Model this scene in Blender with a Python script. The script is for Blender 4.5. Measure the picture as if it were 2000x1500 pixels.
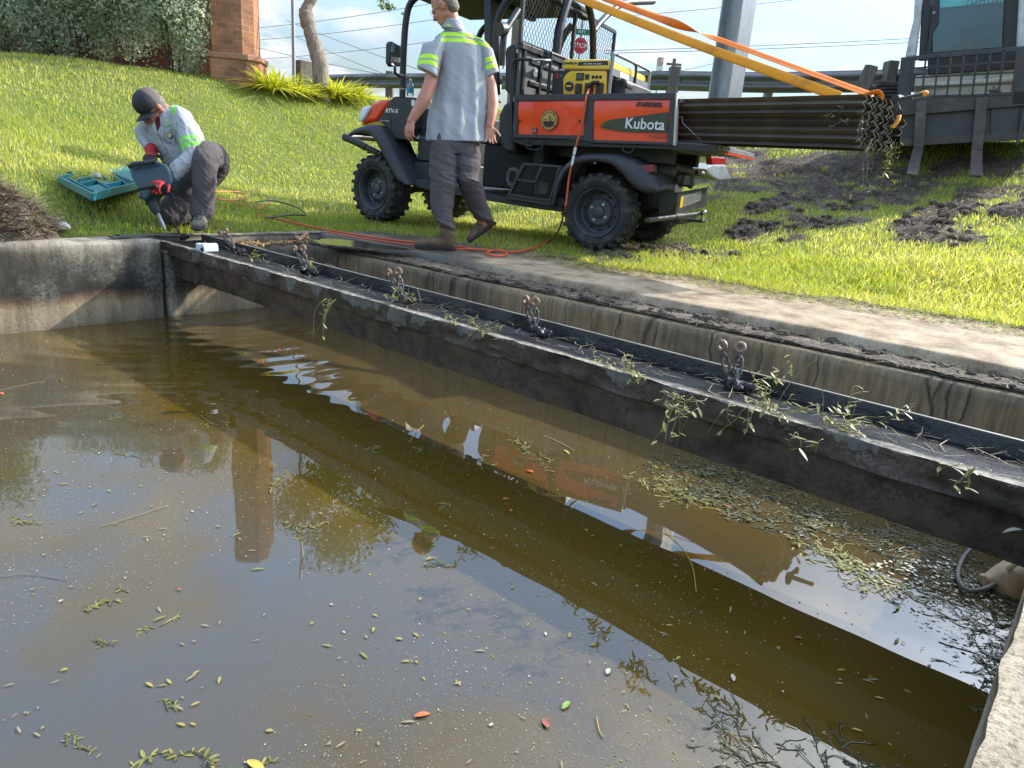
import bpy, bmesh, math, random
import numpy as np
from mathutils import Vector, Matrix, Quaternion
R_ = math.radians
for _o in list(bpy.data.objects): bpy.data.objects.remove(_o)
SC = bpy.context.scene
COL = SC.collection

# ---------------------------------------------------------------- camera
FPX = 1380.0
_D = np.array([-348.0, 4417.0, FPX]); _D /= np.linalg.norm(_D)
_U = -_D
_hy = 750 - (_D[0] * 1244 + _D[2] * FPX) / _D[1]
_Y = np.array([1244.0, _hy - 750, FPX]); _Y /= np.linalg.norm(_Y)
_X = np.cross(_Y, _U)
RC = np.array([_X, _Y, _U])            # photograph axes (right, down, forward) -> world
CAM = np.array([0.0, 0.0, 0.65])
cam_d = bpy.data.cameras.new('camera'); cam = bpy.data.objects.new('camera', cam_d); COL.objects.link(cam)
_m = Matrix.Identity(4)
_cols = [RC @ np.array([1, 0, 0]), RC @ np.array([0, -1, 0]), RC @ np.array([0, 0, -1])]
for _i in range(3):
    for _j in range(3): _m[_j][_i] = _cols[_i][_j]
_m.translation = Vector(CAM)
cam.matrix_world = _m
cam_d.sensor_width = 36; cam_d.lens = FPX / 2000 * 36; cam_d.clip_start = 0.05; cam_d.clip_end = 3000
SC.camera = cam

# ---------------------------------------------------------------- light
SUN_EL, SUN_H = 32.0, np.array([0.36, 0.933])
SUN = np.array([SUN_H[0] * math.cos(R_(SUN_EL)), SUN_H[1] * math.cos(R_(SUN_EL)), math.sin(R_(SUN_EL))])
sl = bpy.data.lights.new('sun', 'SUN'); sl.energy = 4.8; sl.angle = R_(0.53); sl.color = (1.0, 0.94, 0.84)
so = bpy.data.objects.new('sun', sl); COL.objects.link(so)
so.rotation_euler = Vector(SUN).to_track_quat('Z', 'Y').to_euler(); so.location = (3, 6, 12)
W = bpy.data.worlds.new('World'); SC.world = W; W.use_nodes = True
wt = W.node_tree; wt.nodes.clear()
def wn(t, **k):
    n = wt.nodes.new(t)
    for a, b in k.items(): setattr(n, a, b)
    return n
def wl(a, b): wt.links.new(a, b)
sky = wn('ShaderNodeTexSky', sky_type='NISHITA', sun_disc=False, sun_elevation=R_(SUN_EL), sun_rotation=math.atan2(SUN[0], SUN[1]))
sky.air_density = 1.15; sky.dust_density = 0.25; sky.ozone_density = 2.2
geo = wn('ShaderNodeTexCoord')
sep = wn('ShaderNodeSeparateXYZ'); wl(geo.outputs['Generated'], sep.inputs[0])
# clouds on a flat layer: direction / (z + k)
addk = wn('ShaderNodeMath', operation='ADD'); wl(sep.outputs[2], addk.inputs[0]); addk.inputs[1].default_value = 0.22
mx = wn('ShaderNodeMath', operation='MAXIMUM'); wl(addk.outputs[0], mx.inputs[0]); mx.inputs[1].default_value = 0.05
cmb = wn('ShaderNodeCombineXYZ')
for _i in range(3): wl(mx.outputs[0], cmb.inputs[_i])
dv = wn('ShaderNodeVectorMath', operation='DIVIDE'); wl(geo.outputs['Generated'], dv.inputs[0]); wl(cmb.outputs[0], dv.inputs[1])
nz = wn('ShaderNodeTexNoise'); nz.inputs['Scale'].default_value = 2.3; nz.inputs['Detail'].default_value = 9; nz.inputs['Roughness'].default_value = 0.58; nz.inputs['Distortion'].default_value = 0.25
off = wn('ShaderNodeVectorMath', operation='ADD'); off.inputs[1].default_value = (3.3, 1.4, 0.0); wl(dv.outputs[0], off.inputs[0]); wl(off.outputs[0], nz.inputs['Vector'])
rp = wn('ShaderNodeValToRGB'); rp.color_ramp.elements[0].position = 0.49; rp.color_ramp.elements[0].color = (.10, .10, .10, 1); rp.color_ramp.elements[1].position = 0.60
wl(nz.outputs[0], rp.inputs[0])
nz2 = wn('ShaderNodeTexNoise'); nz2.inputs['Scale'].default_value = 3.1; nz2.inputs['Detail'].default_value = 6; wl(dv.outputs[0], nz2.inputs['Vector'])
rp2 = wn('ShaderNodeValToRGB'); rp2.color_ramp.elements[0].position = 0.35; rp2.color_ramp.elements[0].color = (3.3, 3.8, 4.6, 1)
rp2.color_ramp.elements[1].position = 0.62; rp2.color_ramp.elements[1].color = (5.2, 5.3, 5.4, 1); wl(nz2.outputs[0], rp2.inputs[0])
# clouds brighten towards the sun
dt = wn('ShaderNodeVectorMath', operation='DOT_PRODUCT'); wl(geo.outputs['Generated'], dt.inputs[0]); dt.inputs[1].default_value = tuple(SUN)
mxs = wn('ShaderNodeMath', operation='MAXIMUM'); wl(dt.outputs['Value'], mxs.inputs[0]); mxs.inputs[1].default_value = 0
pw = wn('ShaderNodeMath', operation='POWER'); wl(mxs.outputs[0], pw.inputs[0]); pw.inputs[1].default_value = 9
ml = wn('ShaderNodeMath', operation='MULTIPLY_ADD');  ml.inputs[1].default_value = 10.5; ml.inputs[2].default_value = 1.0
hi = wn('ShaderNodeMapRange', interpolation_type='SMOOTHSTEP'); wl(sep.outputs[2], hi.inputs[0]); hi.inputs[1].default_value = 0.30; hi.inputs[2].default_value = 0.55
pw2 = wn('ShaderNodeMath', operation='MULTIPLY'); wl(pw.outputs[0], pw2.inputs[0]); wl(hi.outputs[0], pw2.inputs[1]); wl(pw2.outputs[0], ml.inputs[0])
vs = wn('ShaderNodeVectorMath', operation='SCALE'); wl(rp2.outputs[0], vs.inputs[0]); wl(ml.outputs[0], vs.inputs['Scale'])
# the blue deepens and brightens away from the pale horizon
elv = wn('ShaderNodeMapRange'); wl(sep.outputs[2], elv.inputs[0]); elv.inputs[1].default_value = 0.05; elv.inputs[2].default_value = 0.55; elv.inputs[3].default_value = 0.34; elv.inputs[4].default_value = 3.0
skv = wn('ShaderNodeVectorMath', operation='SCALE'); wl(sky.outputs[0], skv.inputs[0]); wl(elv.outputs[0], skv.inputs['Scale'])
mixc = wn('ShaderNodeMix', data_type='RGBA'); bnk = wn('ShaderNodeMapRange', interpolation_type='SMOOTHSTEP'); wl(dt.outputs['Value'], bnk.inputs[0]); bnk.inputs[1].default_value = 0.72; bnk.inputs[2].default_value = 0.93   # a bank of bright cloud round the sun
bk2 = wn('ShaderNodeMath', operation='MULTIPLY'); wl(bnk.outputs[0], bk2.inputs[0]); wl(hi.outputs[0], bk2.inputs[1]); bk3 = wn('ShaderNodeMath', operation='MULTIPLY_ADD'); wl(nz2.outputs[0], bk3.inputs[0]); bk3.inputs[1].default_value = 0.9; bk3.inputs[2].default_value = 0.45
bk4 = wn('ShaderNodeMath', operation='MULTIPLY', use_clamp=True); wl(bk2.outputs[0], bk4.inputs[0]); wl(bk3.outputs[0], bk4.inputs[1]); cmx = wn('ShaderNodeMath', operation='MAXIMUM'); wl(rp.outputs[0], cmx.inputs[0]); wl(bk4.outputs[0], cmx.inputs[1]); wl(cmx.outputs[0], mixc.inputs[0]); wl(skv.outputs[0], mixc.inputs[6]); wl(vs.outputs[0], mixc.inputs[7])
bgn = wn('ShaderNodeBackground'); bgn.inputs[1].default_value = 0.15; wl(mixc.outputs[2], bgn.inputs[0])
wo = wn('ShaderNodeOutputWorld'); wl(bgn.outputs[0], wo.inputs[0])
vs_ = SC.view_settings; vs_.view_transform = 'Standard'; vs_.look = 'None'; vs_.exposure = 0.48; vs_.gamma = 1; vs_.use_curve_mapping = False

# ---------------------------------------------------------------- projection helpers (photograph pixel -> place)
def ray(px, py):
    w = RC @ np.array([px - 1000.0, py - 750.0, FPX]); return w / np.linalg.norm(w)
def atz(px, py, z):
    d = ray(px, py); return CAM + d * (z - CAM[2]) / d[2]
def atd(px, py, d):
    return CAM + RC @ (np.array([px - 1000.0, py - 750.0, FPX]) * d / FPX)
def onplane(px, py, p0, n):
    d = ray(px, py); n = np.array(n, float); return CAM + d * (np.dot(np.array(p0, float) - CAM, n) / np.dot(d, n))
def depth(p): return float((RC.T @ (np.array(p, float) - CAM))[2])
CR, CD_, CF = RC @ np.array([1., 0, 0]), RC @ np.array([0, 1., 0]), RC @ np.array([0, 0, 1.])

# ---------------------------------------------------------------- materials
MATS = {}
def nd(t, typ, **k):
    n = t.nodes.new(typ)
    for a, b in k.items(): setattr(n, a, b)
    return n
def pm(name, c1, c2=None, scale=6, rough=0.6, metal=0.0, bump=0.15, bscale=60, lo=0.4, hi=0.65, c3=None, s3=2.0, lo3=0.55, hi3=0.65,
       stretch=(1, 1, 1), detail=6, rough2=None, spec=0.5, coat=0.0, trans=0.0, alpha=1.0, emit=None, bdist=0.01, rand=0.0):
    m = bpy.data.materials.new(name); m.use_nodes = True; t = m.node_tree; b = t.nodes['Principled BSDF']; L = t.links.new
    b.inputs['Metallic'].default_value = metal; b.inputs['Roughness'].default_value = rough
    b.inputs['Specular IOR Level'].default_value = spec; b.inputs['Coat Weight'].default_value = coat
    tc = nd(t, 'ShaderNodeTexCoord'); mp = nd(t, 'ShaderNodeMapping'); mp.inputs['Scale'].default_value = stretch; L(tc.outputs['Object'], mp.inputs[0])
    if c2 is None: c2 = tuple(x * 0.72 for x in c1)
    n = nd(t, 'ShaderNodeTexNoise'); n.inputs['Scale'].default_value = scale; n.inputs['Detail'].default_value = detail; n.inputs['Roughness'].default_value = 0.62; L(mp.outputs[0], n.inputs['Vector'])
    r = nd(t, 'ShaderNodeValToRGB'); r.color_ramp.elements[0].position = lo; r.color_ramp.elements[1].position = hi
    r.color_ramp.elements[0].color = (*c1, 1); r.color_ramp.elements[1].color = (*c2, 1); L(n.outputs[0], r.inputs[0])
    out = r.outputs[0]
    if c3 is not None:
        n3 = nd(t, 'ShaderNodeTexNoise'); n3.inputs['Scale'].default_value = s3; n3.inputs['Detail'].default_value = 8; n3.inputs['Roughness'].default_value = 0.65; L(mp.outputs[0], n3.inputs['Vector'])
        r3 = nd(t, 'ShaderNodeValToRGB'); r3.color_ramp.elements[0].position = lo3; r3.color_ramp.elements[1].position = hi3; L(n3.outputs[0], r3.inputs[0])
        mx3 = nd(t, 'ShaderNodeMix', data_type='RGBA'); L(r3.outputs[0], mx3.inputs[0]); L(out, mx3.inputs[6]); mx3.inputs[7].default_value = (*c3, 1); out = mx3.outputs[2]
    if rand:
        oi = nd(t, 'ShaderNodeObjectInfo'); hs = nd(t, 'ShaderNodeHueSaturation'); ma = nd(t, 'ShaderNodeMapRange'); L(oi.outputs['Random'], ma.inputs[0])
        ma.inputs[3].default_value = 1 - rand; ma.inputs[4].default_value = 1 + rand; L(ma.outputs[0], hs.inputs['Value']); L(out, hs.inputs['Color']); out = hs.outputs[0]
    L(out, b.inputs['Base Color'])
    if rough2 is not None:
        mr = nd(t, 'ShaderNodeMapRange'); L(n.outputs[0], mr.inputs[0]); mr.inputs[1].default_value = 0.35; mr.inputs[2].default_value = 0.65
        mr.inputs[3].default_value = rough; mr.inputs[4].default_value = rough2; L(mr.outputs[0], b.inputs['Roughness'])
    if bump:
        nb = nd(t, 'ShaderNodeTexNoise'); nb.inputs['Scale'].default_value = bscale; nb.inputs['Detail'].default_value = 5; L(mp.outputs[0], nb.inputs['Vector'])
        bp = nd(t, 'ShaderNodeBump'); bp.inputs['Strength'].default_value = bump; bp.inputs['Distance'].default_value = bdist; L(nb.outputs[0], bp.inputs['Height']); L(bp.outputs[0], b.inputs['Normal'])
    if trans: b.inputs['Transmission Weight'].default_value = trans
    if alpha < 1: b.inputs['Alpha'].default_value = alpha
    m['b'] = 1
    MATS[name] = m; return m
def leafmat(name, c1, c2, tc=None, scale=3.0, tw=0.45, rough=0.5, rand=0.0):
    """foliage: reflecting and translucent, coloured per blade through the 'var' attribute"""
    m = bpy.data.materials.new(name); m.use_nodes = True; t = m.node_tree; b = t.nodes['Principled BSDF']; L = t.links.new
    at = nd(t, 'ShaderNodeAttribute'); at.attribute_name = 'var'
    r = nd(t, 'ShaderNodeValToRGB'); r.color_ramp.elements[0].color = (*c1, 1); r.color_ramp.elements[1].color = (*c2, 1)
    if tc is not None:
        e = r.color_ramp.elements.new(0.88); e.color = (*c2, 1); r.color_ramp.elements[2].color = (*tc, 1); r.color_ramp.elements[1].position = 0.86
    L(at.outputs['Fac'], r.inputs[0]); col = r.outputs[0]
    L(col, b.inputs['Base Color']); b.inputs['Roughness'].default_value = rough
    tr = nd(t, 'ShaderNodeBsdfTranslucent'); hs = nd(t, 'ShaderNodeHueSaturation'); hs.inputs['Saturation'].default_value = 1.1; hs.inputs['Value'].default_value = 1.5
    L(col, hs.inputs['Color']); L(hs.outputs[0], tr.inputs[0])
    mix = nd(t, 'ShaderNodeMixShader'); mix.inputs[0].default_value = tw; L(b.outputs[0], mix.inputs[1]); L(tr.outputs[0], mix.inputs[2])
    L(mix.outputs[0], t.nodes['Material Output'].inputs[0]); MATS[name] = m; return m

# ---------------------------------------------------------------- mesh builder
def basis(ax):
    ax = np.array(ax, float); ax /= (np.linalg.norm(ax) + 1e-12)
    h = np.array([0, 0, 1.]) if abs(ax[2]) < 0.9 else np.array([1., 0, 0])
    a = np.cross(h, ax); a /= np.linalg.norm(a); return a, np.cross(ax, a), ax
class MB:
    def __init__(s): s.v = []; s.f = []; s.mi = []; s.m = 0
    def add(s, vs, fs):
        o = len(s.v); s.v += [tuple(map(float, p)) for p in vs]; s.f += [tuple(i + o for i in f) for f in fs]; s.mi += [s.m] * len(fs); return s
    def box(s, c, d, ax=None, taper=1.0):
        c = np.array(c, float); d = np.array(d, float) / 2
        A = np.eye(3) if ax is None else np.array(ax, float)
        vs = []
        for k in (-1, 1):
            tp = taper if k > 0 else 1
            for i, j in ((-1, -1), (1, -1), (1, 1), (-1, 1)):
                vs.append(c + A[0] * d[0] * i * tp + A[1] * d[1] * j * tp + A[2] * d[2] * k)
        return s.add(vs, [(3, 2, 1, 0), (4, 5, 6, 7), (0, 1, 5, 4), (1, 2, 6, 5), (2, 3, 7, 6), (3, 0, 4, 7)])
    def b2(s, lo, hi):
        lo = np.array(lo, float); hi = np.array(hi, float); return s.box((lo + hi) / 2, hi - lo)
    def bar(s, p0, p1, w, h, up=(0, 0, 1)):
        p0 = np.array(p0, float); p1 = np.array(p1, float); z = p1 - p0; L = np.linalg.norm(z); z = z / L
        a = np.cross(np.array(up, float), z)
        if np.linalg.norm(a) < 1e-3: a = np.cross(np.array([1., 0, 0]), z)
        a /= np.linalg.norm(a); b = np.cross(z, a)
        return s.box((p0 + p1) / 2, (w, h, L), (a, b, z))
    def cyl(s, p0, p1, r0, r1=None, n=16, cap=True):
        r1 = r0 if r1 is None else r1; p0 = np.array(p0, float); p1 = np.array(p1, float); a, b, z = basis(p1 - p0)
        vs = []; fs = []
        for p, r in ((p0, r0), (p1, r1)):
            for i in range(n):
                t = 2 * math.pi * i / n; vs.append(p + (a * math.cos(t) + b * math.sin(t)) * r)
        for i in range(n): j = (i + 1) % n; fs.append((i, j, n + j, n + i))
        if cap: fs.append(tuple(range(n - 1, -1, -1))); fs.append(tuple(range(n, 2 * n)))
        return s.add(vs, fs)
    def tube(s, pts, r, n=10, closed=False, cap=True):
        pts = [np.array(p, float) for p in pts]; N = len(pts)
        rs = r if hasattr(r, '__len__') else [r] * N
        vs = []; fs = []; a = None
        for k in range(N):
            if closed: t = pts[(k + 1) % N] - pts[k - 1]
            else: t = pts[min(k + 1, N - 1)] - pts[max(k - 1, 0)]
            t = t / (np.linalg.norm(t) + 1e-12)
            if a is None: a, b, _ = basis(t)
            else:
                a = a - t * np.dot(a, t); a /= (np.linalg.norm(a) + 1e-12); b = np.cross(t, a)
            for i in range(n):
                q = 2 * math.pi * i / n; vs.append(pts[k] + (a * math.cos(q) + b * math.sin(q)) * rs[k])
        for k in range(N if closed else N - 1):
            k2 = (k + 1) % N
            for i in range(n): j = (i + 1) % n; fs.append((k * n + i, k * n + j, k2 * n + j, k2 * n + i))
        if cap and not closed: fs.append(tuple(range(n - 1, -1, -1))); fs.append(tuple((N - 1) * n + i for i in range(n)))
        return s.add(vs, fs)
    def prism(s, poly, ext):
        poly = [np.array(p, float) for p in poly]; e = np.array(ext, float); n = len(poly)
        nn = np.zeros(3)
        for i in range(n): nn += np.cross(poly[i], poly[(i + 1) % n])
        if np.dot(nn, e) > 0: poly = poly[::-1]
        vs = poly + [p + e for p in poly]
        fs = [tuple(range(n)), tuple(range(2 * n - 1, n - 1, -1))]
        for i in range(n): j = (i + 1) % n; fs.append((j, i, n + i, n + j))
        return s.add(vs, fs)
    def loft(s, rings, cap=True, closed=False):
        n = len(rings[0]); vs = [p for r in rings for p in r]; fs = []
        K = len(rings)
        for k in range(K if closed else K - 1):
            k2 = (k + 1) % K
            for i in range(n): j = (i + 1) % n; fs.append((k * n + i, k * n + j, k2 * n + j, k2 * n + i))
        if cap and not closed: fs.append(tuple(range(n - 1, -1, -1))); fs.append(tuple((K - 1) * n + i for i in range(n)))
        return s.add(vs, fs)
    def lathe(s, c, axis, prof, n=32, closed=False, cap=True):
        a, b, z = basis(axis); c = np.array(c, float); rings = []
        for r, h in prof: rings.append([c + z * h + (a * math.cos(2 * math.pi * i / n) + b * math.sin(2 * math.pi * i / n)) * r for i in range(n)])
        return s.loft(rings, cap=cap and not closed, closed=closed)
    def ell(s, c, r, A=None, n=14, m=9):
        c = np.array(c, float); A = np.eye(3) if A is None else np.array(A, float); rings = []
        for k in range(m + 1):
            ph = -math.pi / 2 + math.pi * k / m; q = max(math.cos(ph), 0.02); rings.append([c + A[0] * r[0] * q * math.cos(2 * math.pi * i / n) + A[1] * r[1] * q * math.sin(2 * math.pi * i / n) + A[2] * r[2] * math.sin(ph) for i in range(n)])
        return s.loft(rings)
    def cap_(s, p0, p1, r0, r1):
        s.cyl(p0, p1, r0, r1, 14); s.ell(p0, (r0,) * 3); s.ell(p1, (r1,) * 3); return s
    def sheet(s, grid):   # grid [i][j] of points
        K = len(grid); n = len(grid[0]); vs = [p for r in grid for p in r]
        return s.add(vs, [(k * n + i, k * n + i + 1, (k + 1) * n + i + 1, (k + 1) * n + i) for k in range(K - 1) for i in range(n - 1)])
    def build(s, name, mat, parent=None, world=False, smooth=35, bevel=0, solid=0, fixn=True):
        v = s.v
        if world and parent is not None:
            M = root_m(parent).inverted(); v = [tuple(M @ Vector(p)) for p in v]
        me = bpy.data.meshes.new(name); me.from_pydata(v, [], s.f)
        mats = mat if isinstance(mat, (list, tuple)) else [mat]
        for m in mats: me.materials.append(m)
        if len(mats) > 1: me.polygons.foreach_set('material_index', s.mi)
        if fixn:
            bm = bmesh.new(); bm.from_mesh(me); bmesh.ops.recalc_face_normals(bm, faces=bm.faces); bm.to_mesh(me); bm.free()
        if smooth:
            me.shade_smooth(); me.set_sharp_from_angle(angle=R_(smooth))
        o = bpy.data.objects.new(name, me); COL.objects.link(o)
        if parent is not None: o.parent = parent
        if bevel:
            b = o.modifiers.new('b', 'BEVEL'); b.width = bevel; b.segments = 2; b.limit_method = 'ANGLE'; b.angle_limit = R_(50)
        if solid:
            b = o.modifiers.new('s', 'SOLIDIFY'); b.thickness = solid; b.offset = 0
        return o
def root_m(o):
    M = o.matrix_basis.copy(); p = o.parent
    while p is not None: M = p.matrix_basis @ M; p = p.parent
    return M
def tag(o, label=None, cat=None, group=None, kind=None):
    if label: o['label'] = label
    if cat: o['category'] = cat
    if group: o['group'] = group
    if kind: o['kind'] = kind
    return o
def thing(name, label, cat, loc=(0, 0, 0), axes=None, group=None, rz=0):
    o = bpy.data.objects.new(name, None); COL.objects.link(o); o.empty_display_size = 0.1
    M = Matrix.Rotation(rz, 4, 'Z')
    if axes is not None:
        for i in range(3):
            for j in range(3): M[j][i] = axes[i][j]
    M.translation = Vector(loc); o.matrix_basis = M
    return tag(o, label, cat, group)
def dup(root, label=None, M=None, name=None):
    r = root.copy(); COL.objects.link(r)
    if M is not None: r.matrix_basis = M
    if label: r['label'] = label
    def rec(src, dst):
        for ch in [c for c in COL.objects if c.parent is src]:
            c = ch.copy(); COL.objects.link(c); c.parent = dst; rec(ch, c)
    rec(root, r); return r
def text(name, s, size, mat, parent, M, ext=0.001, bold=0.0, shear=0.0, sx=1.0):
    cu = bpy.data.curves.new(name, 'FONT'); cu.body = s; cu.size = size; cu.extrude = ext; cu.offset = bold; cu.shear = shear; cu.align_x = 'CENTER'; cu.align_y = 'CENTER'; cu.resolution_u = 3
    t = bpy.data.objects.new(name, cu); COL.objects.link(t)
    dg = bpy.context.evaluated_depsgraph_get(); me = bpy.data.meshes.new_from_object(t.evaluated_get(dg)); COL.objects.unlink(t); bpy.data.objects.remove(t)
    me.materials.clear(); me.materials.append(mat); me.transform(M @ Matrix.Scale(sx, 4, (1, 0, 0)))
    o = bpy.data.objects.new(name, me); COL.objects.link(o)
    if parent is not None: o.parent = parent
    return o
def smoothline(pts, k=6):
    """Catmull-Rom through pts"""
    P = [np.array(p, float) for p in pts]; P = [2 * P[0] - P[1]] + P + [2 * P[-1] - P[-2]]; out = []
    for i in range(1, len(P) - 2):
        for j in range(k):
            t = j / k; a, b, c, d = P[i - 1:i + 3]
            out.append(0.5 * (2 * b + (c - a) * t + (2 * a - 5 * b + 4 * c - d) * t * t + (3 * b - a - 3 * c + d) * t ** 3))
    out.append(P[-2]); return out
# value noise in numpy
_rs = np.random.RandomState(7); _T = _rs.rand(256, 256)
def vn(x, y):
    xi = np.floor(x).astype(int); yi = np.floor(y).astype(int); fx = x - xi; fy = y - yi; fx = fx * fx * (3 - 2 * fx); fy = fy * fy * (3 - 2 * fy)
    g = lambda a, b: _T[a & 255, b & 255]
    return (g(xi, yi) * (1 - fx) + g(xi + 1, yi) * fx) * (1 - fy) + (g(xi, yi + 1) * (1 - fx) + g(xi + 1, yi + 1) * fx) * fy
def fbm(x, y, o=4):
    s = 0; a = 0.5; n = 0
    for k in range(o): s = s + a * vn(x * 2 ** k + 17.3 * k, y * 2 ** k + 9.1 * k); n += a; a *= 0.5
    return s / n
def sst(a, b, x):
    t = np.clip((x - a) / (b - a), 0, 1); return t * t * (3 - 2 * t)
def add_attr(me, vals, name='var', dom='POINT'):
    at = me.attributes.new(name, 'FLOAT', dom); at.data.foreach_set('value', np.asarray(vals, np.float32))
def npmesh(name, V, F, mat, var=None, parent=None, smooth=False):
    """fast mesh of equal-size faces"""
    V = np.asarray(V, np.float32); F = np.asarray(F, np.int32); k = F.shape[1]
    me = bpy.data.meshes.new(name); me.vertices.add(len(V)); me.vertices.foreach_set('co', V.ravel()); me.loops.add(F.size); me.loops.foreach_set('vertex_index', F.ravel())
    me.polygons.add(len(F)); me.polygons.foreach_set('loop_start', np.arange(0, F.size, k, dtype=np.int32)); me.polygons.foreach_set('loop_total', np.full(len(F), k, np.int32))
    me.update(calc_edges=True)
    if var is not None: add_attr(me, var)
    me.materials.append(mat)
    if smooth: me.shade_smooth()
    o = bpy.data.objects.new(name, me); COL.objects.link(o)
    if parent is not None: o.parent = parent
    return o
rng = np.random.RandomState(11); random.seed(5)
# ================================================================ materials
M = MATS
def P_(k, *a, **kw): M[k] = pm(k, *a, **kw); return M[k]
P_('black_plastic', (.018, .019, .021), (.03, .031, .034), scale=9, rough=.42, rough2=.62, bump=.2, bscale=220, bdist=.002, c3=(.055, .052, .046), s3=3.5, lo3=.58, hi3=.78)
P_('fender_plastic', (.030, .032, .036), (.045, .047, .052), scale=6, rough=.45, rough2=.6, bump=.15, bscale=300, bdist=.001, c3=(.08, .075, .068), s3=4, lo3=.55, hi3=.8)
P_('black_steel', (.012, .012, .013), (.022, .022, .023), scale=12, rough=.3, rough2=.5, bump=.08, bscale=80, c3=(.05, .045, .04), s3=5, lo3=.6, hi3=.8)
P_('dark_void', (.008, .008, .009), (.014, .014, .015), rough=.8, bump=.2)
P_('orange_paint', (.84, .055, .004), (.76, .045, .004), scale=1.5, rough=.22, rough2=.32, bump=.02, bscale=8, coat=.5, c3=(.45, .07, .02), s3=6, lo3=.68, hi3=.86)
P_('logo_green', (.035, .048, .022), (.03, .04, .02), rough=.4, bump=0)
P_('decal_white', (.75, .75, .73), (.62, .62, .60), rough=.45, bump=0)
P_('decal_black', (.012, .012, .012), (.02, .02, .02), rough=.4, bump=0)
P_('tyre_rubber', (.020, .020, .021), (.034, .033, .031), scale=14, rough=.75, rough2=.9, bump=.35, bscale=120, bdist=.003, c3=(.13, .105, .075), s3=7, lo3=.50, hi3=.72)
P_('rim_steel', (.042, .046, .052), (.06, .065, .07), scale=8, rough=.4, rough2=.55, bump=.1, bscale=60, c3=(.11, .10, .085), s3=7, lo3=.6, hi3=.8)
P_('chrome', (.55, .56, .57), (.35, .35, .35), scale=14, rough=.18, rough2=.35, metal=1, bump=.05)
P_('galvanised', (.42, .44, .46), (.30, .32, .34), scale=5, rough=.42, rough2=.6, metal=.55, bump=.12, bscale=40, stretch=(3, 3, .6), c3=(.22, .22, .21), s3=2, lo3=.55, hi3=.8)
P_('guard_steel', (.20, .205, .20), (.13, .132, .13), scale=3, rough=.5, rough2=.7, metal=.4, bump=.15, stretch=(.4, .4, 3), c3=(.10, .085, .065), s3=1.5, lo3=.5, hi3=.75)
P_('weathered_wood', (.18, .15, .12), (.10, .085, .07), scale=7, rough=.85, bump=.6, bscale=18, stretch=(3, 3, .4), c3=(.28, .24, .19), s3=3)
P_('clear_lens', (.75, .80, .84), (.65, .70, .75), rough=.08, bump=0, coat=1)
P_('red_lens', (.42, .012, .010), (.30, .01, .01), rough=.2, bump=.1, coat=.6)
P_('red_lens_dusty', (.20, .03, .025), (.15, .03, .025), rough=.45, bump=.1)
P_('gen_yellow', (.78, .52, .012), (.70, .45, .012), scale=3, rough=.28, bump=.03, coat=.4)
P_('grey_metal', (.30, .31, .32), (.22, .23, .24), rough=.42, metal=.7, bump=.05)
P_('cast_grey', (.16, .155, .14), (.10, .098, .09), scale=12, rough=.6, metal=.4, bump=.4, bscale=60)
P_('dusty_white', (.55, .53, .47), (.42, .40, .36), rough=.6, bump=.15)
P_('panel_grey', (.105, .105, .105), (.075, .075, .077), scale=4, rough=.55, bump=.2, c3=(.17, .16, .14), s3=3, lo3=.55, hi3=.8)
P_('rust_plate', (.085, .067, .052), (.14, .108, .08), scale=3.5, rough=.55, rough2=.8, bump=.35, bscale=35, c3=(.16, .105, .065), s3=1.3, lo3=.52, hi3=.7, stretch=(1, 1, 1.5), rand=.4)
P_('plate_edge_lit', (.24, .225, .18), (.15, .14, .11), rough=.7, bump=.1)  # paler for the sun on the cut ends, painted into the colour
P_('strap_orange', (.90, .21, .008), (.80, .17, .008), scale=5, rough=.7, bump=.5, bscale=300, bdist=.002, c3=(.35, .11, .02), s3=5, lo3=.6, hi3=.8)
P_('strap_yellow', (.86, .34, .01), (.75, .27, .01), scale=5, rough=.7, bump=.5, bscale=300, bdist=.002, c3=(.30, .13, .03), s3=5, lo3=.6, hi3=.8)
P_('cord_orange', (.62, .10, .03), (.50, .08, .025), rough=.5, bump=.1)
P_('cord_faded', (.60, .22, .05), (.45, .17, .04), rough=.6, bump=.1)
P_('cord_black', (.02, .022, .025), (.03, .03, .03), rough=.5, bump=0)
P_('brick', (.30, .11, .05), (.36, .15, .065), rough=.9)
P_('mortar_cap', (.42, .22, .14), (.33, .15, .09), scale=12, rough=.9, bump=.5)
P_('pink_stucco', (.36, .13, .10), (.30, .10, .08), scale=3, rough=.9, bump=.4, bscale=90)
P_('bark', (.30, .24, .18), (.17, .135, .10), scale=9, rough=.9, bump=.9, bscale=22, stretch=(2, 2, .5), bdist=.03)
P_('stem_brown', (.09, .065, .045), (.06, .045, .03), rough=.9)
P_('stick', (.22, .16, .10), (.32, .25, .16), scale=20, rough=.85, bump=.3)
P_('soil', (.075, .056, .040), (.12, .09, .066), scale=22, rough=.95, bump=1.0, bscale=45, bdist=.03)
P_('skin', (.52, .235, .15), (.44, .18, .11), scale=9, rough=.5, bump=.12, bscale=160, bdist=.002, c3=(.50, .14, .10), s3=6, lo3=.55, hi3=.8)
P_('skin2', (.46, .17, .10), (.38, .12, .075), scale=9, rough=.5, bump=.12, bscale=160, bdist=.002)
P_('hair_grey', (.20, .17, .14), (.12, .10, .085), scale=60, rough=.8, bump=.5, bscale=200, bdist=.003)
P_('shirt', (.37, .38, .385), (.32, .33, .335), scale=2.5, rough=.85, bump=.18, bscale=500, bdist=.001)
P_('hivis', (.50, .86, .02), (.46, .80, .02), scale=4, rough=.6, bump=.15, bscale=400, bdist=.001)
P_('hivis_green', (.22, .66, .09), (.20, .60, .08), scale=4, rough=.6, bump=.15, bscale=400, bdist=.001)
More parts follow.
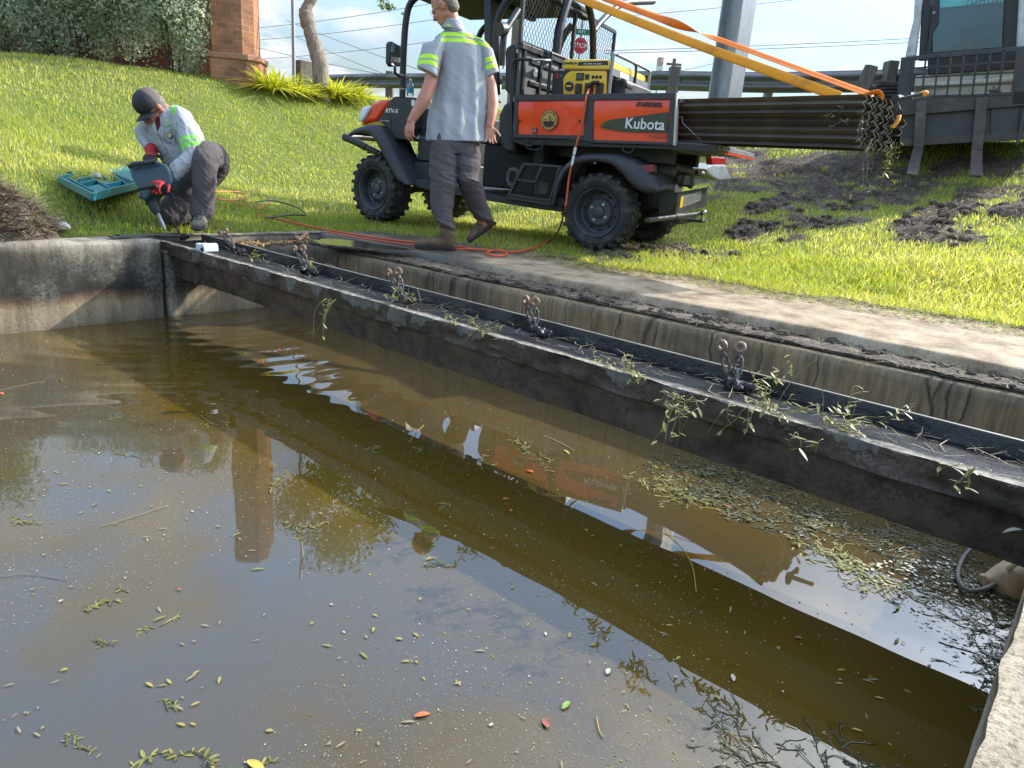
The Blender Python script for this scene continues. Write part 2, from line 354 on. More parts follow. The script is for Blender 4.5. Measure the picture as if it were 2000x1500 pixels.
P_('reflective', (.33, .34, .34), (.28, .29, .29), rough=.35, bump=.05)
P_('trousers', (.085, .070, .070), (.070, .058, .058), scale=3, rough=.9, bump=.3, bscale=300, bdist=.002, c3=(.12, .10, .085), s3=2.5, lo3=.6, hi3=.8)
P_('boot', (.17, .105, .058), (.085, .055, .034), scale=9, rough=.8, bump=.5, bscale=60, c3=(.17, .13, .09), s3=7, lo3=.55, hi3=.75)
P_('boot_grey', (.13, .12, .085), (.09, .08, .06), scale=9, rough=.85, bump=.5, bscale=60, c3=(.20, .185, .13), s3=7, lo3=.55, hi3=.75)
P_('sole', (.03, .027, .024), (.045, .04, .033), rough=.85, bump=.3)
P_('cap_black', (.022, .023, .026), (.03, .031, .034), rough=.75, bump=.3, bscale=300, bdist=.002)
P_('cap_mesh', (.15, .12, .11), (.10, .085, .08), scale=80, rough=.9, bump=.8, bscale=350, bdist=.003)
P_('maroon', (.10, .010, .012), (.08, .01, .01), rough=.9)
P_('glove_red', (.42, .018, .022), (.34, .015, .02), scale=6, rough=.8, bump=.5, bscale=250, bdist=.002)
P_('glove_black', (.02, .017, .018), (.05, .012, .014), scale=5, rough=.7, bump=.4, bscale=120)
P_('teal_plastic', (.015, .17, .20), (.012, .13, .155), scale=4, rough=.4, bump=.08, c3=(.06, .14, .16), s3=5, lo3=.6, hi3=.8)
P_('hammer_body', (.020, .050, .062), (.03, .062, .072), scale=3, rough=.4, bump=.15, bscale=60, c3=(.32, .40, .42), s3=22, lo3=.66, hi3=.70)
P_('white_plastic', (.72, .73, .74), (.60, .61, .62), rough=.35, bump=.1)
P_('label_blue', (.02, .28, .42), (.02, .22, .35), rough=.4, bump=0)
P_('sign_red', (.62, .015, .03), (.55, .015, .03), rough=.4, bump=0)
P_('sign_green', (.0, .20, .13), (.0, .17, .11), rough=.4, bump=0)
P_('tan_plastic', (.50, .36, .21), (.42, .29, .16), scale=7, rough=.6, bump=.3, c3=(.35, .15, .06), s3=5, lo3=.52, hi3=.66)
P_('hose_grey', (.16, .15, .13), (.11, .10, .09), rough=.55, bump=.3)
P_('turnbuckle', (.16, .13, .11), (.05, .045, .042), scale=40, rough=.45, rough2=.7, metal=.6, bump=.5, bscale=120, bdist=.003)
P_('eye_rust', (.30, .19, .13), (.17, .12, .09), scale=30, rough=.6, metal=.3, bump=.4, bscale=100)
P_('wet_black', (.008, .008, .009), (.02, .018, .016), scale=30, rough=.12, rough2=.4, bump=1.0, bscale=45, bdist=.02)
P_('loader_dark', (.045, .045, .048), (.03, .03, .032), scale=4, rough=.5, bump=.15, c3=(.10, .085, .07), s3=2, lo3=.5, hi3=.75)
P_('loader_brown', (.065, .055, .048), (.045, .038, .034), scale=5, rough=.6, bump=.2, c3=(.13, .085, .06), s3=3, lo3=.5, hi3=.75)
P_('loader_cream', (.74, .69, .58), (.62, .57, .48), scale=5, rough=.6, bump=.15, c3=(.10, .08, .06), s3=9, lo3=.56, hi3=.66)
P_('loader_white', (.60, .60, .60), (.45, .45, .45), scale=5, rough=.5, bump=.15, c3=(.12, .10, .09), s3=4, lo3=.56, hi3=.7)
P_('fork_steel', (.09, .070, .058), (.06, .048, .04), scale=5, rough=.5, bump=.25, c3=(.22, .15, .12), s3=3, lo3=.52, hi3=.7)
# window glass with a faint tint, see-through
def glass(name, tint, rough=.03, mixf=.35):
    m = bpy.data.materials.new(name); m.use_nodes = True; t = m.node_tree; t.nodes.clear(); L = t.links.new
    g = nd(t, 'ShaderNodeBsdfGlossy'); g.inputs['Roughness'].default_value = rough; g.inputs[0].default_value = (.85, .92, .95, 1)
    tr = nd(t, 'ShaderNodeBsdfTransparent'); tr.inputs[0].default_value = (*tint, 1)
    fr = nd(t, 'ShaderNodeFresnel'); fr.inputs[0].default_value = 1.5; ma = nd(t, 'ShaderNodeMath', operation='MULTIPLY_ADD'); ma.inputs[1].default_value = 1.0; ma.inputs[2].default_value = mixf * .3
    L(fr.outputs[0], ma.inputs[0]); mix = nd(t, 'ShaderNodeMixShader'); L(ma.outputs[0], mix.inputs[0]); L(tr.outputs[0], mix.inputs[1]); L(g.outputs[0], mix.inputs[2])
    o = nd(t, 'ShaderNodeOutputMaterial'); L(mix.outputs[0], o.inputs[0]); M[name] = m; return m
glass('cab_glass', (.62, .80, .78), mixf=.08); glass('bottle_clear', (.90, .95, .97), mixf=.2)
M['mirror'] = pm('mirror', (.9, .9, .9), (.9, .9, .9), rough=.02, metal=1, bump=0)

# brick: real brick courses
def brickmat():
    m = M['brick']; t = m.node_tree; b = t.nodes['Principled BSDF']; L = t.links.new
    tc = nd(t, 'ShaderNodeTexCoord'); sp = nd(t, 'ShaderNodeSeparateXYZ'); L(tc.outputs['Object'], sp.inputs[0])
    ad = nd(t, 'ShaderNodeMath', operation='ADD'); L(sp.outputs[0], ad.inputs[0]); L(sp.outputs[1], ad.inputs[1])
    cb = nd(t, 'ShaderNodeCombineXYZ'); L(ad.outputs[0], cb.inputs[0]); L(sp.outputs[2], cb.inputs[1])
    br = nd(t, 'ShaderNodeTexBrick'); br.inputs['Scale'].default_value = 1; br.inputs['Brick Width'].default_value = .20; br.inputs['Row Height'].default_value = .071
    br.inputs['Mortar Size'].default_value = .006; br.inputs['Mortar Smooth'].default_value = .3; br.inputs['Bias'].default_value = 0
    br.inputs['Color1'].default_value = (.40, .17, .09, 1); br.inputs['Color2'].default_value = (.26, .115, .065, 1); br.inputs['Mortar'].default_value = (.40, .28, .19, 1)
    L(cb.outputs[0], br.inputs['Vector'])
    n = nd(t, 'ShaderNodeTexNoise'); n.inputs['Scale'].default_value = 3.4; n.inputs['Detail'].default_value = 3; L(tc.outputs['Object'], n.inputs['Vector'])
    r = nd(t, 'ShaderNodeValToRGB'); r.color_ramp.elements[0].color = (.75, .75, .75, 1); r.color_ramp.elements[1].color = (1.35, 1.3, 1.1, 1); r.color_ramp.elements[0].position = .35; r.color_ramp.elements[1].position = .65; L(n.outputs[0], r.inputs[0])
    mu = nd(t, 'ShaderNodeMix', data_type='RGBA', blend_type='MULTIPLY'); mu.inputs[0].default_value = 1; L(br.outputs[0], mu.inputs[6]); L(r.outputs[0], mu.inputs[7]); L(mu.outputs[2], b.inputs['Base Color'])
    bp = nd(t, 'ShaderNodeBump'); bp.invert = True; bp.inputs['Distance'].default_value = .01; L(br.outputs['Fac'], bp.inputs['Height']); L(bp.outputs[0], b.inputs['Normal'])
brickmat()
def custom(name):
    m = bpy.data.materials.new(name); m.use_nodes = True; M[name] = m; t = m.node_tree; return m, t, t.nodes['Principled BSDF'], t.links.new
def noise(t, L, vec, sc, det=8, ro=.65):
    n = nd(t, 'ShaderNodeTexNoise'); n.inputs['Scale'].default_value = sc; n.inputs['Detail'].default_value = det; n.inputs['Roughness'].default_value = ro; L(vec, n.inputs['Vector']); return n.outputs[0]
def ramp(t, L, f, els):
    r = nd(t, 'ShaderNodeValToRGB'); e = r.color_ramp.elements
    e[0].position = els[0][0]; e[0].color = (*els[0][1], 1); e[1].position = els[-1][0]; e[1].color = (*els[-1][1], 1)
    for p, c in els[1:-1]: x = e.new(p); x.color = (*c, 1)
    L(f, r.inputs[0]); return r.outputs[0]
def g3(v): return (v, v, v)
def mixc_(t, L, f, a, b, bt='MIX'):
    m = nd(t, 'ShaderNodeMix', data_type='RGBA', blend_type=bt)
    if isinstance(f, float): m.inputs[0].default_value = f
    else: L(f, m.inputs[0])
    for s, x in ((6, a), (7, b)):
        if isinstance(x, tuple): m.inputs[s].default_value = (*x, 1)
        else: L(x, m.inputs[s])
    return m.outputs[2]
def math_(t, L, op, a, b=None, c=None):
    m = nd(t, 'ShaderNodeMath', operation=op)
    for i, x in enumerate((a, b, c)):
        if x is None: continue
        if isinstance(x, (int, float)): m.inputs[i].default_value = x
        else: L(x, m.inputs[i])
    return m.outputs[0]
def bump_(t, L, b, h, st, dist):
    bp = nd(t, 'ShaderNodeBump'); bp.inputs['Strength'].default_value = st; bp.inputs['Distance'].default_value = dist; L(h, bp.inputs['Height']); L(bp.outputs[0], b.inputs['Normal'])
def maprange(t, L, v, a, b_, c, d):
    m = nd(t, 'ShaderNodeMapRange'); L(v, m.inputs[0])
    for i, x in enumerate((a, b_, c, d)): m.inputs[i + 1].default_value = x
    return m.outputs[0]
def pos(t): return nd(t, 'ShaderNodeNewGeometry').outputs['Position']
def scaled(t, L, v, s):
    m = nd(t, 'ShaderNodeMapping'); m.inputs['Scale'].default_value = s; L(v, m.inputs[0]); return m.outputs[0]

# pit wall: algae-black upper band, tan waterline band, chalky patches
m, t, b, L = custom('pit_concrete'); p = pos(t); sp = nd(t, 'ShaderNodeSeparateXYZ'); L(p, sp.inputs[0])
n1 = noise(t, L, p, 2.2); n2 = noise(t, L, p, 7); n3 = noise(t, L, scaled(t, L, p, (9, 9, 1.2)), 1.0); n4 = noise(t, L, p, 45, 4)
zz = math_(t, L, 'MULTIPLY_ADD', n1, .16, sp.outputs[2]); zz = math_(t, L, 'MULTIPLY_ADD', n2, .08, zz)
zb = maprange(t, L, zz, -.42, .16, 0, 1)
band = ramp(t, L, zb, [(0, (.24, .19, .12)), (.10, (.32, .255, .165)), (.24, (.34, .26, .155)), (.32, (.15, .09, .045)), (.38, (.032, .028, .021)), (.62, (.055, .048, .036)), (.80, (.10, .085, .06)), (.88, (.26, .22, .16)), (1, (.36, .31, .24))])
chalk = ramp(t, L, n1, [(.46, g3(0)), (.62, g3(1))]); ch2 = ramp(t, L, n4, [(.42, g3(.2)), (.58, g3(1))]); cf = mixc_(t, L, 1.0, chalk, ch2, 'MULTIPLY')
c = mixc_(t, L, math_(t, L, 'MULTIPLY', cf, .75), band, (.27, .255, .20))
st = ramp(t, L, n3, [(.38, g3(.5)), (.62, g3(1.15))]); c = mixc_(t, L, 1.0, c, st, 'MULTIPLY')
sp4 = ramp(t, L, noise(t, L, p, 90, 2), [(.33, g3(.45)), (.45, g3(1))]); c = mixc_(t, L, 1.0, c, sp4, 'MULTIPLY')
L(c, b.inputs['Base Color']); b.inputs['Roughness'].default_value = .8; bump_(t, L, b, math_(t, L, 'ADD', n2, n4), .35, .007)
# walkway concrete: tan with damp and mossy areas
m, t, b, L = custom('walk_concrete'); p = pos(t)
n1 = noise(t, L, p, 1.1); n2 = noise(t, L, p, 5); n4 = noise(t, L, p, 130, 3)
sp = nd(t, 'ShaderNodeSeparateXYZ'); L(p, sp.inputs[0])
base = ramp(t, L, n2, [(.35, (.16, .11, .06)), (.5, (.33, .245, .15)), (.68, (.46, .37, .25))])
wetf = math_(t, L, 'ADD', n1, maprange(t, L, sp.outputs[0], -3.6, -2.4, .16, -.10)); wet = ramp(t, L, wetf, [(.50, g3(0)), (.66, g3(1))])
moss = ramp(t, L, noise(t, L, scaled(t, L, p, (1, 1.8, 1)), 2.6), [(.55, g3(0)), (.72, g3(1))])
c = mixc_(t, L, wet, base, (.095, .080, .055)); c = mixc_(t, L, math_(t, L, 'MULTIPLY', moss, math_(t, L, 'MULTIPLY', wet, .75)), c, (.11, .115, .02))
c = mixc_(t, L, 1.0, c, ramp(t, L, n4, [(.3, g3(.6)), (.6, g3(1.15))]), 'MULTIPLY')
L(c, b.inputs['Base Color']); L(maprange(t, L, wet, 0, 1, .85, .38), b.inputs['Roughness']); bump_(t, L, b, math_(t, L, 'ADD', n4, n2), .35, .006)
# coping of the near corner, chalky aggregate
m, t, b, L = custom('coping_concrete'); p = pos(t)
n1 = noise(t, L, p, 9); n4 = noise(t, L, p, 110, 4); n5 = noise(t, L, p, 330, 2)
c = ramp(t, L, n1, [(.3, (.24, .19, .12)), (.5, (.34, .285, .20)), (.7, (.42, .37, .28))]); c = mixc_(t, L, 1.0, c, ramp(t, L, n4, [(.35, g3(.45)), (.5, g3(1.0)), (.7, g3(1.1))]), 'MULTIPLY')
L(c, b.inputs['Base Color']); b.inputs['Roughness'].default_value = .9; bump_(t, L, b, math_(t, L, 'ADD', n4, math_(t, L, 'MULTIPLY', n5, .4)), .9, .006)
# stained board-marked back wall: brown streaks, dark vertical cracks
m, t, b, L = custom('board_wall'); p = pos(t); sp = nd(t, 'ShaderNodeSeparateXYZ'); L(p, sp.inputs[0])
nf = noise(t, L, scaled(t, L, p, (30, 30, 2.2)), 1.6, 9); nb_ = noise(t, L, scaled(t, L, p, (1.1, 1.1, 1.6)), 1.3); ns = noise(t, L, scaled(t, L, p, (6, 6, .5)), 1.2)
c = ramp(t, L, nf, [(.3, (.13, .088, .045)), (.5, (.25, .172, .088)), (.7, (.37, .27, .15))])
c = mixc_(t, L, math_(t, L, 'MULTIPLY', ramp(t, L, nb_, [(.42, g3(0)), (.62, g3(1))]), .75), c, (.045, .040, .030))
c = mixc_(t, L, math_(t, L, 'MULTIPLY', ramp(t, L, ns, [(.62, g3(0)), (.74, g3(1))]), .35), c, (.26, .235, .18))
vz = maprange(t, L, math_(t, L, 'MULTIPLY_ADD', nb_, .12, sp.outputs[2]), -.02, .03, 0, 1); c = mixc_(t, L, math_(t, L, 'MULTIPLY', vz, .6), c, (.05, .042, .03))
vo = nd(t, 'ShaderNodeTexVoronoi', feature='DISTANCE_TO_EDGE'); vo.inputs['Scale'].default_value = 1; L(scaled(t, L, nd(t, 'ShaderNodeVectorMath', operation='ADD').outputs[0], (2.6, .01, .15)), vo.inputs['Vector'])
va = [n for n in t.nodes if n.bl_idname == 'ShaderNodeVectorMath'][0]; L(p, va.inputs[0]); nn = nd(t, 'ShaderNodeTexNoise'); nn.inputs['Scale'].default_value = 6; L(p, nn.inputs['Vector'])
vsn = nd(t, 'ShaderNodeVectorMath', operation='SCALE'); vsn.inputs['Scale'].default_value = .09; L(nn.outputs['Color'], vsn.inputs[0]); L(vsn.outputs[0], va.inputs[1])
ck = ramp(t, L, vo.outputs[0], [(.002, g3(.25)), (.009, g3(1))]); c = mixc_(t, L, 1.0, c, ck, 'MULTIPLY')
L(c, b.inputs['Base Color']); b.inputs['Roughness'].default_value = .7; bump_(t, L, b, math_(t, L, 'ADD', nf, math_(t, L, 'MULTIPLY', ck, .6)), .7, .012)
# trough face: black slime with peeling grey paint and rusty brown aggregate
m, t, b, L = custom('trough_face'); p = pos(t); sp = nd(t, 'ShaderNodeSeparateXYZ'); L(p, sp.inputs[0])
ps = scaled(t, L, p, (1, 1, 1.5)); n1 = noise(t, L, scaled(t, L, p, (1.6, 1.6, 1.1)), 3.3, 6, .62); n2 = noise(t, L, p, 14, 6); n3 = noise(t, L, p, 2.6, 4); n4 = noise(t, L, p, 70, 3)
c = ramp(t, L, n2, [(.35, (.018, .015, .011)), (.6, (.065, .048, .032))])
c = mixc_(t, L, math_(t, L, 'MULTIPLY', ramp(t, L, n3, [(.44, g3(0)), (.6, g3(1))]), .8), c, mixc_(t, L, ramp(t, L, n4, [(.42, g3(0)), (.55, g3(1))]), (.13, .080, .060), (.05, .034, .027)))
# painted upper band only: patches fade below the fold
zf = maprange(t, L, sp.outputs[2], -.12, -.02, -.16, .06); pf = ramp(t, L, math_(t, L, 'ADD', math_(t, L, 'MULTIPLY_ADD', noise(t, L, p, .8, 2), .5, -.25), math_(t, L, 'ADD', n1, zf)), [(.53, g3(0)), (.55, g3(1))])
c = mixc_(t, L, pf, c, mixc_(t, L, ramp(t, L, noise(t, L, scaled(t, L, p, (12, 12, .8)), 1.5), [(.4, g3(0)), (.65, g3(1))]), (.085, .08, .072), (.15, .14, .12)))
lf = ramp(t, L, math_(t, L, 'ADD', noise(t, L, p, 4.2, 4, .5), maprange(t, L, sp.outputs[2], -.24, -.1, .0, -.05)), [(.52, g3(0)), (.54, g3(1))])
lo_ = ramp(t, L, sp.outputs[2], [(0, g3(0)), (1, g3(0))])
below = maprange(t, L, sp.outputs[2], -.112, -.108, 1, 0); c = mixc_(t, L, math_(t, L, 'MULTIPLY', math_(t, L, 'MULTIPLY', lf, below), .8), c, (.075, .058, .036))
L(c, b.inputs['Base Color']); L(maprange(t, L, n2, .3, .7, .25, .6), b.inputs['Roughness']); bump_(t, L, b, math_(t, L, 'SUBTRACT', n2, math_(t, L, 'MULTIPLY', pf, -.4)), .8, .008)
# trough ledge: wet black with sunlight painted along the front lip (y is across the ledge)
m, t, b, L = custom('trough_top'); p = pos(t); sp = nd(t, 'ShaderNodeSeparateXYZ'); L(p, sp.inputs[0])
n1 = noise(t, L, p, 6); n2 = noise(t, L, p, 40, 5); yy = math_(t, L, 'MULTIPLY_ADD', n1, .10, sp.outputs[1]); lip = maprange(t, L, yy, 2.15, 2.20, 1, 0)
c = mixc_(t, L, math_(t, L, 'MULTIPLY', lip, ramp(t, L, n2, [(.35, g3(.35)), (.6, g3(1))])), (.012, .012, .013), (.40, .36, .29))
b.inputs['Specular IOR Level'].default_value = .12; L(c, b.inputs['Base Color']); L(maprange(t, L, lip, 0, 1, .42, .7), b.inputs['Roughness']); bump_(t, L, b, math_(t, L, 'ADD', n2, n1), .5, .008)
# silt on the ledge of the back wall
m, t, b, L = custom('silt'); p = pos(t); n1 = noise(t, L, p, 5); n2 = noise(t, L, p, 60, 6, .75)
c = ramp(t, L, n1, [(.35, (.06, .046, .034)), (.55, (.16, .125, .09)), (.7, (.32, .27, .20))]); c = mixc_(t, L, 1.0, c, ramp(t, L, n2, [(.35, g3(.35)), (.62, g3(1.3))]), 'MULTIPLY')
L(c, b.inputs['Base Color']); b.inputs['Roughness'].default_value = .85; bump_(t, L, b, n2, 1.0, .02)
# ground under the grass: 'mud' attribute mixes lawn thatch and churned soil
m, t, b, L = custom('ground_soil'); p = pos(t); at = nd(t, 'ShaderNodeAttribute'); at.attribute_name = 'mud'
n1 = noise(t, L, p, 1.6); n2 = noise(t, L, p, 38, 8, .75); n3 = noise(t, L, p, 9, 6)
lawn = ramp(t, L, n2, [(.3, (.06, .085, .012)), (.5, (.14, .19, .02)), (.72, (.24, .27, .05))]); lawn = mixc_(t, L, ramp(t, L, n1, [(.4, g3(0)), (.7, g3(.6))]), lawn, (.20, .20, .06))
mud = ramp(t, L, n3, [(.35, (.07, .052, .038)), (.55, (.15, .113, .085)), (.72, (.27, .21, .16))]); mud = mixc_(t, L, 1.0, mud, ramp(t, L, n2, [(.3, g3(.4)), (.6, g3(1.2))]), 'MULTIPLY')
mf = ramp(t, L, math_(t, L, 'ADD', at.outputs['Fac'], math_(t, L, 'MULTIPLY_ADD', n3, .5, -.25)), [(.42, g3(0)), (.58, g3(1))])
L(mixc_(t, L, mf, lawn, mud), b.inputs['Base Color']); b.inputs['Roughness'].default_value = .95; bump_(t, L, b, math_(t, L, 'ADD', n2, n3), 1.0, .03)
# water: silty brown body, mirror surface, rings from a splash, dust film with sky sheen painted in
m, t, b, L = custom('pond_water'); p = pos(t)
SPL = atz(392, 606, -.53)
SUR = .53
sb = nd(t, 'ShaderNodeVectorMath', operation='SUBTRACT'); L(p, sb.inputs[0]); sb.inputs[1].default_value = tuple(SPL)
ln = nd(t, 'ShaderNodeVectorMath', operation='LENGTH'); L(sb.outputs[0], ln.inputs[0]); r_ = ln.outputs['Value']
nw = noise(t, L, p, 1.4, 3); ph = math_(t, L, 'MULTIPLY_ADD', nw, 5.0, math_(t, L, 'MULTIPLY', r_, 36.0)); sn = math_(t, L, 'SINE', ph)
env = math_(t, L, 'MULTIPLY', math_(t, L, 'EXPONENT', math_(t, L, 'MULTIPLY', r_, -1.15)), maprange(t, L, r_, .0, .35, .2, 1)); env = math_(t, L, 'MULTIPLY', env, maprange(t, L, r_, 2.1, 2.9, 1, 0))
rip = math_(t, L, 'MULTIPLY', sn, env)
slow = noise(t, L, scaled(t, L, p, (.9, 1.3, 1)), 2.2, 2, .4); h = math_(t, L, 'MULTIPLY_ADD', rip, .34, math_(t, L, 'MULTIPLY', slow, .16))
bump_(t, L, b, h, 1.0, .012)
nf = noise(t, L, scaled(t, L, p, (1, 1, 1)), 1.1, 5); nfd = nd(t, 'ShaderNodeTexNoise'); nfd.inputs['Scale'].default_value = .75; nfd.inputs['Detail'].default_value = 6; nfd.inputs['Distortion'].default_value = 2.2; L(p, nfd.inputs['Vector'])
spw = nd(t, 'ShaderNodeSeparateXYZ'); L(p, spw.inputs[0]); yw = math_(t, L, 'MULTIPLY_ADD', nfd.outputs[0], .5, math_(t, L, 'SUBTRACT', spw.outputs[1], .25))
film_sheen = math_(t, L, 'MAXIMUM', maprange(t, L, yw, 1.42, 1.02, 0, .85), math_(t, L, 'MULTIPLY', maprange(t, L, yw, 1.85, 2.1, 0, .45), 1.0)); film_sheen = math_(t, L, 'MULTIPLY', film_sheen, maprange(t, L, nfd.outputs[0], .3, .62, .55, 1.1))  # grey film and reflected sky painted in, left out along the trough's shade band
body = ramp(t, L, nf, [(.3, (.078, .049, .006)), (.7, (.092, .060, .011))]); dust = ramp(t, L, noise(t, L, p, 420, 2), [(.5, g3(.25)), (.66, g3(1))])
c = mixc_(t, L, math_(t, L, 'MULTIPLY', film_sheen, .85), body, (.050, .046, .036)); c = mixc_(t, L, math_(t, L, 'MULTIPLY', math_(t, L, 'MULTIPLY', film_sheen, dust), .22), c, (.17, .165, .15))
L(c, b.inputs['Base Color']); b.inputs['IOR'].default_value = 1.7; b.inputs['Specular IOR Level'].default_value = .5; L(maprange(t, L, film_sheen, 0, 1, .008, .025), b.inputs['Roughness'])
leafmat('grass_blade', (.17, .23, .035), (.52, .52, .10), (.66, .56, .26), tw=.5)
leafmat('bush_leaf', (.19, .22, .13), (.58, .60, .42), tw=.35, rough=.45)
leafmat('tree_leaf', (.06, .10, .02), (.16, .22, .04), tw=.45)
leafmat('lily_leaf', (.26, .32, .03), (.80, .70, .14), tw=.45, rough=.35)
leafmat('weed', (.08, .10, .03), (.32, .29, .08), (.5, .33, .08), tw=.2, rough=.35)
leafmat('weed_wet', (.022, .026, .009), (.13, .125, .035), (.16, .10, .03), tw=.1, rough=.3)
leafmat('straw', (.09, .07, .045), (.36, .29, .17), tw=.15, rough=.7)
leafmat('scum', (.12, .11, .08), (.62, .60, .50), tw=0, rough=.6)
leafmat('dead_leaf', (.35, .12, .03), (.55, .45, .16), tw=.2, rough=.6)
# ================================================================ terrain
POLY = [(-5.12, -10), (-5.12, 3.0), (-6.6, 4.4), (-6.4, 6.2), (-3.0, 6.2), (-1.5, 5.0), (12, 4.9), (12, -10)]
def hgt(x, y):
    x = np.asarray(x, float); y = np.asarray(y, float); d = np.full(x.shape, 1e9); ins = np.zeros(x.shape, bool)
    for i in range(len(POLY)):
        x0, y0 = POLY[i]; x1, y1 = POLY[(i + 1) % len(POLY)]; dx, dy = x1 - x0, y1 - y0
        t = np.clip(((x - x0) * dx + (y - y0) * dy) / (dx * dx + dy * dy), 0, 1); d = np.minimum(d, np.hypot(x - x0 - t * dx, y - y0 - t * dy))
        cr = ((y0 > y) != (y1 > y)) & (x < (x1 - x0) * (y - y0) / ((y1 - y0) if y1 != y0 else 1e-9) + x0); ins ^= cr
    s = np.where(ins, 0, d)
    sk = .27 + .17 * sst(2.2, 5.0, y); hl = np.where(s < 1, .2 * s, .2 + sk * (s - 1)); hb = np.where(s < 4.6, .195 * s, .897 + .38 * (s - 4.6))
    w = sst(-5.5, -9.0, x); h = hb * (1 - w) + hl * w
    cap = 1.62 - .06 * w; k = .35 - .22 * w; h = np.where(h > cap - k, cap - k * np.exp(-(h - cap + k) / k), h)
    return h + (fbm(x * .9, y * .9, 3) - .5) * .10 * np.clip(s / 2, 0, 1)
def ong(px, py, lift=0.0):
    d = ray(px, py); ts = np.linspace(2, 40, 4000); P = CAM + d * ts[:, None]; b = P[:, 2] < hgt(P[:, 0], P[:, 1]); i = int(np.argmax(b)) if b.any() else len(ts) - 1; return P[i] + [0, 0, lift]
def H1(x, y): return float(hgt(np.array([x]), np.array([y]))[0])
def proj(Pw):
    v = (np.asarray(Pw) - CAM) @ RC; return 1000 + FPX * v[..., 0] / v[..., 2], 750 + FPX * v[..., 1] / v[..., 2], v[..., 2]
MUDS = [(1470, 335, 120, 42, 1.0), (1660, 350, 190, 46, 1.0), (1880, 320, 150, 22, .9), (1930, 400, 130, 36, .9), (1500, 447, 75, 22, .9), (1580, 415, 110, 26, .8), (1830, 445, 90, 32, .9), (1290, 497, 120, 20, .95), (1420, 520, 110, 22, .6), (1400, 350, 60, 40, .7)]
def mudf(x, y, z):
    px, py, dd = proj(np.stack([x, y, z], -1)); m = np.zeros(x.shape)
    for cx, cy, rx, ry, s in MUDS: m = np.maximum(m, s * np.clip(1.5 - 0.9 * np.hypot((px - cx) / rx, (py - cy) / ry), 0, 1))
    m = np.where(dd > 0, m, 0); return np.clip(m * (3.2 * fbm(x * 3.3, y * 3.3, 4) - .62), 0, 1)
def gedge(x): return 4.85 + .17 * x + (vn(x * 3.1, x * 0 + 3) - .5) * .22 + (vn(x * 9, x * 0 + 8) - .5) * .1
xs = np.concatenate([[-90, -60, -42, -30, -24], np.arange(-20, -12, .3), np.arange(-12, 3, .075), np.arange(3, 9, .4), [12, 18, 30, 60]])
ys = np.concatenate([[-30, -15, -8], np.arange(-5, 3.4, .2), np.arange(3.4, 12, .075), np.arange(12, 18, .4), [20, 26, 36, 60, 110, 220]])
gx, gy = np.meshgrid(xs, ys, indexing='ij'); gz = hgt(gx, gy); gm = mudf(gx, gy, gz)
gz = gz + gm * ((fbm(gx * 7, gy * 7, 3) - .45) * .16)
far = (gy > 13.5); gz = np.where(far, np.minimum(gz, 1.62), gz)
wk = (gx > -5.11) & (gx < 4.5); gz = gz - .02 - .03 * (wk & (gy < 4.9) & (gy > 3.2))
nx, ny = gx.shape; V = np.stack([gx, gy, gz], -1).reshape(-1, 3); idx = np.arange(nx * ny).reshape(nx, ny)
F = np.stack([idx[:-1, :-1], idx[1:, :-1], idx[1:, 1:], idx[:-1, 1:]], -1).reshape(-1, 4)
cx = (gx[:-1, :-1] + gx[1:, 1:]).ravel() / 2; cy = (gy[:-1, :-1] + gy[1:, 1:]).ravel() / 2
hole = (cx > -5.08) & (cx < 4.2) & (cy < 4.0) & (cy > -1.4); F = F[~hole]
g_o = npmesh('grass_slope', V, F, M['ground_soil'], smooth=True); add_attr(g_o.data, gm.ravel(), 'mud'); tag(g_o, kind='structure')

# grass blades: one mass nobody could count
def blades(n, hmin, hmax, wd, keep, name, mat, rmin=3.6, rmax=24, a0=-62, a1=52, lean=.55):
    r = rmin * (rmax / rmin) ** (rng.rand(n) ** .82); a = np.radians(rng.uniform(a0, a1, n)); fa = math.atan2(CF[1], CF[0])
    x = r * np.cos(fa - a); y = r * np.sin(fa - a); k = keep(x, y); x, y, r = x[k], y[k], r[k]; n = len(x)
    z = hgt(x, y) - .02; sc = 1 + np.clip((r - 5) / 12, 0, 1.2)
    h = rng.uniform(hmin, hmax, n) * (.75 + .25 * sc) * (.55 + .9 * fbm(x * 1.3, y * 1.3, 3)); w = wd * sc * rng.uniform(.7, 1.3, n)
    th = rng.uniform(0, 2 * np.pi, n); ln = rng.uniform(.1, lean, n) * h * 1.4; lt = rng.uniform(0, 2 * np.pi, n)
    wx, wy = np.cos(th) * w / 2, np.sin(th) * w / 2; lx, ly = np.cos(lt) * ln, np.sin(lt) * ln
    b = np.stack([x, y, z], -1); W2 = np.stack([wx, wy, 0 * wx], -1); L1 = np.stack([lx * .35, ly * .35, h * .6], -1); L2 = np.stack([lx, ly, h], -1)
    V = np.stack([b - W2, b + W2, b + L1 + W2 * .8, b + L1 - W2 * .8, b + L2 + W2 * .12, b + L2 - W2 * .12], 1).reshape(-1, 3); o = np.arange(n)[:, None] * 6
    F = np.concatenate([o + [0, 1, 2, 3], o + [3, 2, 4, 5]], 1).reshape(-1, 4)
    pat = fbm(x * .55 + 30, y * .55, 4); v = np.clip(pat * .55 + rng.rand(n) * .65 - .12, 0, .84); dry = rng.rand(n) < (.05 + .22 * (pat > .56)); v = np.where(dry, .97, v)
    return npmesh(name, V, F, mat, np.repeat(v, 6))
CASE_C = atz(192, 352, ong(185, 378)[2] + .085)
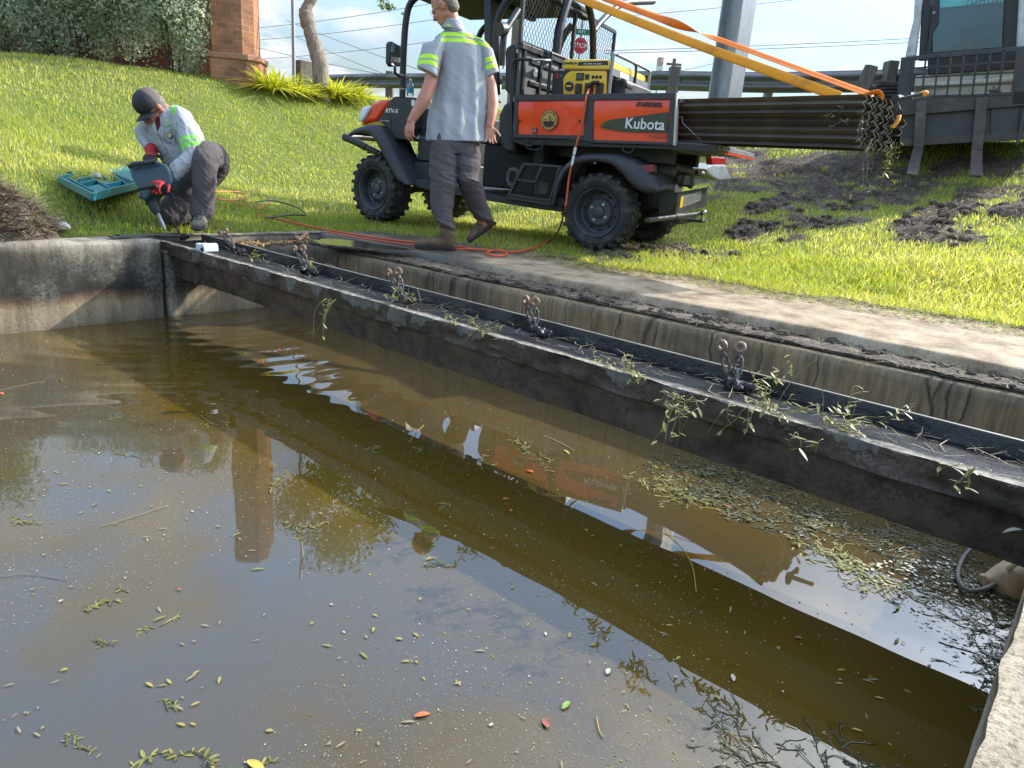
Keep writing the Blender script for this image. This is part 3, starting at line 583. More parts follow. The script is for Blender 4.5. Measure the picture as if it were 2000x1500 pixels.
def keepg(x, y):
    z = hgt(x, y); on = ((x < -5.13) & (y > -4)) | (y > gedge(x)) ; on &= ~((x > -5.13) & (y < 3.7)); m = mudf(x, y, z); on &= np.hypot(x - CASE_C[0], y - CASE_C[1]) > .27
    return on & (rng.rand(len(x)) > sst(.25, .75, m) * .97) & (y < 16)
tag(blades(400000, .020, .048, .0058, keepg, 'grass', M['grass_blade']), kind='stuff')
def keepn(x, y):
    return (y > gedge(x) - .03) & (y < gedge(x) + 1.4) & (x > -3.2) & (x < 3) & (rng.rand(len(x)) > .55 * (mudf(x, y, hgt(x, y)) > .3))
tag(blades(90000, .035, .085, .007, keepn, 'tall_grass', M['grass_blade'], rmin=4.0, rmax=7.5, a0=-10, a1=60, lean=.8), kind='stuff')
# flattened dead stalks mixed into the mud
def litter(n, ptf, lmin, lmax, w, name, mat, lift=.01, up=.25, var=(0, 1), bend=.3):
    Pp = ptf(n); n = len(Pp); th = rng.uniform(0, 2 * np.pi, n); l = rng.uniform(lmin, lmax, n); dz = rng.uniform(-.3, 1, n) * up * l
    d = np.stack([np.cos(th) * l, np.sin(th) * l, dz], -1); s = np.stack([-np.sin(th), np.cos(th), 0 * th], -1) * (w * rng.uniform(.6, 1.4, n))[:, None]; k = np.stack([-np.sin(th), np.cos(th), 0 * th], -1) * (l * rng.uniform(-bend, bend, n))[:, None]
    b = Pp + [0, 0, lift]; V = np.stack([b - s, b + s, b + d * .5 + s + k, b + d * .5 - s + k, b + d + s * .4, b + d - s * .4], 1).reshape(-1, 3); o = np.arange(n)[:, None] * 6
    F = np.concatenate([o + [0, 1, 2, 3], o + [3, 2, 4, 5]], 1).reshape(-1, 4)
    return npmesh(name, V, F, mat, np.repeat(rng.uniform(var[0], var[1], n), 6))
def mudpts(n):
    out = []
    x = rng.uniform(-4.5, 3, n * 6); y = rng.uniform(4.2, 11, n * 6); z = hgt(x, y); m = mudf(x, y, z); k = (m > .25) & (rng.rand(len(x)) < m); x, y, z, m = x[k], y[k], z[k], m[k]
    z = z + m * ((fbm(x * 7, y * 7, 3) - .45) * .16) - .02; return np.stack([x, y, z], -1)[:n]
tag(litter(16000, mudpts, .03, .12, .003, 'trampled_straw', M['straw'], up=.35), kind='stuff')

# mound of cut dead grass at the left edge
hp = atz(-15, 446, .02); mb = MB(); K = 22; rings = []
for k in range(K):
    rr = k / (K - 1); rings.append([(hp[0] + math.cos(q) * rr * .44, hp[1] + math.sin(q) * rr * .36, .02 + .30 * (1 - rr ** 1.6) * (1 + .0 * k) + (float(vn(np.array([math.cos(q) * rr * 4 + 9]), np.array([math.sin(q) * rr * 4 + 9]))[0]) - .5) * .10 * (1 - rr) - .03 * (rr > .9)) for q in [2 * math.pi * i / 40 for i in range(40)]])
mb.loft(rings, cap=False); heap = mb.build('clipping_heap', M['soil'], smooth=60); tag(heap, 'heap of dead cut grass and soil at the left edge of the lawn', 'heap')
def hpts(n):
    a = rng.uniform(0, 6.283, n); r = np.sqrt(rng.rand(n)); return np.stack([hp[0] + np.cos(a) * r * .44, hp[1] + np.sin(a) * r * .36, .02 + .30 * (1 - r ** 1.6)], -1)
st = litter(2600, hpts, .05, .16, .004, 'straw_cover', M['straw'], up=.3); st.parent = heap; st['kind'] = 'stuff'

# ================================================================ the pit
def wobble_box(name, lo, hi, mat, seg=(60, 3, 6), amp=.006, f=9, label=None, cat=None, kind=None, fn=None):
    """box of a grid of points, edges worn by noise"""
    bm = bmesh.new(); bmesh.ops.create_cube(bm, size=1)
    me = bpy.data.meshes.new(name); bm.free()
    mbx = MB(); lo = np.array(lo, float); hi = np.array(hi, float)
    def face(a0, a1, fix, side):
        n0, n1 = seg[a0], seg[a1]; g = []
        for i in range(n0 + 1):
            row = []
            for j in range(n1 + 1):
                p = np.zeros(3); p[a0] = lo[a0] + (hi[a0] - lo[a0]) * i / n0; p[a1] = lo[a1] + (hi[a1] - lo[a1]) * j / n1; p[fix] = hi[fix] if side else lo[fix]; row.append(p)
            g.append(row)
        mbx.sheet(g)
    for fix, (a0, a1) in enumerate(((1, 2), (0, 2), (0, 1))):
        for sd in (0, 1): face(a0, a1, fix, sd)
    V = np.array(mbx.v); c = (lo + hi) / 2; d = np.zeros_like(V)
    edge = (np.isclose(V, lo) | np.isclose(V, hi)).sum(1)
    for ax in range(3):
        s_ = np.sign(V[:, ax] - c[ax]) * (np.isclose(V[:, ax], lo[ax]) | np.isclose(V[:, ax], hi[ax]))
        u = V[:, (ax + 1) % 3]; w = V[:, (ax + 2) % 3]; nn = fbm(u * f + ax * 7, w * f + V[:, ax] * 3, 3)
        d[:, ax] -= s_ * amp * (nn * 1.6) * (1 + 1.5 * (edge > 1))
    V = V + d
    if fn is not None: V = fn(V)
    mbx.v = [tuple(p) for p in V]
    o = mbx.build(name, mat, smooth=40)
    m_ = o.modifiers.new('w', 'WELD'); m_.merge_threshold = .0005
    tag(o, label, cat, kind=kind); return o
BY = lambda x: 3.30 + .042 * x                      # face of the back wall
WL = wobble_box('concrete_wall', (-5.12, -1.3, -1.0), (-4.85, 2.07, 0.0), M['pit_concrete'], (4, 90, 30), .007, 7, 'stained concrete pit wall on the left with black algae band and tan waterline', 'wall')
WL2 = wobble_box('concrete_wall', (-5.04, 2.075, -1.0), (-4.85, 3.30, -.075), M['pit_concrete'], (4, 40, 30), .006, 7, 'low end wall behind the trough joining the pit wall to the board-marked wall', 'wall')
WL3 = wobble_box('concrete_kerb', (-5.16, 2.075, -.30), (-5.045, 3.60, 0.0), M['pit_concrete'], (3, 40, 8), .006, 9, 'short raised concrete kerb behind the leafy ledge beside the kneeling worker', 'kerb')
skew = lambda V: np.stack([V[:, 0], V[:, 1] + .042 * V[:, 0], V[:, 2]], -1)
WB = wobble_box('board_wall', (-4.845, 3.30, -1.0), (3.8, 3.62, -.065), M['board_wall'], (260, 4, 24), .004, 5, 'long brown board-marked back wall of the pit with vertical cracks', 'wall', fn=skew)
sl_ = wobble_box('silt', (-4.86, 3.36, -.075), (3.8, 3.60, -.042), M['silt'], (300, 14, 2), .012, 16, fn=skew); tag(sl_, kind='stuff')
wk_o = wobble_box('walkway', (-5.04, 3.56, -.35), (3.8, 5.25, 0.0), M['walk_concrete'], (300, 40, 4), .006, 5, kind='structure', fn=lambda V: np.stack([V[:, 0], V[:, 1] + .03 * V[:, 0] * np.clip((5.2 - V[:, 1]) / 1.6, 0, 1) + .20 * V[:, 0] * np.clip((V[:, 1] - 3.7) / 1.5, 0, 1), V[:, 2]], -1))
WR = wobble_box('concrete_wall', (0.0, -1.3, -1.0), (.42, 3.45, 0.0), M['coping_concrete'], (14, 200, 20), .0035, 11, 'pale rough concrete coping at the lower right corner of the photo', 'wall')
WN = wobble_box('concrete_wall', (-4.845, -1.3, -1.0), (-.005, -1.0, 0.0), M['pit_concrete'], (60, 3, 10), .006, 7, 'near wall of the pit below the camera', 'wall')
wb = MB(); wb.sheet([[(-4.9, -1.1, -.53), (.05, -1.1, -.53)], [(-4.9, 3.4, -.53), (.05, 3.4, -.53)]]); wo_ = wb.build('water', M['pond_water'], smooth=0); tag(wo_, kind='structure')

# trough: front wall with fold, ledge, upstand board
tr = thing('launder_trough', 'long blackened trough beam crossing the pit with peeling grey paint and a thin upstand', 'beam', (-2.5, 2.1, -.03))
def strip(name, prof, mat, x0=-4.98, x1=3.6, n=340, amp=.004, f=8, parent=tr, mats=None):
    g = []
    for i in range(n + 1):
        x = x0 + (x1 - x0) * i / n; row = []
        for j, (y, z) in enumerate(prof):
            a = (float(vn(np.array([x * f + j * 5.]), np.array([z * 30.]))[0]) - .5) * amp * 2; row.append((x + 2.5, y - 2.1 + a, z + .03 + a * .7))
        g.append(row)
    q = MB(); q.sheet(g); return q.build(name, mat, parent, smooth=50)
def dens(prof, k=6):
    out = []
    for a, b in zip(prof[:-1], prof[1:]):
        for i in range(k): out.append((a[0] + (b[0] - a[0]) * i / k, a[1] + (b[1] - a[1]) * i / k))
    out.append(prof[-1]); return out
strip('front_face', dens([(2.100, -.028), (2.097, -.105), (2.118, -.115), (2.130, -.248), (2.40, -.255)], 5), M['trough_face'], amp=.005)
strip('ledge', dens([(2.100, -.028), (2.12, -.026), (2.24, -.034), (2.392, -.048)], 4), M['trough_top'], amp=.004, f=14)
strip('upstand', [(2.392, -.16), (2.392, .0), (2.394, .006), (2.402, .006), (2.404, 0), (2.404, -.256)], pm('upstand', (.016, .0155, .015), (.03, .029, .027), scale=8, rough=.35, rough2=.6, bump=.5, bscale=50, c3=(.10, .095, .085), s3=3, lo3=.6, hi3=.75), amp=.002)
eg = MB()
xp = -4.98
while xp < 3.6:
    eg.bar((xp + 2.5, .298, .0375), (xp + .5 + 2.5, .298, .0375), .0115, .003); xp += .5
eg.build('upstand_edge', pm('edge_sunlit', (.34, .31, .27), (.22, .2, .17), rough=.4, metal=.5, bump=.1), tr)  # bright line along the upstand top: sunlight painted on its edge
q = MB(); q.b2((-2.49, .004, -.185), (-2.47, .29, -.004)); q.build('end_plate', M['trough_face'], tr)

# turnbuckle anchors standing on the ledge
def turnbuckle(par, base, tip, twist=0):
    base = np.array(base, float); tip = np.array(tip, float); ax = tip - base; Ln = np.linalg.norm(ax); ax /= Ln
    side = np.cross(ax, [0, 1, .2]); side /= np.linalg.norm(side); side = np.array(Matrix.Rotation(twist, 3, Vector(ax)) @ Vector(side)); fw = np.cross(side, ax)
    f = MB(); a = base + ax * Ln * .22; b = base + ax * Ln * .70; w = .0125
    for s in (-1, 1): f.tube([a + side * w * .4 * s, a + side * w * s + ax * .010, b + side * w * s - ax * .010, b + side * w * .4 * s], .0048, 8)
    f.cyl(a - ax * .008, a + ax * .010, .0085, n=10); f.cyl(b - ax * .010, b + ax * .008, .0085, n=10)
    fo = f.build('turnbuckle', M['turnbuckle'], par)
    r = MB(); r.cyl(base, base + ax * Ln * .40, .0048, n=8); r.cyl(base + ax * Ln * .58, base + ax * Ln * .80, .0048, n=8); r.build('threaded_rod', M['grey_metal'], fo)
    e = MB(); c = base + ax * (Ln * .80 + .016); n = 20; rad = .0155
    e.tube([c + (side * math.cos(2 * math.pi * i / n) + ax * math.sin(2 * math.pi * i / n)) * rad for i in range(n)], .0078, 6, closed=True)
    e.build('eye', M['eye_rust'], fo); return fo
def anchor(px, py, tips, label, blk=1.0):
    c = atz(px, py, -.035); t = thing('turnbuckle_anchor', label, 'bracket', c, group='turnbuckle anchors along the trough')
    m_ = MB(); rs = np.random.RandomState(int(px))
    for i in range(7): m_.ell((rs.uniform(-.03, .06), rs.uniform(-.015, .03), rs.uniform(.008, .022)), (rs.uniform(.014, .026), rs.uniform(.012, .02), rs.uniform(.012, .022)), n=9, m=6)
    m_.cyl((-.03, .01, .022), (.075, .012, .020), .014, n=10); m_.b2((-.02, -.012, 0), (.06, .02, .014))
    m_.build('anchor_block', M['wet_black'], t, smooth=60)
    for k, (tx, ty) in enumerate(tips):
        w = onplane(tx, ty, c + CF * (.0 + .012 * k), CF) - c; turnbuckle(t, (np.array([(tx - px) * .0006, .004, .018])), w, twist=.5 * k)
    return t
anchor(352, 466, [(337, 428)], 'turnbuckle anchor nearest the breaker chisel at the far left end of the trough')
anchor(462, 494, [(427, 452), (438, 448)], 'pair of turnbuckles tipped left behind the white box')
anchor(598, 534, [(574, 482), (591, 481)], 'third pair of turnbuckles from the left end, rusty open eyes')
anchor(786, 590, [(758, 528), (777, 525)], 'middle pair of turnbuckles leaning left with copper-brown eyes')
anchor(1044, 655, [(1025, 580), (1045, 585)], 'upright pair of turnbuckles with muddy round eyes, next to last on the right')
anchor(1430, 760, [(1408, 668), (1446, 672)], 'rightmost and nearest pair of tall turnbuckles among trailing weeds')
# ================================================================ utility truck (local frame: x forward, y towards the pit, z up)
PR = atz(1165, 490, 0.0); _a = R_(13)
RF = np.array([-math.cos(_a), -math.sin(_a), 0.]); RN = np.array([math.sin(_a), -math.cos(_a), 0.]); RU = np.array([0, 0, 1.])
RM = np.array([RF, RN, RU])
truck = thing('utility_truck', 'orange and black off-road utility truck with a cargo bed parked on the grass', 'utility truck', PR, RM)
def toL(p): return RM @ (np.array(p, float) - PR)
def ry(px, py, y=0.0): return toL(onplane(px, py, PR + RN * y, RN))
def rx(px, py, x=0.0): return toL(onplane(px, py, PR + RF * x, RF))
def rpoly(mb, pts, y0, y1, sub=False):
    P = [ry(a, b, y0) for a, b in pts]
    if sub: P = smoothline(P + [P[0]], 3)[:-1]
    mb.prism(P, (0, y1 - y0, 0)); return mb
def TX(p, ysize=None): # text matrix on the near side, readable from the pit
    return Matrix(((-1, 0, 0, p[0]), (0, 0, 1, p[1]), (0, 1, 0, p[2]), (0, 0, 0, 1)))
def make_wheel(par, cx, cy, cz, steer=0.0, out=1, R=.318, w=.26, rr=.205):
    wroot = bpy.data.objects.new('wheel', None); COL.objects.link(wroot); wroot.parent = par; wroot.empty_display_size = .05
    wroot.matrix_basis = Matrix.Translation((cx, cy, cz)) @ Matrix.Rotation(steer, 4, 'Z') @ (Matrix.Identity(4) if out > 0 else Matrix.Rotation(math.pi, 4, 'Z'))
    h = w / 2; t = MB()
    prof = [(rr - .012, h - .030), (rr + .006, h - .010), (rr + .03, h - .002), (R * .80, h + .002), (R * .90, h - .012), (R * .955, h - .040), (R * .965, 0), (R * .955, -h + .040), (R * .90, -h + .012), (R * .80, -h), (rr + .03, -h), (rr - .01, -h + .02)]
    t.lathe((0, 0, 0), (0, 1, 0), prof, 56, closed=True)
    for s in (1, -1):
        for k in range(22):                                       # hooked side lugs
            q = 2 * math.pi * (k + .5 * (s > 0)) / 22; rad = np.array([math.cos(q), 0, math.sin(q)]); tan = np.array([-math.sin(q), 0, math.cos(q)]); ay = np.array([0, 1., 0])
            wd = .030 if k % 2 else .026
            t.box(rad * (R * .965) + ay * s * (h - .052) + tan * .004 * s, (.020, .075, wd*1.25), (rad, ay, tan), .9)
            t.box(rad * (R * .905) + ay * s * (h - .012) + tan * .004, (.052, .016, wd * 1.2), (rad, ay, tan), .9)
            t.box(rad * (R * .962) + ay * s * (.026) + tan * .022, (.022, .046, .034), (rad, (ay + tan * .35 * s) / 1.06, np.cross(rad, (ay + tan * .35 * s) / 1.06)), .88)
    t.build('tyre', M['tyre_rubber'], wroot, smooth=30)
    r = MB()
    r.lathe((0, 0, 0), (0, 1, 0), [(rr - .016, h - .03), (rr - .004, h - .012), (rr - .006, h - .006), (rr - .016, h - .010), (rr - .026, h - .028), (rr - .034, h - .055), (rr - .036, h - .10), (rr - .050, h - .108), (.125, h - .098), (.112, h - .080), (.098, h - .072), (.050, h - .074), (.046, h - .060), (.036, h - .054), (.02, h - .052), (.001, h - .052), (.001, h - .14), (rr - .02, h - .15), (rr - .012, h - .05)], 48, closed=False, cap=False)
    rim = r.build('rim', M['rim_steel'], wroot, smooth=32)
    n = MB()
    for k in range(4):
        q = 2 * math.pi * k / 4 + .5; c = np.array([math.cos(q) * .074, h - .072, math.sin(q) * .074]); n.cyl(c, c + [0, .016, 0], .0085, .0075, 6); n.cyl(c, c + [0, .004, 0], .012, n=12)
    n.build('lug_nut', M['chrome'], rim, smooth=0)
    s_ = MB()
    for k in range(10):
        q = 2 * math.pi * k / 10 + .2; c = np.array([math.cos(q) * (rr - .062), h - .100, math.sin(q) * (rr - .062)]); s_.cyl(c, c + [0, .004, 0], .011, n=10)
    s_.build('vent_hole', M['dark_void'], rim, smooth=0)
    return wroot
rc = ry(1163, 415); fc = ry(727, 370)
make_wheel(truck, rc[0], -.13, .312); make_wheel(truck, fc[0], -.15, .312, steer=R_(-9)); make_wheel(truck, rc[0], -1.36, .312, out=-1); make_wheel(truck, fc[0], -1.36, .312, steer=R_(-9), out=-1)

# front body
b = MB(); rpoly(b, [(702, 246), (708, 232), (718, 211), (727, 200), (742, 195), (764, 193), (750, 216), (736, 236), (718, 240)], -.16, -1.34)
hood = b.build('hood', M['orange_paint'], truck, bevel=.03)
b = MB(); rpoly(b, [(700, 232), (702, 218), (708, 209), (719, 206), (722, 211), (714, 226), (705, 240)], -.13, -.34); b.build('headlight', M['clear_lens'], truck, bevel=.015)
b = MB(); P0 = [ry(a, c, -.13) for a, c in [(700, 232), (702, 218), (708, 209), (719, 206), (722, 211), (714, 226), (705, 240)]]; b.prism([p + [0, -1.03, 0] for p in P0], (0, -.21, 0)); b.build('headlight', M['clear_lens'], truck, bevel=.015)
b = MB(); rpoly(b, [(766, 190), (772, 188), (809, 190), (812, 250), (797, 274), (772, 272), (764, 262), (752, 246), (738, 236), (751, 215)], -.10, -1.40); cowl = b.build('cowl', M['black_plastic'], truck, bevel=.012)
p = ry(765, 217, -.095); text('lettering', 'RTV-X', .052, M['decal_white'], cowl, TX(p), bold=.0012, shear=.2)
p = ry(751, 235.5, -.0955); text('lettering', 'Power Steering', .018, M['decal_white'], cowl, TX(p))
b = MB(); b.b2((ry(764, 240, -.1)[0] - .003, -.099, ry(764, 262, -.1)[2]), (ry(764, 240, -.1)[0] + .001, -.0975, ry(764, 232, -.1)[2])); b.build('panel_gap', M['dark_void'], cowl)
q = ry(806, 198, -.1); b = MB(); b.b2((q[0] - .025, -.0995, q[2] - .04), (q[0] + .012, -.098, q[2] + .012)); b.build('warning_label', M['decal_white'], cowl)
def flare(name, outer, inner, y0, y1, mat):
    """arched wing: outer edge band plus an inward top so it shades the tyre"""
    b = MB(); n = max(len(outer), len(inner)) * 4
    def res(pts, y):
        P = np.array(smoothline([ry(a, c, y) for a, c in pts], 8)); s = np.r_[0, np.cumsum(np.linalg.norm(np.diff(P, axis=0), axis=1))]; u = np.linspace(0, s[-1], n)
        return np.stack([np.interp(u, s, P[:, k]) for k in range(3)], -1)
    o = res(outer, 0); i = res(inner, 0); c = (o * .6 + i * .4); g = []
    yA, yB = y0, y1; mid = lambda A, B, t: A * (1 - t) + B * t
    for k in range(n):
        O, I = o[k].copy(), i[k].copy()
        row = []
        for t, yy in ((1.0, yA - .03), (.97, yA - .004), (.80, yA + .012), (.40, yA + .010), (.12, yA - .015), (.0, yA - .05), (-.03, (yA + yB) / 2), (-.03, yB)):
            pnt = O + (I - O) * t; pnt[1] = yy; row.append(pnt)
        g.append(row)
    b.sheet(g); ob = b.build(name, mat, truck, smooth=60); m_ = ob.modifiers.new('s', 'SOLIDIFY'); m_.thickness = .008; m_.offset = -1; return ob
flare('front_fender', [(684, 262), (687, 256), (698, 249), (722, 243), (740, 248), (753, 262), (768, 294), (786, 328), (806, 360)], [(685, 266), (692, 263), (706, 260), (724, 264), (733, 273), (745, 294), (761, 323), (778, 352), (796, 362)], .02, -.34, M['fender_plastic'])
flare('rear_fender', [(1076, 404), (1080, 378), (1088, 345), (1106, 318), (1136, 301), (1177, 299), (1212, 302), (1242, 314), (1271, 337), (1292, 361), (1295, 372)], [(1084, 404), (1089, 380), (1100, 350), (1115, 329), (1136, 319), (1165, 316), (1195, 323), (1218, 344), (1240, 368), (1262, 377), (1290, 374)], .02, -.34, M['fender_plastic'])
b = MB(); P1 = [ry(a, c, .0) for a, c in [(1381, 329), (1400, 322), (1419, 325), (1430, 351), (1404, 354), (1387, 342)]]
def farfender():
    pts = [rx(a, c, -.30) for a, c in [(1378, 330), (1392, 321), (1418, 322), (1430, 350), (1404, 353), (1387, 343)]]
    b.prism(pts, (.30, 0, 0)); return b.build('far_fender', M['dusty_white'], truck, bevel=.02)
farfender()
b = MB(); a0 = ry(673, 268, -.25); a1 = ry(716, 288, -.25); b.tube([a0, a0 + (a1 - a0) * .5 + [0, 0, .004], a1], .036, 14); b.tube([a0 + [0, -.0, 0], a0 + [.03, -.3, .02], a0 + [.03, -.75, .02], a0 + [0, -1.0, 0]], .034, 12)
b.tube([a1, a1 + [-.2, 0, -.06]], .03, 10); b.build('bumper', M['black_steel'], truck)
# front suspension and dark underside
b = MB(); b.tube([ry(722, 300, -.4), ry(722, 285, -.4)], .03, 10); b.bar(ry(735, 300, -.4), ry(800, 300, -.4), .05, .05); b.bar(ry(795, 378, -.3), ry(820, 368, -.45), .03, .03); b.bar((fc[0], -.28, .31), (fc[0], -1.3, .31), .06, .06)
b.bar((rc[0], -.28, .31), (rc[0], -1.3, .31), .09, .09); b.b2((fc[0] - .35, -1.15, .36), (fc[0] + .35, -.40, .62)); b.build('axle', M['black_steel'], truck)
# sill and floor pan
b = MB(); rpoly(b, [(796, 352), (812, 350), (833, 352), (900, 366), (1000, 388), (1060, 378), (1102, 388), (1098, 414), (1055, 409), (940, 390), (833, 371), (806, 363)], -.05, -1.44); b.build('sill', M['black_plastic'], truck, bevel=.006)
# under-seat box, seat and cab interior, all black
b = MB(); z0 = .42; b.b2((.62, -1.38, z0), (1.35, -.32, .80)); b.b2((.62, -1.42, .33), (.72, -.10, 1.0)); b.build('seat_base', M['dark_void'], truck, bevel=.02)
b = MB(); b.b2((.95, -1.32, .80), (1.42, -.30, .93)); b.build('seat', M['black_plastic'], truck, bevel=.04)
b = MB(); rpoly(b, [(989, 92), (996, 87), (1008, 86), (1008, 190), (996, 187), (986, 176), (986, 102)], -.12, -1.30); b.build('seat_back', M['black_plastic'], truck, bevel=.02)
b = MB(); rpoly(b, [(972, 252), (974, 222), (983, 204), (1000, 194), (1006, 300), (985, 298), (975, 280)], -.08, -.45); b.build('seat_bolster', M['black_plastic'], truck, bevel=.03)
b = MB(); rpoly(b, [(780, 276), (790, 276), (803, 300), (833, 302), (833, 358), (816, 350), (806, 330)], -.36, -.44); rpoly(b, [(809, 261), (836, 266), (836, 274), (811, 272)], -.20, -.30); b.build('heat_shield', M['white_plastic'], truck, bevel=.01)
b = MB(); b.b2((1.75, -1.38, .34), (2.05, -.18, .60)); b.b2((1.78, -1.36, .6), (2.02, -.2, 1.08)); b.build('dashboard', M['black_plastic'], truck, bevel=.02)
b = MB(); c = np.array([1.55, -.42, 1.10]); ax = np.array([-.45, 0, .89]); aa, bb, _ = basis(ax); b.tube([c + (aa * math.cos(i * math.pi / 12) + bb * math.sin(i * math.pi / 12)) * .17 for i in range(24)], .014, 8, closed=True); b.cyl(c, c - ax * .35, .025); b.bar(c - aa * .16, c + aa * .16, .03, .012); b.build('steering_wheel', M['black_plastic'], truck)
# roll cage
def pipe(name, pts, r, mat='black_steel', n=12, k=5): q = MB(); q.tube(smoothline(pts, k), r, n); return q.build(name, M[mat], truck, smooth=60)
for s, yy in (('n', -.12), ('f', -1.38)):
    A = [ry(786, 190, -.12), ry(787, 140, -.12), ry(789, 90, -.12), ry(793, 40, -.12), ry(803, 5, -.12), ry(835, -22, -.12)]
    pipe('front_pillar', [p + [0, yy + .12, 0] for p in A], .030)
    Bp = [ry(970, 185, -.12), ry(968, 130, -.12), ry(969, 60, -.12), ry(978, 22, -.12), ry(1000, -12, -.12)]
    pipe('rear_pillar', [p + [0, yy + .12, 0] for p in Bp], .034)
b = MB()
for ly, px_ in ((-.12, 950),): rpoly(b, [(944, -30), (958, -30), (960, 190), (947, 190)], ly, ly - .05)
b.build('door_post', M['black_plastic'], truck, bevel=.008)
b = MB()   # collar straps on the front pillar
for py in (27, 147, 174): c = ry(787 + (4 if py < 50 else 0), py, -.12); b.cyl(c - [0, 0, .006], c + [0, 0, .006], .035, n=16)
b.build('hose_clamp', M['grey_metal'], truck)
zt = ry(803, 0, -.12)[2] + .07
b = MB(); b.b2((.86, -1.46, zt + .02), (2.30, -.04, zt + .075)); b.b2((.86, -1.40, zt - .02), (.96, -.1, zt + .02)); b.b2((1.45, -1.40, zt - .02), (1.53, -.1, zt + .02)); b.build('roof', M['dark_void'], truck, bevel=.02)
# rear hoop, far side: Y-shaped tubes seen through the screen, and the crossbar that carries the straps
XH = .80
b0 = rx(1100, 112, XH)
pipe('cage_tube', [rx(1086, 108, XH), rx(1092, 60, XH), rx(1106, 10, XH), rx(1120, -30, XH)], .040)
pipe('cage_tube', [rx(1158, 150, XH), rx(1158, 62, XH), rx(1152, 20, XH), rx(1140, -20, XH)], .034)
pipe('cage_tube', [rx(1160, 60, XH), rx(1172, 44, XH), rx(1195, 22, XH), rx(1222, 6, XH), rx(1276, 3, XH)], .032)
pipe('cage_tube', [rx(980, 128, XH), rx(984, 70, XH), rx(992, 52, XH), rx(1012, 20, XH)], .026)
q = ry(976, 57, -.5); b = MB(); b.cyl(rx(974, 57, XH), rx(984, 57, XH), .05, n=14); b.build('clamp', M['black_steel'], truck)
# bulkhead and screen at the front of the bed
XB = .885
TL = rx(1011, -14, XB); BL = rx(1009, 82, XB); BR = rx(1196, 113, XB); TR = rx(1199, 36, XB); y0, y1 = -.02, -1.46
BL = np.array([XB, y0, ry(1009, 82, y0)[2]]); BR_ = rx(1196, 111, XB); zb0, zb1 = BL[2], BR_[2]; y1 = BR_[1]
bh = MB(); fl = .87; bh.b2((XB, y1, fl), (XB + .025, y0 - .02, zb0 - .03)); bulk = bh.build('bulkhead', M['panel_grey'], truck, bevel=.004)
r_ = MB()
for k in range(4): zz_ = fl + .10 + k * .17; r_.b2((XB - .018, y1 + .03, zz_), (XB, y0 - .2, zz_ + .035))
for yy in (-.10, -.42, -.85): r_.b2((XB - .022, yy - .02, fl), (XB - .0005, yy + .02, zb0 - .04))
r_.b2((XB - .03, y1, zb0 - .05), (XB + .03, y0, zb0 - .005)); r_.build('rib', M['black_steel'], bulk, bevel=.003)
q = rx(1046, 141, XB - .02); b = MB(); b.b2((XB - .024, q[1] - .03, q[2] - .035), (XB - .0225, q[1] + .03, q[2] + .035)); b.build('sticker', M['decal_white'], bulk)
zs0 = zb0 + .0; zs1 = zt + .01
sc_ = MB()
for a_, c_ in (((XB, y0, zs0), (XB, y1, zs0)), ((XB, y0, zs1), (XB, y1, zs1)), ((XB, y0, zs0), (XB, y0, zs1)), ((XB, y1, zs0), (XB, y1, zs1)), ((XB, y0 * .5 + y1 * .5, zs0), (XB, y0 * .5 + y1 * .5, zs1))): sc_.bar(a_, c_, .030, .030)
scr = sc_.build('screen_frame', M['black_steel'], truck)
mw = MB(); pit = .058; Hh = zs1 - zs0; Ww = y0 - y1; tt = .0030; kx = .75
k = -int(Hh / pit * 1.5)
u = -Hh * kx
while u < Ww:
    for sgn in (1, -1):
        ua, za, ub, zb_ = u, 0, u + Hh * kx, Hh
        if ua < 0: za = -ua / kx; ua = 0
        if ub > Ww: zb_ = (Ww - u) / kx; ub = Ww
        if sgn < 0: ua, ub = Ww - ua, Ww - ub
        mw.bar((XB, y0 - ua, zs0 + za), (XB, y0 - ub, zs0 + zb_), tt, tt)
    u += pit
mw.build('wire_mesh', M['black_steel'], scr, smooth=0)
pipe('bed_hoop', [ry(1040, 117, -.0), ry(1012, 116, -.0), ry(1001, 126, -.0), ry(999, 180, -.0), ry(999, 258, -.0), ry(1008, 276, 0), ry(1040, 286, 0)], .013, 'black_steel')
# cargo bed
bed = MB(); bed.b2((-.50, -1.42, .845), (.90, -.05, .872)); bed.b2((-.50, -1.46, .872), (.90, -1.42, 1.17)); bf = bed.build('bed_floor', M['panel_grey'], truck, bevel=.003)
def frame_side(pts, y, w, d, name):
    b = MB(); P = [ry(a, c, y) for a, c in pts]
    for i in range(4): b.bar(P[i], P[(i + 1) % 4], d, w, up=(0, 1, 0))
    return b
b = MB(); y = .0
o_ = [(1004, 185), (1320, 181), (1312, 281), (1003, 269)]; i1 = [(1011, 197), (1142, 196.5), (1140, 264.5), (1010, 262)]; i2 = [(1159, 196), (1309, 194), (1303, 277.5), (1157, 273)]
def strip4(b, pts, y0, y1): b.prism([ry(a, c, y0) for a, c in pts], (0, y1 - y0, 0))
strip4(b, [(1004, 185), (1320, 181), (1319, 194), (1004, 197)], .012, -.03); strip4(b, [(1003, 262), (1140, 264.5), (1140, 272), (1003, 269)], .012, -.03); strip4(b, [(1157, 273), (1304, 277.5), (1304, 283), (1157, 279)], .012, -.03)
strip4(b, [(1004, 197), (1011, 197), (1010, 262), (1003, 262)], .012, -.03); strip4(b, [(1142, 196), (1159, 196), (1157, 279), (1140, 272)], .013, -.03); strip4(b, [(1308, 194), (1319, 194), (1314, 283), (1303, 283)], .014, -.03)
b.build('side_frame', M['fender_plastic'], truck, bevel=.003)
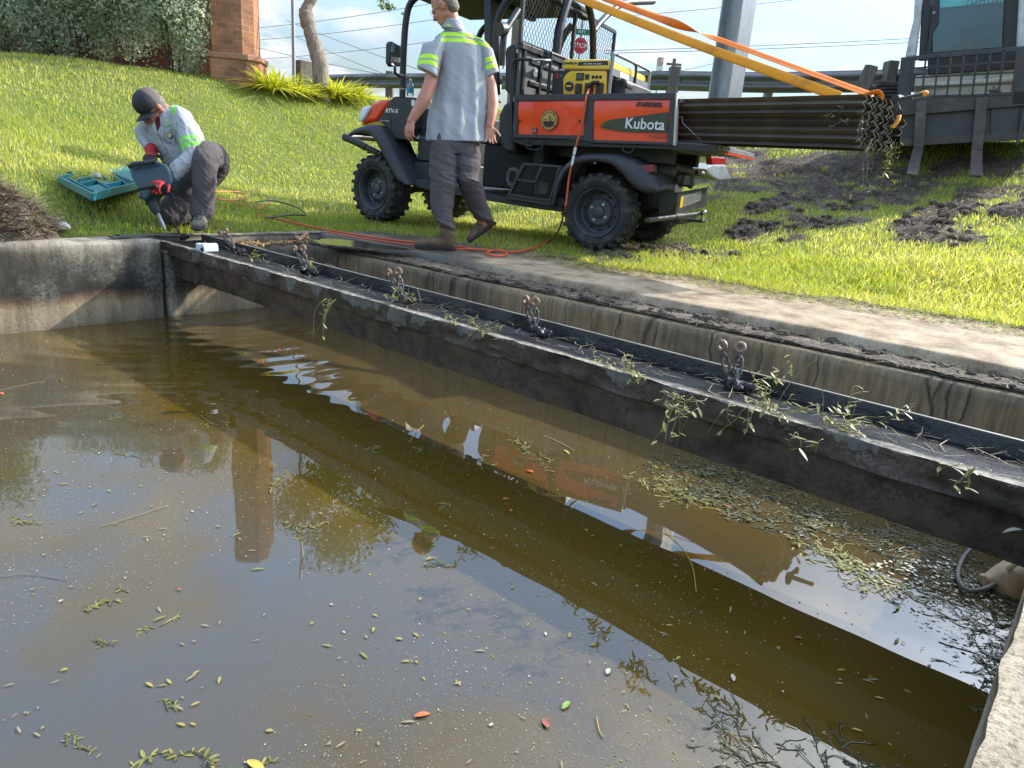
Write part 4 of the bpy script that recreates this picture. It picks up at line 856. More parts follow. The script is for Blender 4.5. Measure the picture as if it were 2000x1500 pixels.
b = MB(); strip4(b, [(1319, 181), (1322, 181), (1319, 284), (1314, 284)], .010, -.05); b.build('gate_edge_lit', M['dusty_white'], truck)  # white strip paints in the sun on the edge of the gate
def panel(pts, name):
    b = MB(); P = [ry(a, c, -.004) for a, c in pts]; n = 10; g = []
    for i in range(n + 1):
        row = []
        for j in range(n + 1):
            u, v = i / n, j / n; p = (P[0] * (1 - u) + P[1] * u) * (1 - v) + (P[3] * (1 - u) + P[2] * u) * v; p = p.copy(); p[1] += .010 * math.sin(math.pi * min(1, v * 1.5)) - .006 * (v > .28) * (1 if u > .35 else .4); row.append(p)
        g.append(row)
    b.sheet(g); return b.build(name, M['orange_paint'], truck, smooth=60)
pa = panel([(1010, 196), (1143, 196), (1141, 265), (1009, 263)], 'side_panel'); pb = panel([(1158, 195), (1310, 193), (1304, 278), (1156, 274)], 'side_panel')
# rear panel lettering
b = MB(); rpoly(b, [(1172, 249), (1181, 238), (1196, 233), (1305, 219), (1303, 259), (1230, 258), (1200, 255)], .009, .006); lg = b.build('logo_ground', M['logo_green'], pb)
text('lettering', 'Kubota', .112, M['decal_white'], pb, TX(ry(1259, 243, .012)), bold=.0015, sx=.98)
text('lettering', 'DIESEL', .042, M['decal_black'], pb, TX(ry(1267, 204.5, .012)), bold=.002, shear=.3, sx=1.75)
b = MB(); rpoly(b, [(1262, 264), (1301, 263), (1301, 269), (1275, 269)], .0085, .006); b.build('reflector', M['red_lens'], pb, bevel=.001)
# round city seal
em = MB(); ec = ry(1072.5, 234.5, .010); em.cyl(ec, ec + [0, .0015, 0], .079, n=40); seal = em.build('seal', M['decal_black'], pa, smooth=0)
gold = pm('gold_print', (.50, .34, .10), (.42, .28, .08), rough=.45, bump=0); e2 = MB(); e2.cyl(ec + [0, .0016, 0], ec + [0, .0024, 0], .056, n=36)
for k in range(36):
    if k % 9 == 4: continue
    q = 2 * math.pi * k / 36; c = ec + [math.cos(q) * .0675, .002, math.sin(q) * .0675]; e2.box(c, (.013, .0012, .0095), (np.array([math.cos(q), 0, math.sin(q)]), np.array([0, 1., 0]), np.array([-math.sin(q), 0, math.cos(q)])))
n = 48; e2.tube([ec + [math.cos(2 * math.pi * i / n) * .0765, .001, math.sin(2 * math.pi * i / n) * .0765] for i in range(n)], .0014, 4, closed=True)
e2.build('seal_print', gold, seal, smooth=0)
e3 = MB()
def ep(pts, h=.0032): e3.prism([ec + [-a * .056, .0025, c * .056] for a, c in pts], (0, .0006, 0))
ep([(-.93, -.25), (-.5, -.10), (-.1, -.22), (.3, -.05), (.9, -.2), (.72, -.65), (.35, -.93), (-.35, -.93), (-.75, -.62)]); ep([(-.05, -.15), (.0, .35), (-.35, .62), (-.05, .45), (.1, .75), (.14, .42), (.5, .5), (.16, .3), (.08, -.15)]); ep([(.35, .0), (.35, .2), (.6, .2), (.6, 0)]); ep([(-.75, -.02), (-.75, .16), (-.45, .16), (-.45, -.02)])
e3.build('seal_picture', M['decal_black'], seal, smooth=0)
for (a_, c_) in ((1015, 236), (1132, 237)): b = MB(); c = ry(a_, c_, .006); b.cyl(c, c + [0, .004, 0], .010, n=12); b.build('fastener', M['decal_black'], pa)
q = ry(1044, 255, .008); b = MB(); b.b2((q[0] - .02, q[1], q[2] - .022), (q[0] + .02, q[1] + .001, q[2] + .022)); st_ = b.build('sticker', M['decal_black'], pa)
text('lettering', 'NO\nSTEP', .016, M['decal_white'], st_, TX(q + [0, .0015, 0]))
# bed underframe with tie-down loops
b = MB(); rpoly(b, [(1003, 269), (1140, 273), (1157, 280), (1316, 285), (1316, 292), (1030, 283), (1003, 276)], -.02, -.10); b.b2((-.45, -1.2, .74), (.80, -1.1, .845)); b.b2((-.45, -.42, .74), (.80, -.30, .845)); b.build('bed_rail', M['black_steel'], truck, bevel=.003)
for pts in ([(1029, 272), (1030, 290), (1056, 291), (1061, 276)], [(1219, 284), (1217, 295), (1232, 298), (1240, 285)]): pipe('tie_loop', [ry(a, c, .01) for a, c in pts], .007, 'black_steel', 8, 4)
# lowered tailgate
tg = MB(); a = ry(1324, 281, -.04); c = ry(1408, 285, -.04); tg.b2((c[0], -1.44, a[2] - .03), (-.50, -.03, a[2] + .012)); tgo = tg.build('tailgate', M['panel_grey'], truck, bevel=.004)
tg = MB(); tg.b2((c[0] - .006, -1.42, a[2] - .028), (c[0] - .0005, -.10, a[2] + .008)); tg.build('gate_lip', M['grey_metal'], tgo); tg = MB(); tg.b2((c[0] + .02, -.029, a[2] - .045), (-.53, -.022, a[2] + .002)); tg.build('gate_end', M['black_steel'], tgo, bevel=.003)
b = MB(); b.b2((c[0] - .004, -1.40, a[2] - .045), (c[0] + .02, -.20, a[2] - .031)); b.build('gate_stripe', M['orange_paint'], tgo)
b = MB(); g0 = ry(1332, 228, -.08); b.tube([g0 + [.05, 0, 0], g0, ry(1333, 240, -.08), ry(1372, 277, -.08)], .004, 6); b.build('gate_stay', M['grey_metal'], truck)
b = MB(); b.b2((-.535, -.09, 1.17), (-.50, -.03, 1.215)); b.cyl((-.56, -.06, 1.19), (-.50, -.06, 1.19), .012); b.build('gate_latch', M['black_steel'], truck)
# lamps
def lamp(pts, y, x0, mat, name='tail_lamp'):
    b = MB(); P = [ry(a_, c_, y) for a_, c_ in pts]; b.prism(P, (0, -.09, 0)); o = b.build(name, M[mat], truck, bevel=.006); return o
lamp([(1245, 323), (1276, 321), (1277, 336), (1250, 341), (1245, 338)], .0, 0, 'red_lens_dusty')
b = MB(); b.prism([rx(a_, c_, -.50) for a_, c_ in [(1390, 307), (1416, 308), (1418, 321), (1391, 322)]], (.06, 0, 0)); b.build('tail_lamp', M['red_lens'], truck, bevel=.006)
# engine bay seen below the bed
b = MB(); b.b2((-.30, -1.2, .36), (.35, -.40, .70)); b.b2((-.30, -1.15, .70), (.30, -.5, .78)); b.build('engine_block', M['dark_void'], truck, bevel=.02)
XE = -.46; e = MB(); c = rx(1348, 350, XE)
e.cyl(c + [.10, 0, 0], c, .070, n=24)
for k in range(22):
    q = 2 * math.pi * k / 22; d = np.array([0, math.cos(q), math.sin(q)]); e.bar(c + d * .022 - [.012, 0, 0], c + d * .083 - [.012, 0, 0], .030, .005, up=np.cross(d, [1, 0, 0]))
e.cyl(c - [.03, 0, 0], c, .024, n=14); c2 = rx(1344, 334, XE); e.cyl(c2 + [.12, .05, .02], c2 + [-.02, -.04, 0], .040, n=16); c3 = rx(1366, 338, XE); e.cyl(c3 + [.02, .05, 0], c3 + [-.02, -.05, -.005], .026, n=12); e.b2(c + [-.02, .06, -.05], c + [.14, .26, .03])
e.build('gearbox', M['cast_grey'], truck, bevel=.003)
e = MB(); c = rx(1318, 337, XE); e.ell(c + [.1, 0, 0], (.12, .10, .085)); e.cyl(c + [.02, -.03, -.03], c + [-.04, -.03, -.04], .032, n=14); e.build('air_cleaner', M['black_plastic'], truck, smooth=60)
pl = MB(); Q = [rx(a_, c_, -.60) for a_, c_ in [(1325, 376), (1382, 366), (1380, 402), (1320, 419)]]; pl.prism(Q, (.012, 0, 0)); pl.prism([Q[0], Q[3], Q[3] + [.14, 0, 0], Q[0] + [.14, 0, 0]], (0, .01, 0)); plt = pl.build('skid_plate', M['black_steel'], truck)
def qq(u, v, off=-.0012): p = (Q[0] * (1 - u) + Q[1] * u) * (1 - v) + (Q[3] * (1 - u) + Q[2] * u) * v; return p + [off, 0, 0]
pl = MB(); pl.prism([qq(.10, .22), qq(.18, .20), qq(.17, .72), qq(.09, .74)], (.0006, 0, 0)); pl.build('warning_label', M['gen_yellow'], plt)
pl = MB(); pl.prism([qq(.20, .20), qq(.78, .12), qq(.76, .62), qq(.19, .72)], (.0006, 0, 0)); pl.build('warning_label', M['grey_metal'], plt)
pl = MB()
for k in range(7): pl.prism([qq(.23, .27 + k * .055, -.0022), qq(.52, .235 + k * .055, -.0022), qq(.52, .252 + k * .055, -.0022), qq(.23, .288 + k * .055, -.0022)], (.0006, 0, 0)); pl.prism([qq(.56, .225 + k * .05, -.0022), qq(.73, .20 + k * .05, -.0022), qq(.73, .215 + k * .05, -.0022), qq(.56, .242 + k * .05, -.0022)], (.0006, 0, 0))
pl.build('label_print', M['decal_black'], plt)
b = MB(); b.cyl(rx(1264, 430, -.62), rx(1368, 417, -.62), .018, n=14); cc = rx(1318, 423, -.62); dd = rx(1328, 422, -.62); b.cyl(cc, dd, .025, n=14); b.build('drawbar', M['black_steel'], truck)
b = MB(); c = rx(1374, 415, -.66); b.ell(c, (.026,) * 3, n=18, m=12); b.cyl(c - [0, 0, .06], c, .013); b.cyl(c - [0, 0, .062], c - [0, 0, .048], .026, n=6); b.build('hitch_ball', M['chrome'], truck)
b = MB(); b.b2(c + [-.02, -.06, -.085], c + [.22, .06, -.065]); b.b2((-.55, -1.0, .26), (-.30, -.45, .34)); b.build('hitch_receiver', M['black_steel'], truck, bevel=.003)
b = MB(); b.b2((-.28, -1.38, .40), (-.20, -.36, .84)); b.build('rear_shroud', M['dark_void'], truck)
# side vent guard with mesh windows
gd = MB(); outer = [(1022, 318), (1097, 323), (1076, 402), (988, 388)]
Pg = [ry(a_, c_, .0) for a_, c_ in outer]
def gq(u, v, off=0.): p = (Pg[0] * (1 - u) + Pg[1] * u) * (1 - v) + (Pg[3] * (1 - u) + Pg[2] * u) * v; return p + [0, off, 0]
def gbar(b, u0, v0, u1, v1, w=.018, d=.02, off=0.): b.bar(gq(u0, v0, off), gq(u1, v1, off), d, w, up=(0, 1, 0))
for s in ((.04, .03, .96, .03), (.04, .88, .96, .88), (.04, .03, .03, .88), (.96, .03, .95, .88), (.0, .45, .50, .47), (.52, .06, .50, .46)): gbar(gd, *s)
gd.prism([gq(0, .90), gq(1, .90), gq(1, 1.0), gq(0, 1.0)], (0, -.10, 0)); gd.prism([gq(-.02, .0), gq(.02, .0), gq(.01, 1), gq(-.02, 1)], (0, -.12, 0)); gd.prism([gq(.97, 0), gq(1.02, 0), gq(1.02, 1), gq(.97, 1)], (0, -.12, 0))
go = gd.build('vent_guard', M['fender_plastic'], truck, bevel=.003)
gm_ = MB()
for k in range(-24, 40):
    for sgn in (1, -1):
        u0, v0 = k / 30, 0.05; L_ = .82
        u1 = u0 + sgn * .62; v1 = .88
        a_, b_ = (u0, v0), (u1, v1)
        def clip(a_, b_):
            pts = []
            for t in np.linspace(0, 1, 60):
                u = a_[0] + (b_[0] - a_[0]) * t
                if .03 < u < .95: pts.append(t)
            return pts
        ts = clip(a_, b_)
        if len(ts) > 2:
            t0, t1 = ts[0], ts[-1]; gm_.bar(gq(u0 + (u1 - u0) * t0, v0 + L_ * t0, -.006), gq(u0 + (u1 - u0) * t1, v0 + L_ * t1, -.006), .0025, .0025)
gm_.build('guard_mesh', M['black_steel'], go, smooth=0)
b = MB(); b.b2(gq(.75, .82, -.14) , gq(.35, .45, -.10)); b.build('filter_screen', M['grey_metal'], go)
# mirrors
def mirror(c, s=1):
    b = MB(); b.prism([c + np.array([0, 0, 0]) + v for v in [np.array([.0, -.075, .09]), np.array([0, .06, .11]), np.array([0, .085, .08]), np.array([0, .085, -.07]), np.array([0, .05, -.10]), np.array([0, -.07, -.08])]], (.05, 0, 0)); b.tube([c + [.02, -.02, -.09], c + [.03, -.03, -.14], c + [.03, -.12, -.16]], .014, 8); mo = b.build('mirror_housing', M['black_plastic'], truck, bevel=.008)
    g = MB(); g.prism([c + v for v in [np.array([-.002, -.066, .078]), np.array([-.002, .055, .097]), np.array([-.002, .076, .072]), np.array([-.002, .076, -.062]), np.array([-.002, .044, -.088]), np.array([-.002, -.062, -.07])]], (.001, 0, 0)); g.build('mirror_glass', M['mirror'], mo, smooth=0)
mirror(ry(773, 109, .06))
mirror(np.array([1.98, -1.62, 1.45]))
# wiring along the pillar, grab rail
pipe('cable', [ry(982, 135, -.3), ry(988, 95, -.3), ry(984, 68, -.3), ry(992, 50, -.3)], .006, 'dusty_white', 6)
pipe('hand_rail', [ry(1040, 117, -.03), ry(1072, 118, -.20), ry(1075, 118, -.6)], .011, 'grey_metal')

# coiled rope on the floor of the truck
t = thing('rope_coil', 'coil of grey rope lying on the black floor behind the mesh step of the truck', 'rope', PR + RM.T @ ry(1000, 358, -.10), RM)
b = MB(); c0 = ry(1000, 350, -.12)
pts = []
for i in range(150):
    q = i / 150 * 2 * math.pi * 5; pts.append(np.array([math.cos(q) * (.055 + .01 * math.sin(i * .7)), -.02 + .012 * math.sin(i * .31), math.sin(q) * .07 + .05 + .012 * math.sin(i * .13)]))
b.tube(pts, .008, 6); b.build('rope', M['hose_grey'], t, smooth=60)

# generator in the bed
GY = -.28
GP = ry(1130, 184, GY); gen = thing('generator', 'yellow and black portable generator standing in the cargo bed', 'generator', PR + RM.T @ GP, RM)
def gl(px, py, y=GY): return ry(px, py, y) - GP
def gx_(px, py, x): return rx(px, py, x) - GP
xr = ry(1193, 150, GY)[0]; xl = ry(1073, 150, GY)[0]; ydeep = rx(1268, 150, xr)[1] - GY
def gpipe(name, pts, r=.014, mat='black_steel', par=None): q = MB(); q.tube(smoothline(pts, 6), r, 10); return q.build(name, M[mat], par or gen, smooth=60)
zt_ = gl(1193, 104)[2]; zb_ = -.20
for xx in (xr, xl):
    X_ = xx - GP[0]
    gpipe('frame_tube', [(X_, .0, zb_), (X_, .0, zt_ - .05), (X_, -.02, zt_ - .012), (X_, -.06, zt_), (X_, ydeep + .06, zt_), (X_, ydeep + .02, zt_ - .012), (X_, ydeep, zt_ - .05), (X_, ydeep, zb_)], .0145, 'grey_metal' if xx == xr else 'black_steel')
    gpipe('frame_rail', [(X_, 0, zb_), (X_, ydeep, zb_)], .013)
gpipe('frame_post', [(xr - GP[0], ydeep * .52, zt_), (xr - GP[0] - .01, ydeep * .58, zt_ - .06), (xr - GP[0] - .01, ydeep * .56, zb_)], .012)
for yy, zz_ in ((0, zb_), (ydeep, zb_), (ydeep, zt_ - .05)): gpipe('frame_rail', [(xl - GP[0], yy, zz_), (xr - GP[0], yy, zz_)], .012)
b = MB(); zc = gl(1193, 139)[2]; b.b2((xr - GP[0] - .004, ydeep + .01, zc - .028), (xr - GP[0] + .004, -.01, zc + .028)); cb_ = b.build('cross_plate', M['grey_metal'], gen); b = MB(); b.b2((xr - GP[0] - .0062, ydeep * .42, zc - .018), (xr - GP[0] - .0045, ydeep * .2, zc + .022)); b.build('label', M['decal_white'], cb_)
# tank
tk = MB(); xa, xb_ = gl(1098, 120)[0], xr - GP[0] + .02; zt0, zt1 = gl(1150, 133)[2], gl(1150, 114)[2]
tk.loft([[(x_, y_, z_) for x_, y_ in ((xa - dd_, -.012 - dd_), (xb_ + dd_, -.012 - dd_), (xb_ + dd_, ydeep + .03 + dd_), (xa - dd_, ydeep + .03 + dd_))] for z_, dd_ in ((zt0 - .07, .05), (zt0, 0), (zt1 - .03, 0), (zt1 - .008, .01), (zt1, .035))])
tank = tk.build('fuel_tank', M['gen_yellow'], gen, bevel=.008)
b = MB(); b.cyl(((xa + xb_) / 2, ydeep * .5, zt1 - .002), ((xa + xb_) / 2, ydeep * .5, zt1 + .022), .035, n=20); b.build('fuel_cap', M['black_plastic'], tank)
def gtx(px, py, dy=0.): p = gl(px, py); return TX((p[0], dy, p[2]))
text('lettering', 'CHAMPION', .026, M['decal_black'], tank, gtx(1112, 123.5, -.0105), bold=.001)
b = MB(); P_s = [gl(a_, c_) for a_, c_ in [(1129, 120.5), (1186, 118.5), (1187, 127), (1127, 128)]]; b.prism([(p[0], -.0105, p[2]) for p in P_s], (0, -.001, 0)); sg = b.build('stripe', M['decal_black'], tank)
text('lettering', '5300 - 4250 RW   4750 - 3800 RW', .0115, M['decal_white'], tank, gtx(1157, 124.5, -.009), bold=.0004)
# control panel
b = MB(); z1, z0_ = gl(1130, 134)[2], gl(1130, 184)[2] - .12; b.b2((gl(1188, 150)[0], ydeep * .5, z0_), (gl(1077, 150)[0], -.016, z1)); gb = b.build('control_box', M['black_plastic'], gen, bevel=.01)
b = MB(); PP = [gl(a_, c_) for a_, c_ in [(1099, 152), (1106, 143), (1114, 138), (1181, 138), (1184, 141), (1183, 184), (1099, 184)]]; b.prism([(p[0], -.0145, p[2]) for p in PP], (0, -.003, 0)); pn = b.build('control_panel', M['gen_yellow'], gb, bevel=.001)
c = gl(1111, 168.5); b = MB(); b.cyl((c[0], -.014, c[2]), (c[0], .004, c[2]), .036, n=26); kn = b.build('dial', M['decal_black'], pn); b = MB(); b.cyl((c[0], -.0142, c[2]), (c[0], -.011, c[2]), .043, n=30); b.build('dial_ring', M['grey_metal'], pn); b = MB(); b.b2((c[0] - .022, .004, c[2] - .007), (c[0] + .022, .010, c[2] + .007)); b.build('dial_grip', M['gen_yellow'], kn, bevel=.002)
c = gl(1132, 149.5); b = MB(); b.b2((c[0] - .034, -.014, c[2] - .030), (c[0] + .034, -.004, c[2] + .030)); mt = b.build('meter', M['decal_black'], pn, bevel=.003); b = MB(); b.b2((c[0] - .022, -.0038, c[2] - .016), (c[0] + .022, -.003, c[2] + .018)); b.build('screen', M['panel_grey'], mt)
c = gl(1145.5, 150); b = MB(); b.b2((c[0] - .020, -.014, c[2] - .020), (c[0] + .020, -.0125, c[2] + .022)); b.build('label', M['decal_black'], pn)
for px_ in (1157, 1164, 1171.5): c = gl(px_, 150); b = MB(); b.cyl((c[0], -.014, c[2]), (c[0], -.004, c[2]), .0085, n=12); b.cyl((c[0], -.0142, c[2]), (c[0], -.012, c[2]), .014, n=14); b.build('switch', M['decal_black'], pn)
for px_, w_, h_ in ((1129.5, .028, .045), (1150, .036, .050), (1171, .030, .050)): c = gl(px_, 172); b = MB(); b.b2((c[0] - w_, -.014, c[2] - h_), (c[0] + w_, .012, c[2] + h_ * .8)); b.build('socket_cover', M['black_plastic'], pn, bevel=.006)
b = MB(); c = gl(1172, 162); d_ = gl(1150, 169); b.tube([(c[0], .02, c[2]), ((c[0] + d_[0]) / 2, .035, (c[2] + d_[2]) / 2 + .01), (d_[0], .045, d_[2] - .01)], [.016, .018, .013], 10); b.build('plug', M['decal_black'], pn)
text('lettering', 'DUAL FUEL', .021, M['decal_white'], gb, gtx(1090.5, 135.8, -.0145), bold=.0006, shear=.2)
c = gl(1086.5, 147); b = MB(); b.b2((c[0] - .009, -.0155, c[2] - .02), (c[0] + .009, -.0145, c[2] + .018)); b.build('mark', M['sign_red'], gb); c = gl(1094, 147); b = MB(); b.cyl((c[0], -.0158, c[2]), (c[0], -.0145, c[2]), .012, n=12); b.build('mark', M['sign_green'], gb)
c = gl(1215, 165, GY - .3); b = MB(); b.b2((c[0] - .10, ydeep * .85, c[2] - .15), (c[0] + .07, ydeep * .12, c[2] + .02)); b.cyl((c[0] - .06, ydeep * .3, c[2] - .02), (c[0] - .06, ydeep * .12, c[2] - .02), .05, n=16); b.build('engine', M['black_plastic'], gen, bevel=.02); b = MB(); b.tube([(xr - GP[0], ydeep * .2 + .05 * math.cos(i / 8 * 3.14), gl(1210, 165)[2] - .0 + .06 * math.sin(i / 8 * 3.14)) for i in range(9)], .008, 6); b.build('hose', M['decal_black'], gen)
# water bottle on the dash
bp_ = ry(801, 188, -.30); t = thing('water_bottle', 'small clear water bottle with a blue label on the truck dashboard', 'bottle', PR + RM.T @ bp_)
b = MB(); b.lathe((0, 0, 0), (0, 0, 1), [(.001, 0), (.03, .0), (.034, .008), (.034, .08), (.030, .10), (.014, .125), (.013, .14), (.001, .14)], 20); b.build('bottle_body', M['bottle_clear'], t, smooth=60)
b = MB(); b.lathe((0, 0, 0), (0, 0, 1), [(.0346, .03), (.0346, .07)], 20); b.build('label', M['label_blue'], t, smooth=60, fixn=False); b = MB(); b.cyl((0, 0, .14), (0, 0, .155), .014, n=14); b.build('cap', M['white_plastic'], t)

# stacked steel angles projecting from the bed
S0 = PR + RM.T @ ry(1326, 185, -.13); S1 = atd(1692, 194, 4.38); DZ = depth(S1); sd = S1 - S0; sd[2] = 0; SL = np.linalg.norm(sd); sd /= SL
sback = np.cross([0, 0, 1.], sd); sback = sback if np.dot(sback, CF) > 0 else -sback      # away from the camera
topz = (S0[2] + S1[2]) / 2; ROWH = (topz - atd(1700, 289, DZ)[2]) / 6; PITCH = .062; print('STACK', S0, S1, DZ, ROWH, depth(S0), rx(1765, 230, toL(S1)[0])[1]); NR = 7; LEN = SL + .50
SM = np.array([sd, sback, [0, 0, 1.]])
def angle_mesh():
    b = MB(); h = ROWH * .5; nose = .046; tk_ = .004; n = 26
    rings = []
    for i in range(n + 1):
        x = -LEN * i / n; wv = .0012 * math.sin(i * 1.7)
        prof = [(0, h * .97), (nose, 0), (0, -h * .97), (tk_ * 1.4, -h * .97), (nose + tk_ * 1.3, 0), (tk_ * 1.4, h * .97)]
        rings.append([(x, y_ + wv, z_) for y_, z_ in prof])
    b.loft(rings, cap=True); return b
proto = thing('steel_angle', 'x', 'steel angle', (0, 0, 0), SM, 'steel angles stacked in the bed')
bm_ = angle_mesh().build('plate', [M['rust_plate'], M['plate_edge_lit']], proto, smooth=25)
for p_ in bm_.data.polygons: p_.material_index = 1 if abs(p_.normal[0]) > .9 else 0
rowsh = [0, .004, .045, .060, .028, .022]; rown = ['top row', 'second row', 'third row', 'fourth row', 'fifth row', 'bottom row']
coln = ['nearest', 'second', 'third', 'middle', 'fifth', 'sixth', 'farthest']
first = True
for r_i in range(6):
    for k in range(NR):
        jit = random.uniform(-.012, .014)
        P_ = S1 + sd * (rowsh[r_i] * .5 + jit - .02 + (.03 if (r_i, k) == (2, 6) else 0)) + sback * (k * PITCH + rowsh[r_i] * 1.0 + (.03 if k == 6 and r_i in (2, 3) else 0)); P_[2] = topz - ROWH * (r_i + .5)
        Mm = Matrix.Identity(4)
        for i in range(3):
            for j in range(3): Mm[j][i] = SM[i][j]
        Mm.translation = Vector(P_); lab = 'V-section steel angle, %s of the stack, %s from the pit side' % (rown[r_i], coln[k])
        if first: proto.matrix_basis = Mm; proto['label'] = lab; first = False
        else: dup(proto, lab, Mm)
SEnd = S1 + sback * (PITCH * 3.2); SEnd[2] = topz
# straps from the cage to the end of the stack
def ribbon(name, pts, w, mats, twist, label, n=60):
    C_ = smoothline(pts, n // (len(pts) - 1)); t = thing(name, label, 'strap', C_[0]); g = []
    for i, p in enumerate(C_):
        u = i / (len(C_) - 1); tg_ = C_[min(i + 1, len(C_) - 1)] - C_[max(i - 1, 0)]; tg_ /= np.linalg.norm(tg_); s_ = np.cross(tg_, CF); s_ /= np.linalg.norm(s_); th = twist(u)
        s2 = np.array(Matrix.Rotation(th, 3, Vector(tg_)) @ Vector(s_)); s3 = np.cross(tg_, s2); ww = w(u) if callable(w) else w; g.append([p - C_[0] + s2 * ww * v + s3 * .004 * (1 - 4 * v * v) for v in (-.5, -.25, 0, .25, .5)])
    b = MB(); b.sheet(g); o = b.build('webbing', mats, t, smooth=60); m_ = o.modifiers.new('s', 'SOLIDIFY'); m_.thickness = .0025
    return t
ZW = depth(S1)
pA0 = atd(1105, -14, 5.75); pA2 = atd(1640, 189, DZ + .30); pA1 = pA2
ribbon('cargo_strap', [pA0, (pA0 + pA2) / 2 + [0, 0, -.012] + (pA1 - (pA0 + pA2) / 2) * .0, pA2], lambda u: .066, M['strap_yellow'], lambda u: .10 + .25 * u, 'wide yellow-orange cargo strap nearest the pit, running from the cage down to the plate stack')
pB0 = atd(1180, -4, 6.25); pB1 = atd(1400, 76, 5.75); pB2 = atd(1702, 186, DZ + .34)
ribbon('cargo_strap', [pB0, pB1, pB2], lambda u: .066, M['strap_orange'], lambda u: -.15 + 3.0 * sst(.22, .52, np.array(u)), 'twisted bright orange cargo strap behind the yellow one')
hoopc = atd(1712, 188, DZ + .15)
ribbon('strap_loop', [hoopc - CR * .10 + CF * .02, hoopc - CR * .04 + np.array([0, 0, .022]), hoopc + CR * .005 + np.array([0, 0, .026]), hoopc + CR * .03 + np.array([0, 0, .0]), hoopc + CR * .035 - np.array([0, 0, .02])], .035, M['strap_orange'], lambda u: 1.1, 'short orange strap loop tucked over the end of the plate stack', 48)
ya = atd(1752, 238, DZ + .12); ribbon('strap_tail', [atd(1756, 226, DZ + .16), ya, atd(1742, 250, DZ + .12)], .03, M['strap_yellow'], lambda u: .9, 'yellow strap tail hanging beside the right end of the stack', 20)
# ratchet buckle
rb = atd(1752, 192, DZ + .1); t = thing('ratchet_buckle', 'black ratchet buckle with an orange grip at the end of the stack', 'ratchet', rb)
W_ = lambda px, py, d=DZ + .1: atd(px, py, d) - rb
b = MB(); b.bar(W_(1748, 196), W_(1800, 184), .03, .022); b.cyl(W_(1748, 192, DZ + .08), W_(1748, 192, DZ + .14), .024, n=16); b.bar(W_(1750, 198), W_(1757, 218), .03, .02); b.cyl(W_(1757, 218, DZ + .08), W_(1757, 218, DZ + .13), .016); b.bar(W_(1746, 204), W_(1752, 220), .03, .014); b.build('lever', M['black_steel'], t, bevel=.003)
b = MB(); b.tube([W_(1797, 184), W_(1801, 183), W_(1809, 182), W_(1812, 182)], [.010, .018, .018, .010], 14); b.build('grip', pm('grip_orange', (.9, .30, .01), rough=.4), t, smooth=60)
# ================================================================ background
# brick pier with a battered base
bp0 = ong(452, 165); print('pier depth', depth(bp0)); PD = depth(bp0); bz = H1(bp0[0], bp0[1]) - .25
pier = thing('brick_pier', 'orange-red brick pier with a flared base at the end of the hedge', 'pier', (bp0[0], bp0[1], bz))
fz = lambda px, py: atd(px, py, PD)[2] - bz
a1 = R_(-30); ux = CR.copy(); ux[2] = 0; ux /= np.linalg.norm(ux); uy = np.array([-ux[1], ux[0], 0.])
cs, sn_ = math.cos(R_(8)), math.sin(R_(8)); vx = ux * cs + uy * sn_; vy = -ux * sn_ + uy * cs
def block(hw, hd, z0, z1, ch, b, off=0.): # chamfered plan
    P = [(-hw, -hd), (hw - ch, -hd), (hw, -hd + ch), (hw, hd), (-hw, hd)]; pts = [vx * (a + off) + vy * (c + .42) for a, c in P]; b.prism([p + [0, 0, z0] for p in pts], (0, 0, z1 - z0))
zc = fz(450, 112); zt2 = 4.2
b = MB(); block(.33, .33, 0, zc - .02, .16, b, .03); b.build('base', M['brick'], pier, smooth=0)
b = MB(); block(.355, .355, zc - .02, zc + .055, .16, b, .03); b.build('cap_course', M['mortar_cap'], pier, smooth=0, bevel=.01)
b = MB(); block(.28, .28, zc + .055, zt2, .14, b, .0); b.build('shaft', M['brick'], pier, smooth=0)
# pink wall behind the hedge
w0 = atd(-320, 128, PD + 2.6); w1 = atd(425, 150, PD + 1.3)
wl_ = thing('garden_wall', 'low pink stucco wall glimpsed through the hedge', 'wall', (w0[0], w0[1], H1(w0[0], w0[1]) - .3)); b = MB(); e = w1 - w0; e[2] = 0; b.bar((0, 0, 1.1), tuple(e + [0, 0, 1.1]), .2, 2.2); b.build('wall_face', M['pink_stucco'], wl_, smooth=0); b = MB(); b.bar((0, 0, 2.23), tuple(e + [0, 0, 2.23]), .28, .06); b.build('coping', M['mortar_cap'], wl_, smooth=0)
# foliage made of many small leaves
def leafcloud(name, mat, n, cen, rad, ls, par, shell=.55, seed=1, clump=26, aspect=.42, flat=0.0, vgrad=True):
    rs = np.random.RandomState(seed); cc = rs.normal(size=(clump, 3)); cc /= np.linalg.norm(cc, axis=1)[:, None]; cc *= (rs.rand(clump) ** .4)[:, None] * .80
    cr = rs.uniform(.24, .44, clump); k = rs.randint(0, clump, n); d = rs.normal(size=(n, 3)); d /= np.linalg.norm(d, axis=1)[:, None]; rr = rs.rand(n) ** (1 / 3 * (1 - shell) + .15)
    p = cc[k] + d * (rr * cr[k])[:, None]; p = p * np.array(rad) + np.array(cen)
    nrm = d + rs.normal(size=(n, 3)) * .6; nrm /= np.linalg.norm(nrm, axis=1)[:, None]; t = np.cross(nrm, rs.normal(size=(n, 3))); t /= np.linalg.norm(t, axis=1)[:, None]; s = np.cross(nrm, t); l = ls * rs.uniform(.6, 1.3, n)[:, None]; w = l * aspect
    V = np.stack([p - t * l * .5, p + s * w * .5, p + t * l * .5, p - s * w * .5], 1).reshape(-1, 3); o = np.arange(n)[:, None] * 4
    v = np.clip(rs.rand(n) * .7 + rs.rand(clump)[k] * .3, 0, 1)
    return npmesh(name, V, o + [0, 1, 2, 3], mat, np.repeat(v, 4), par)
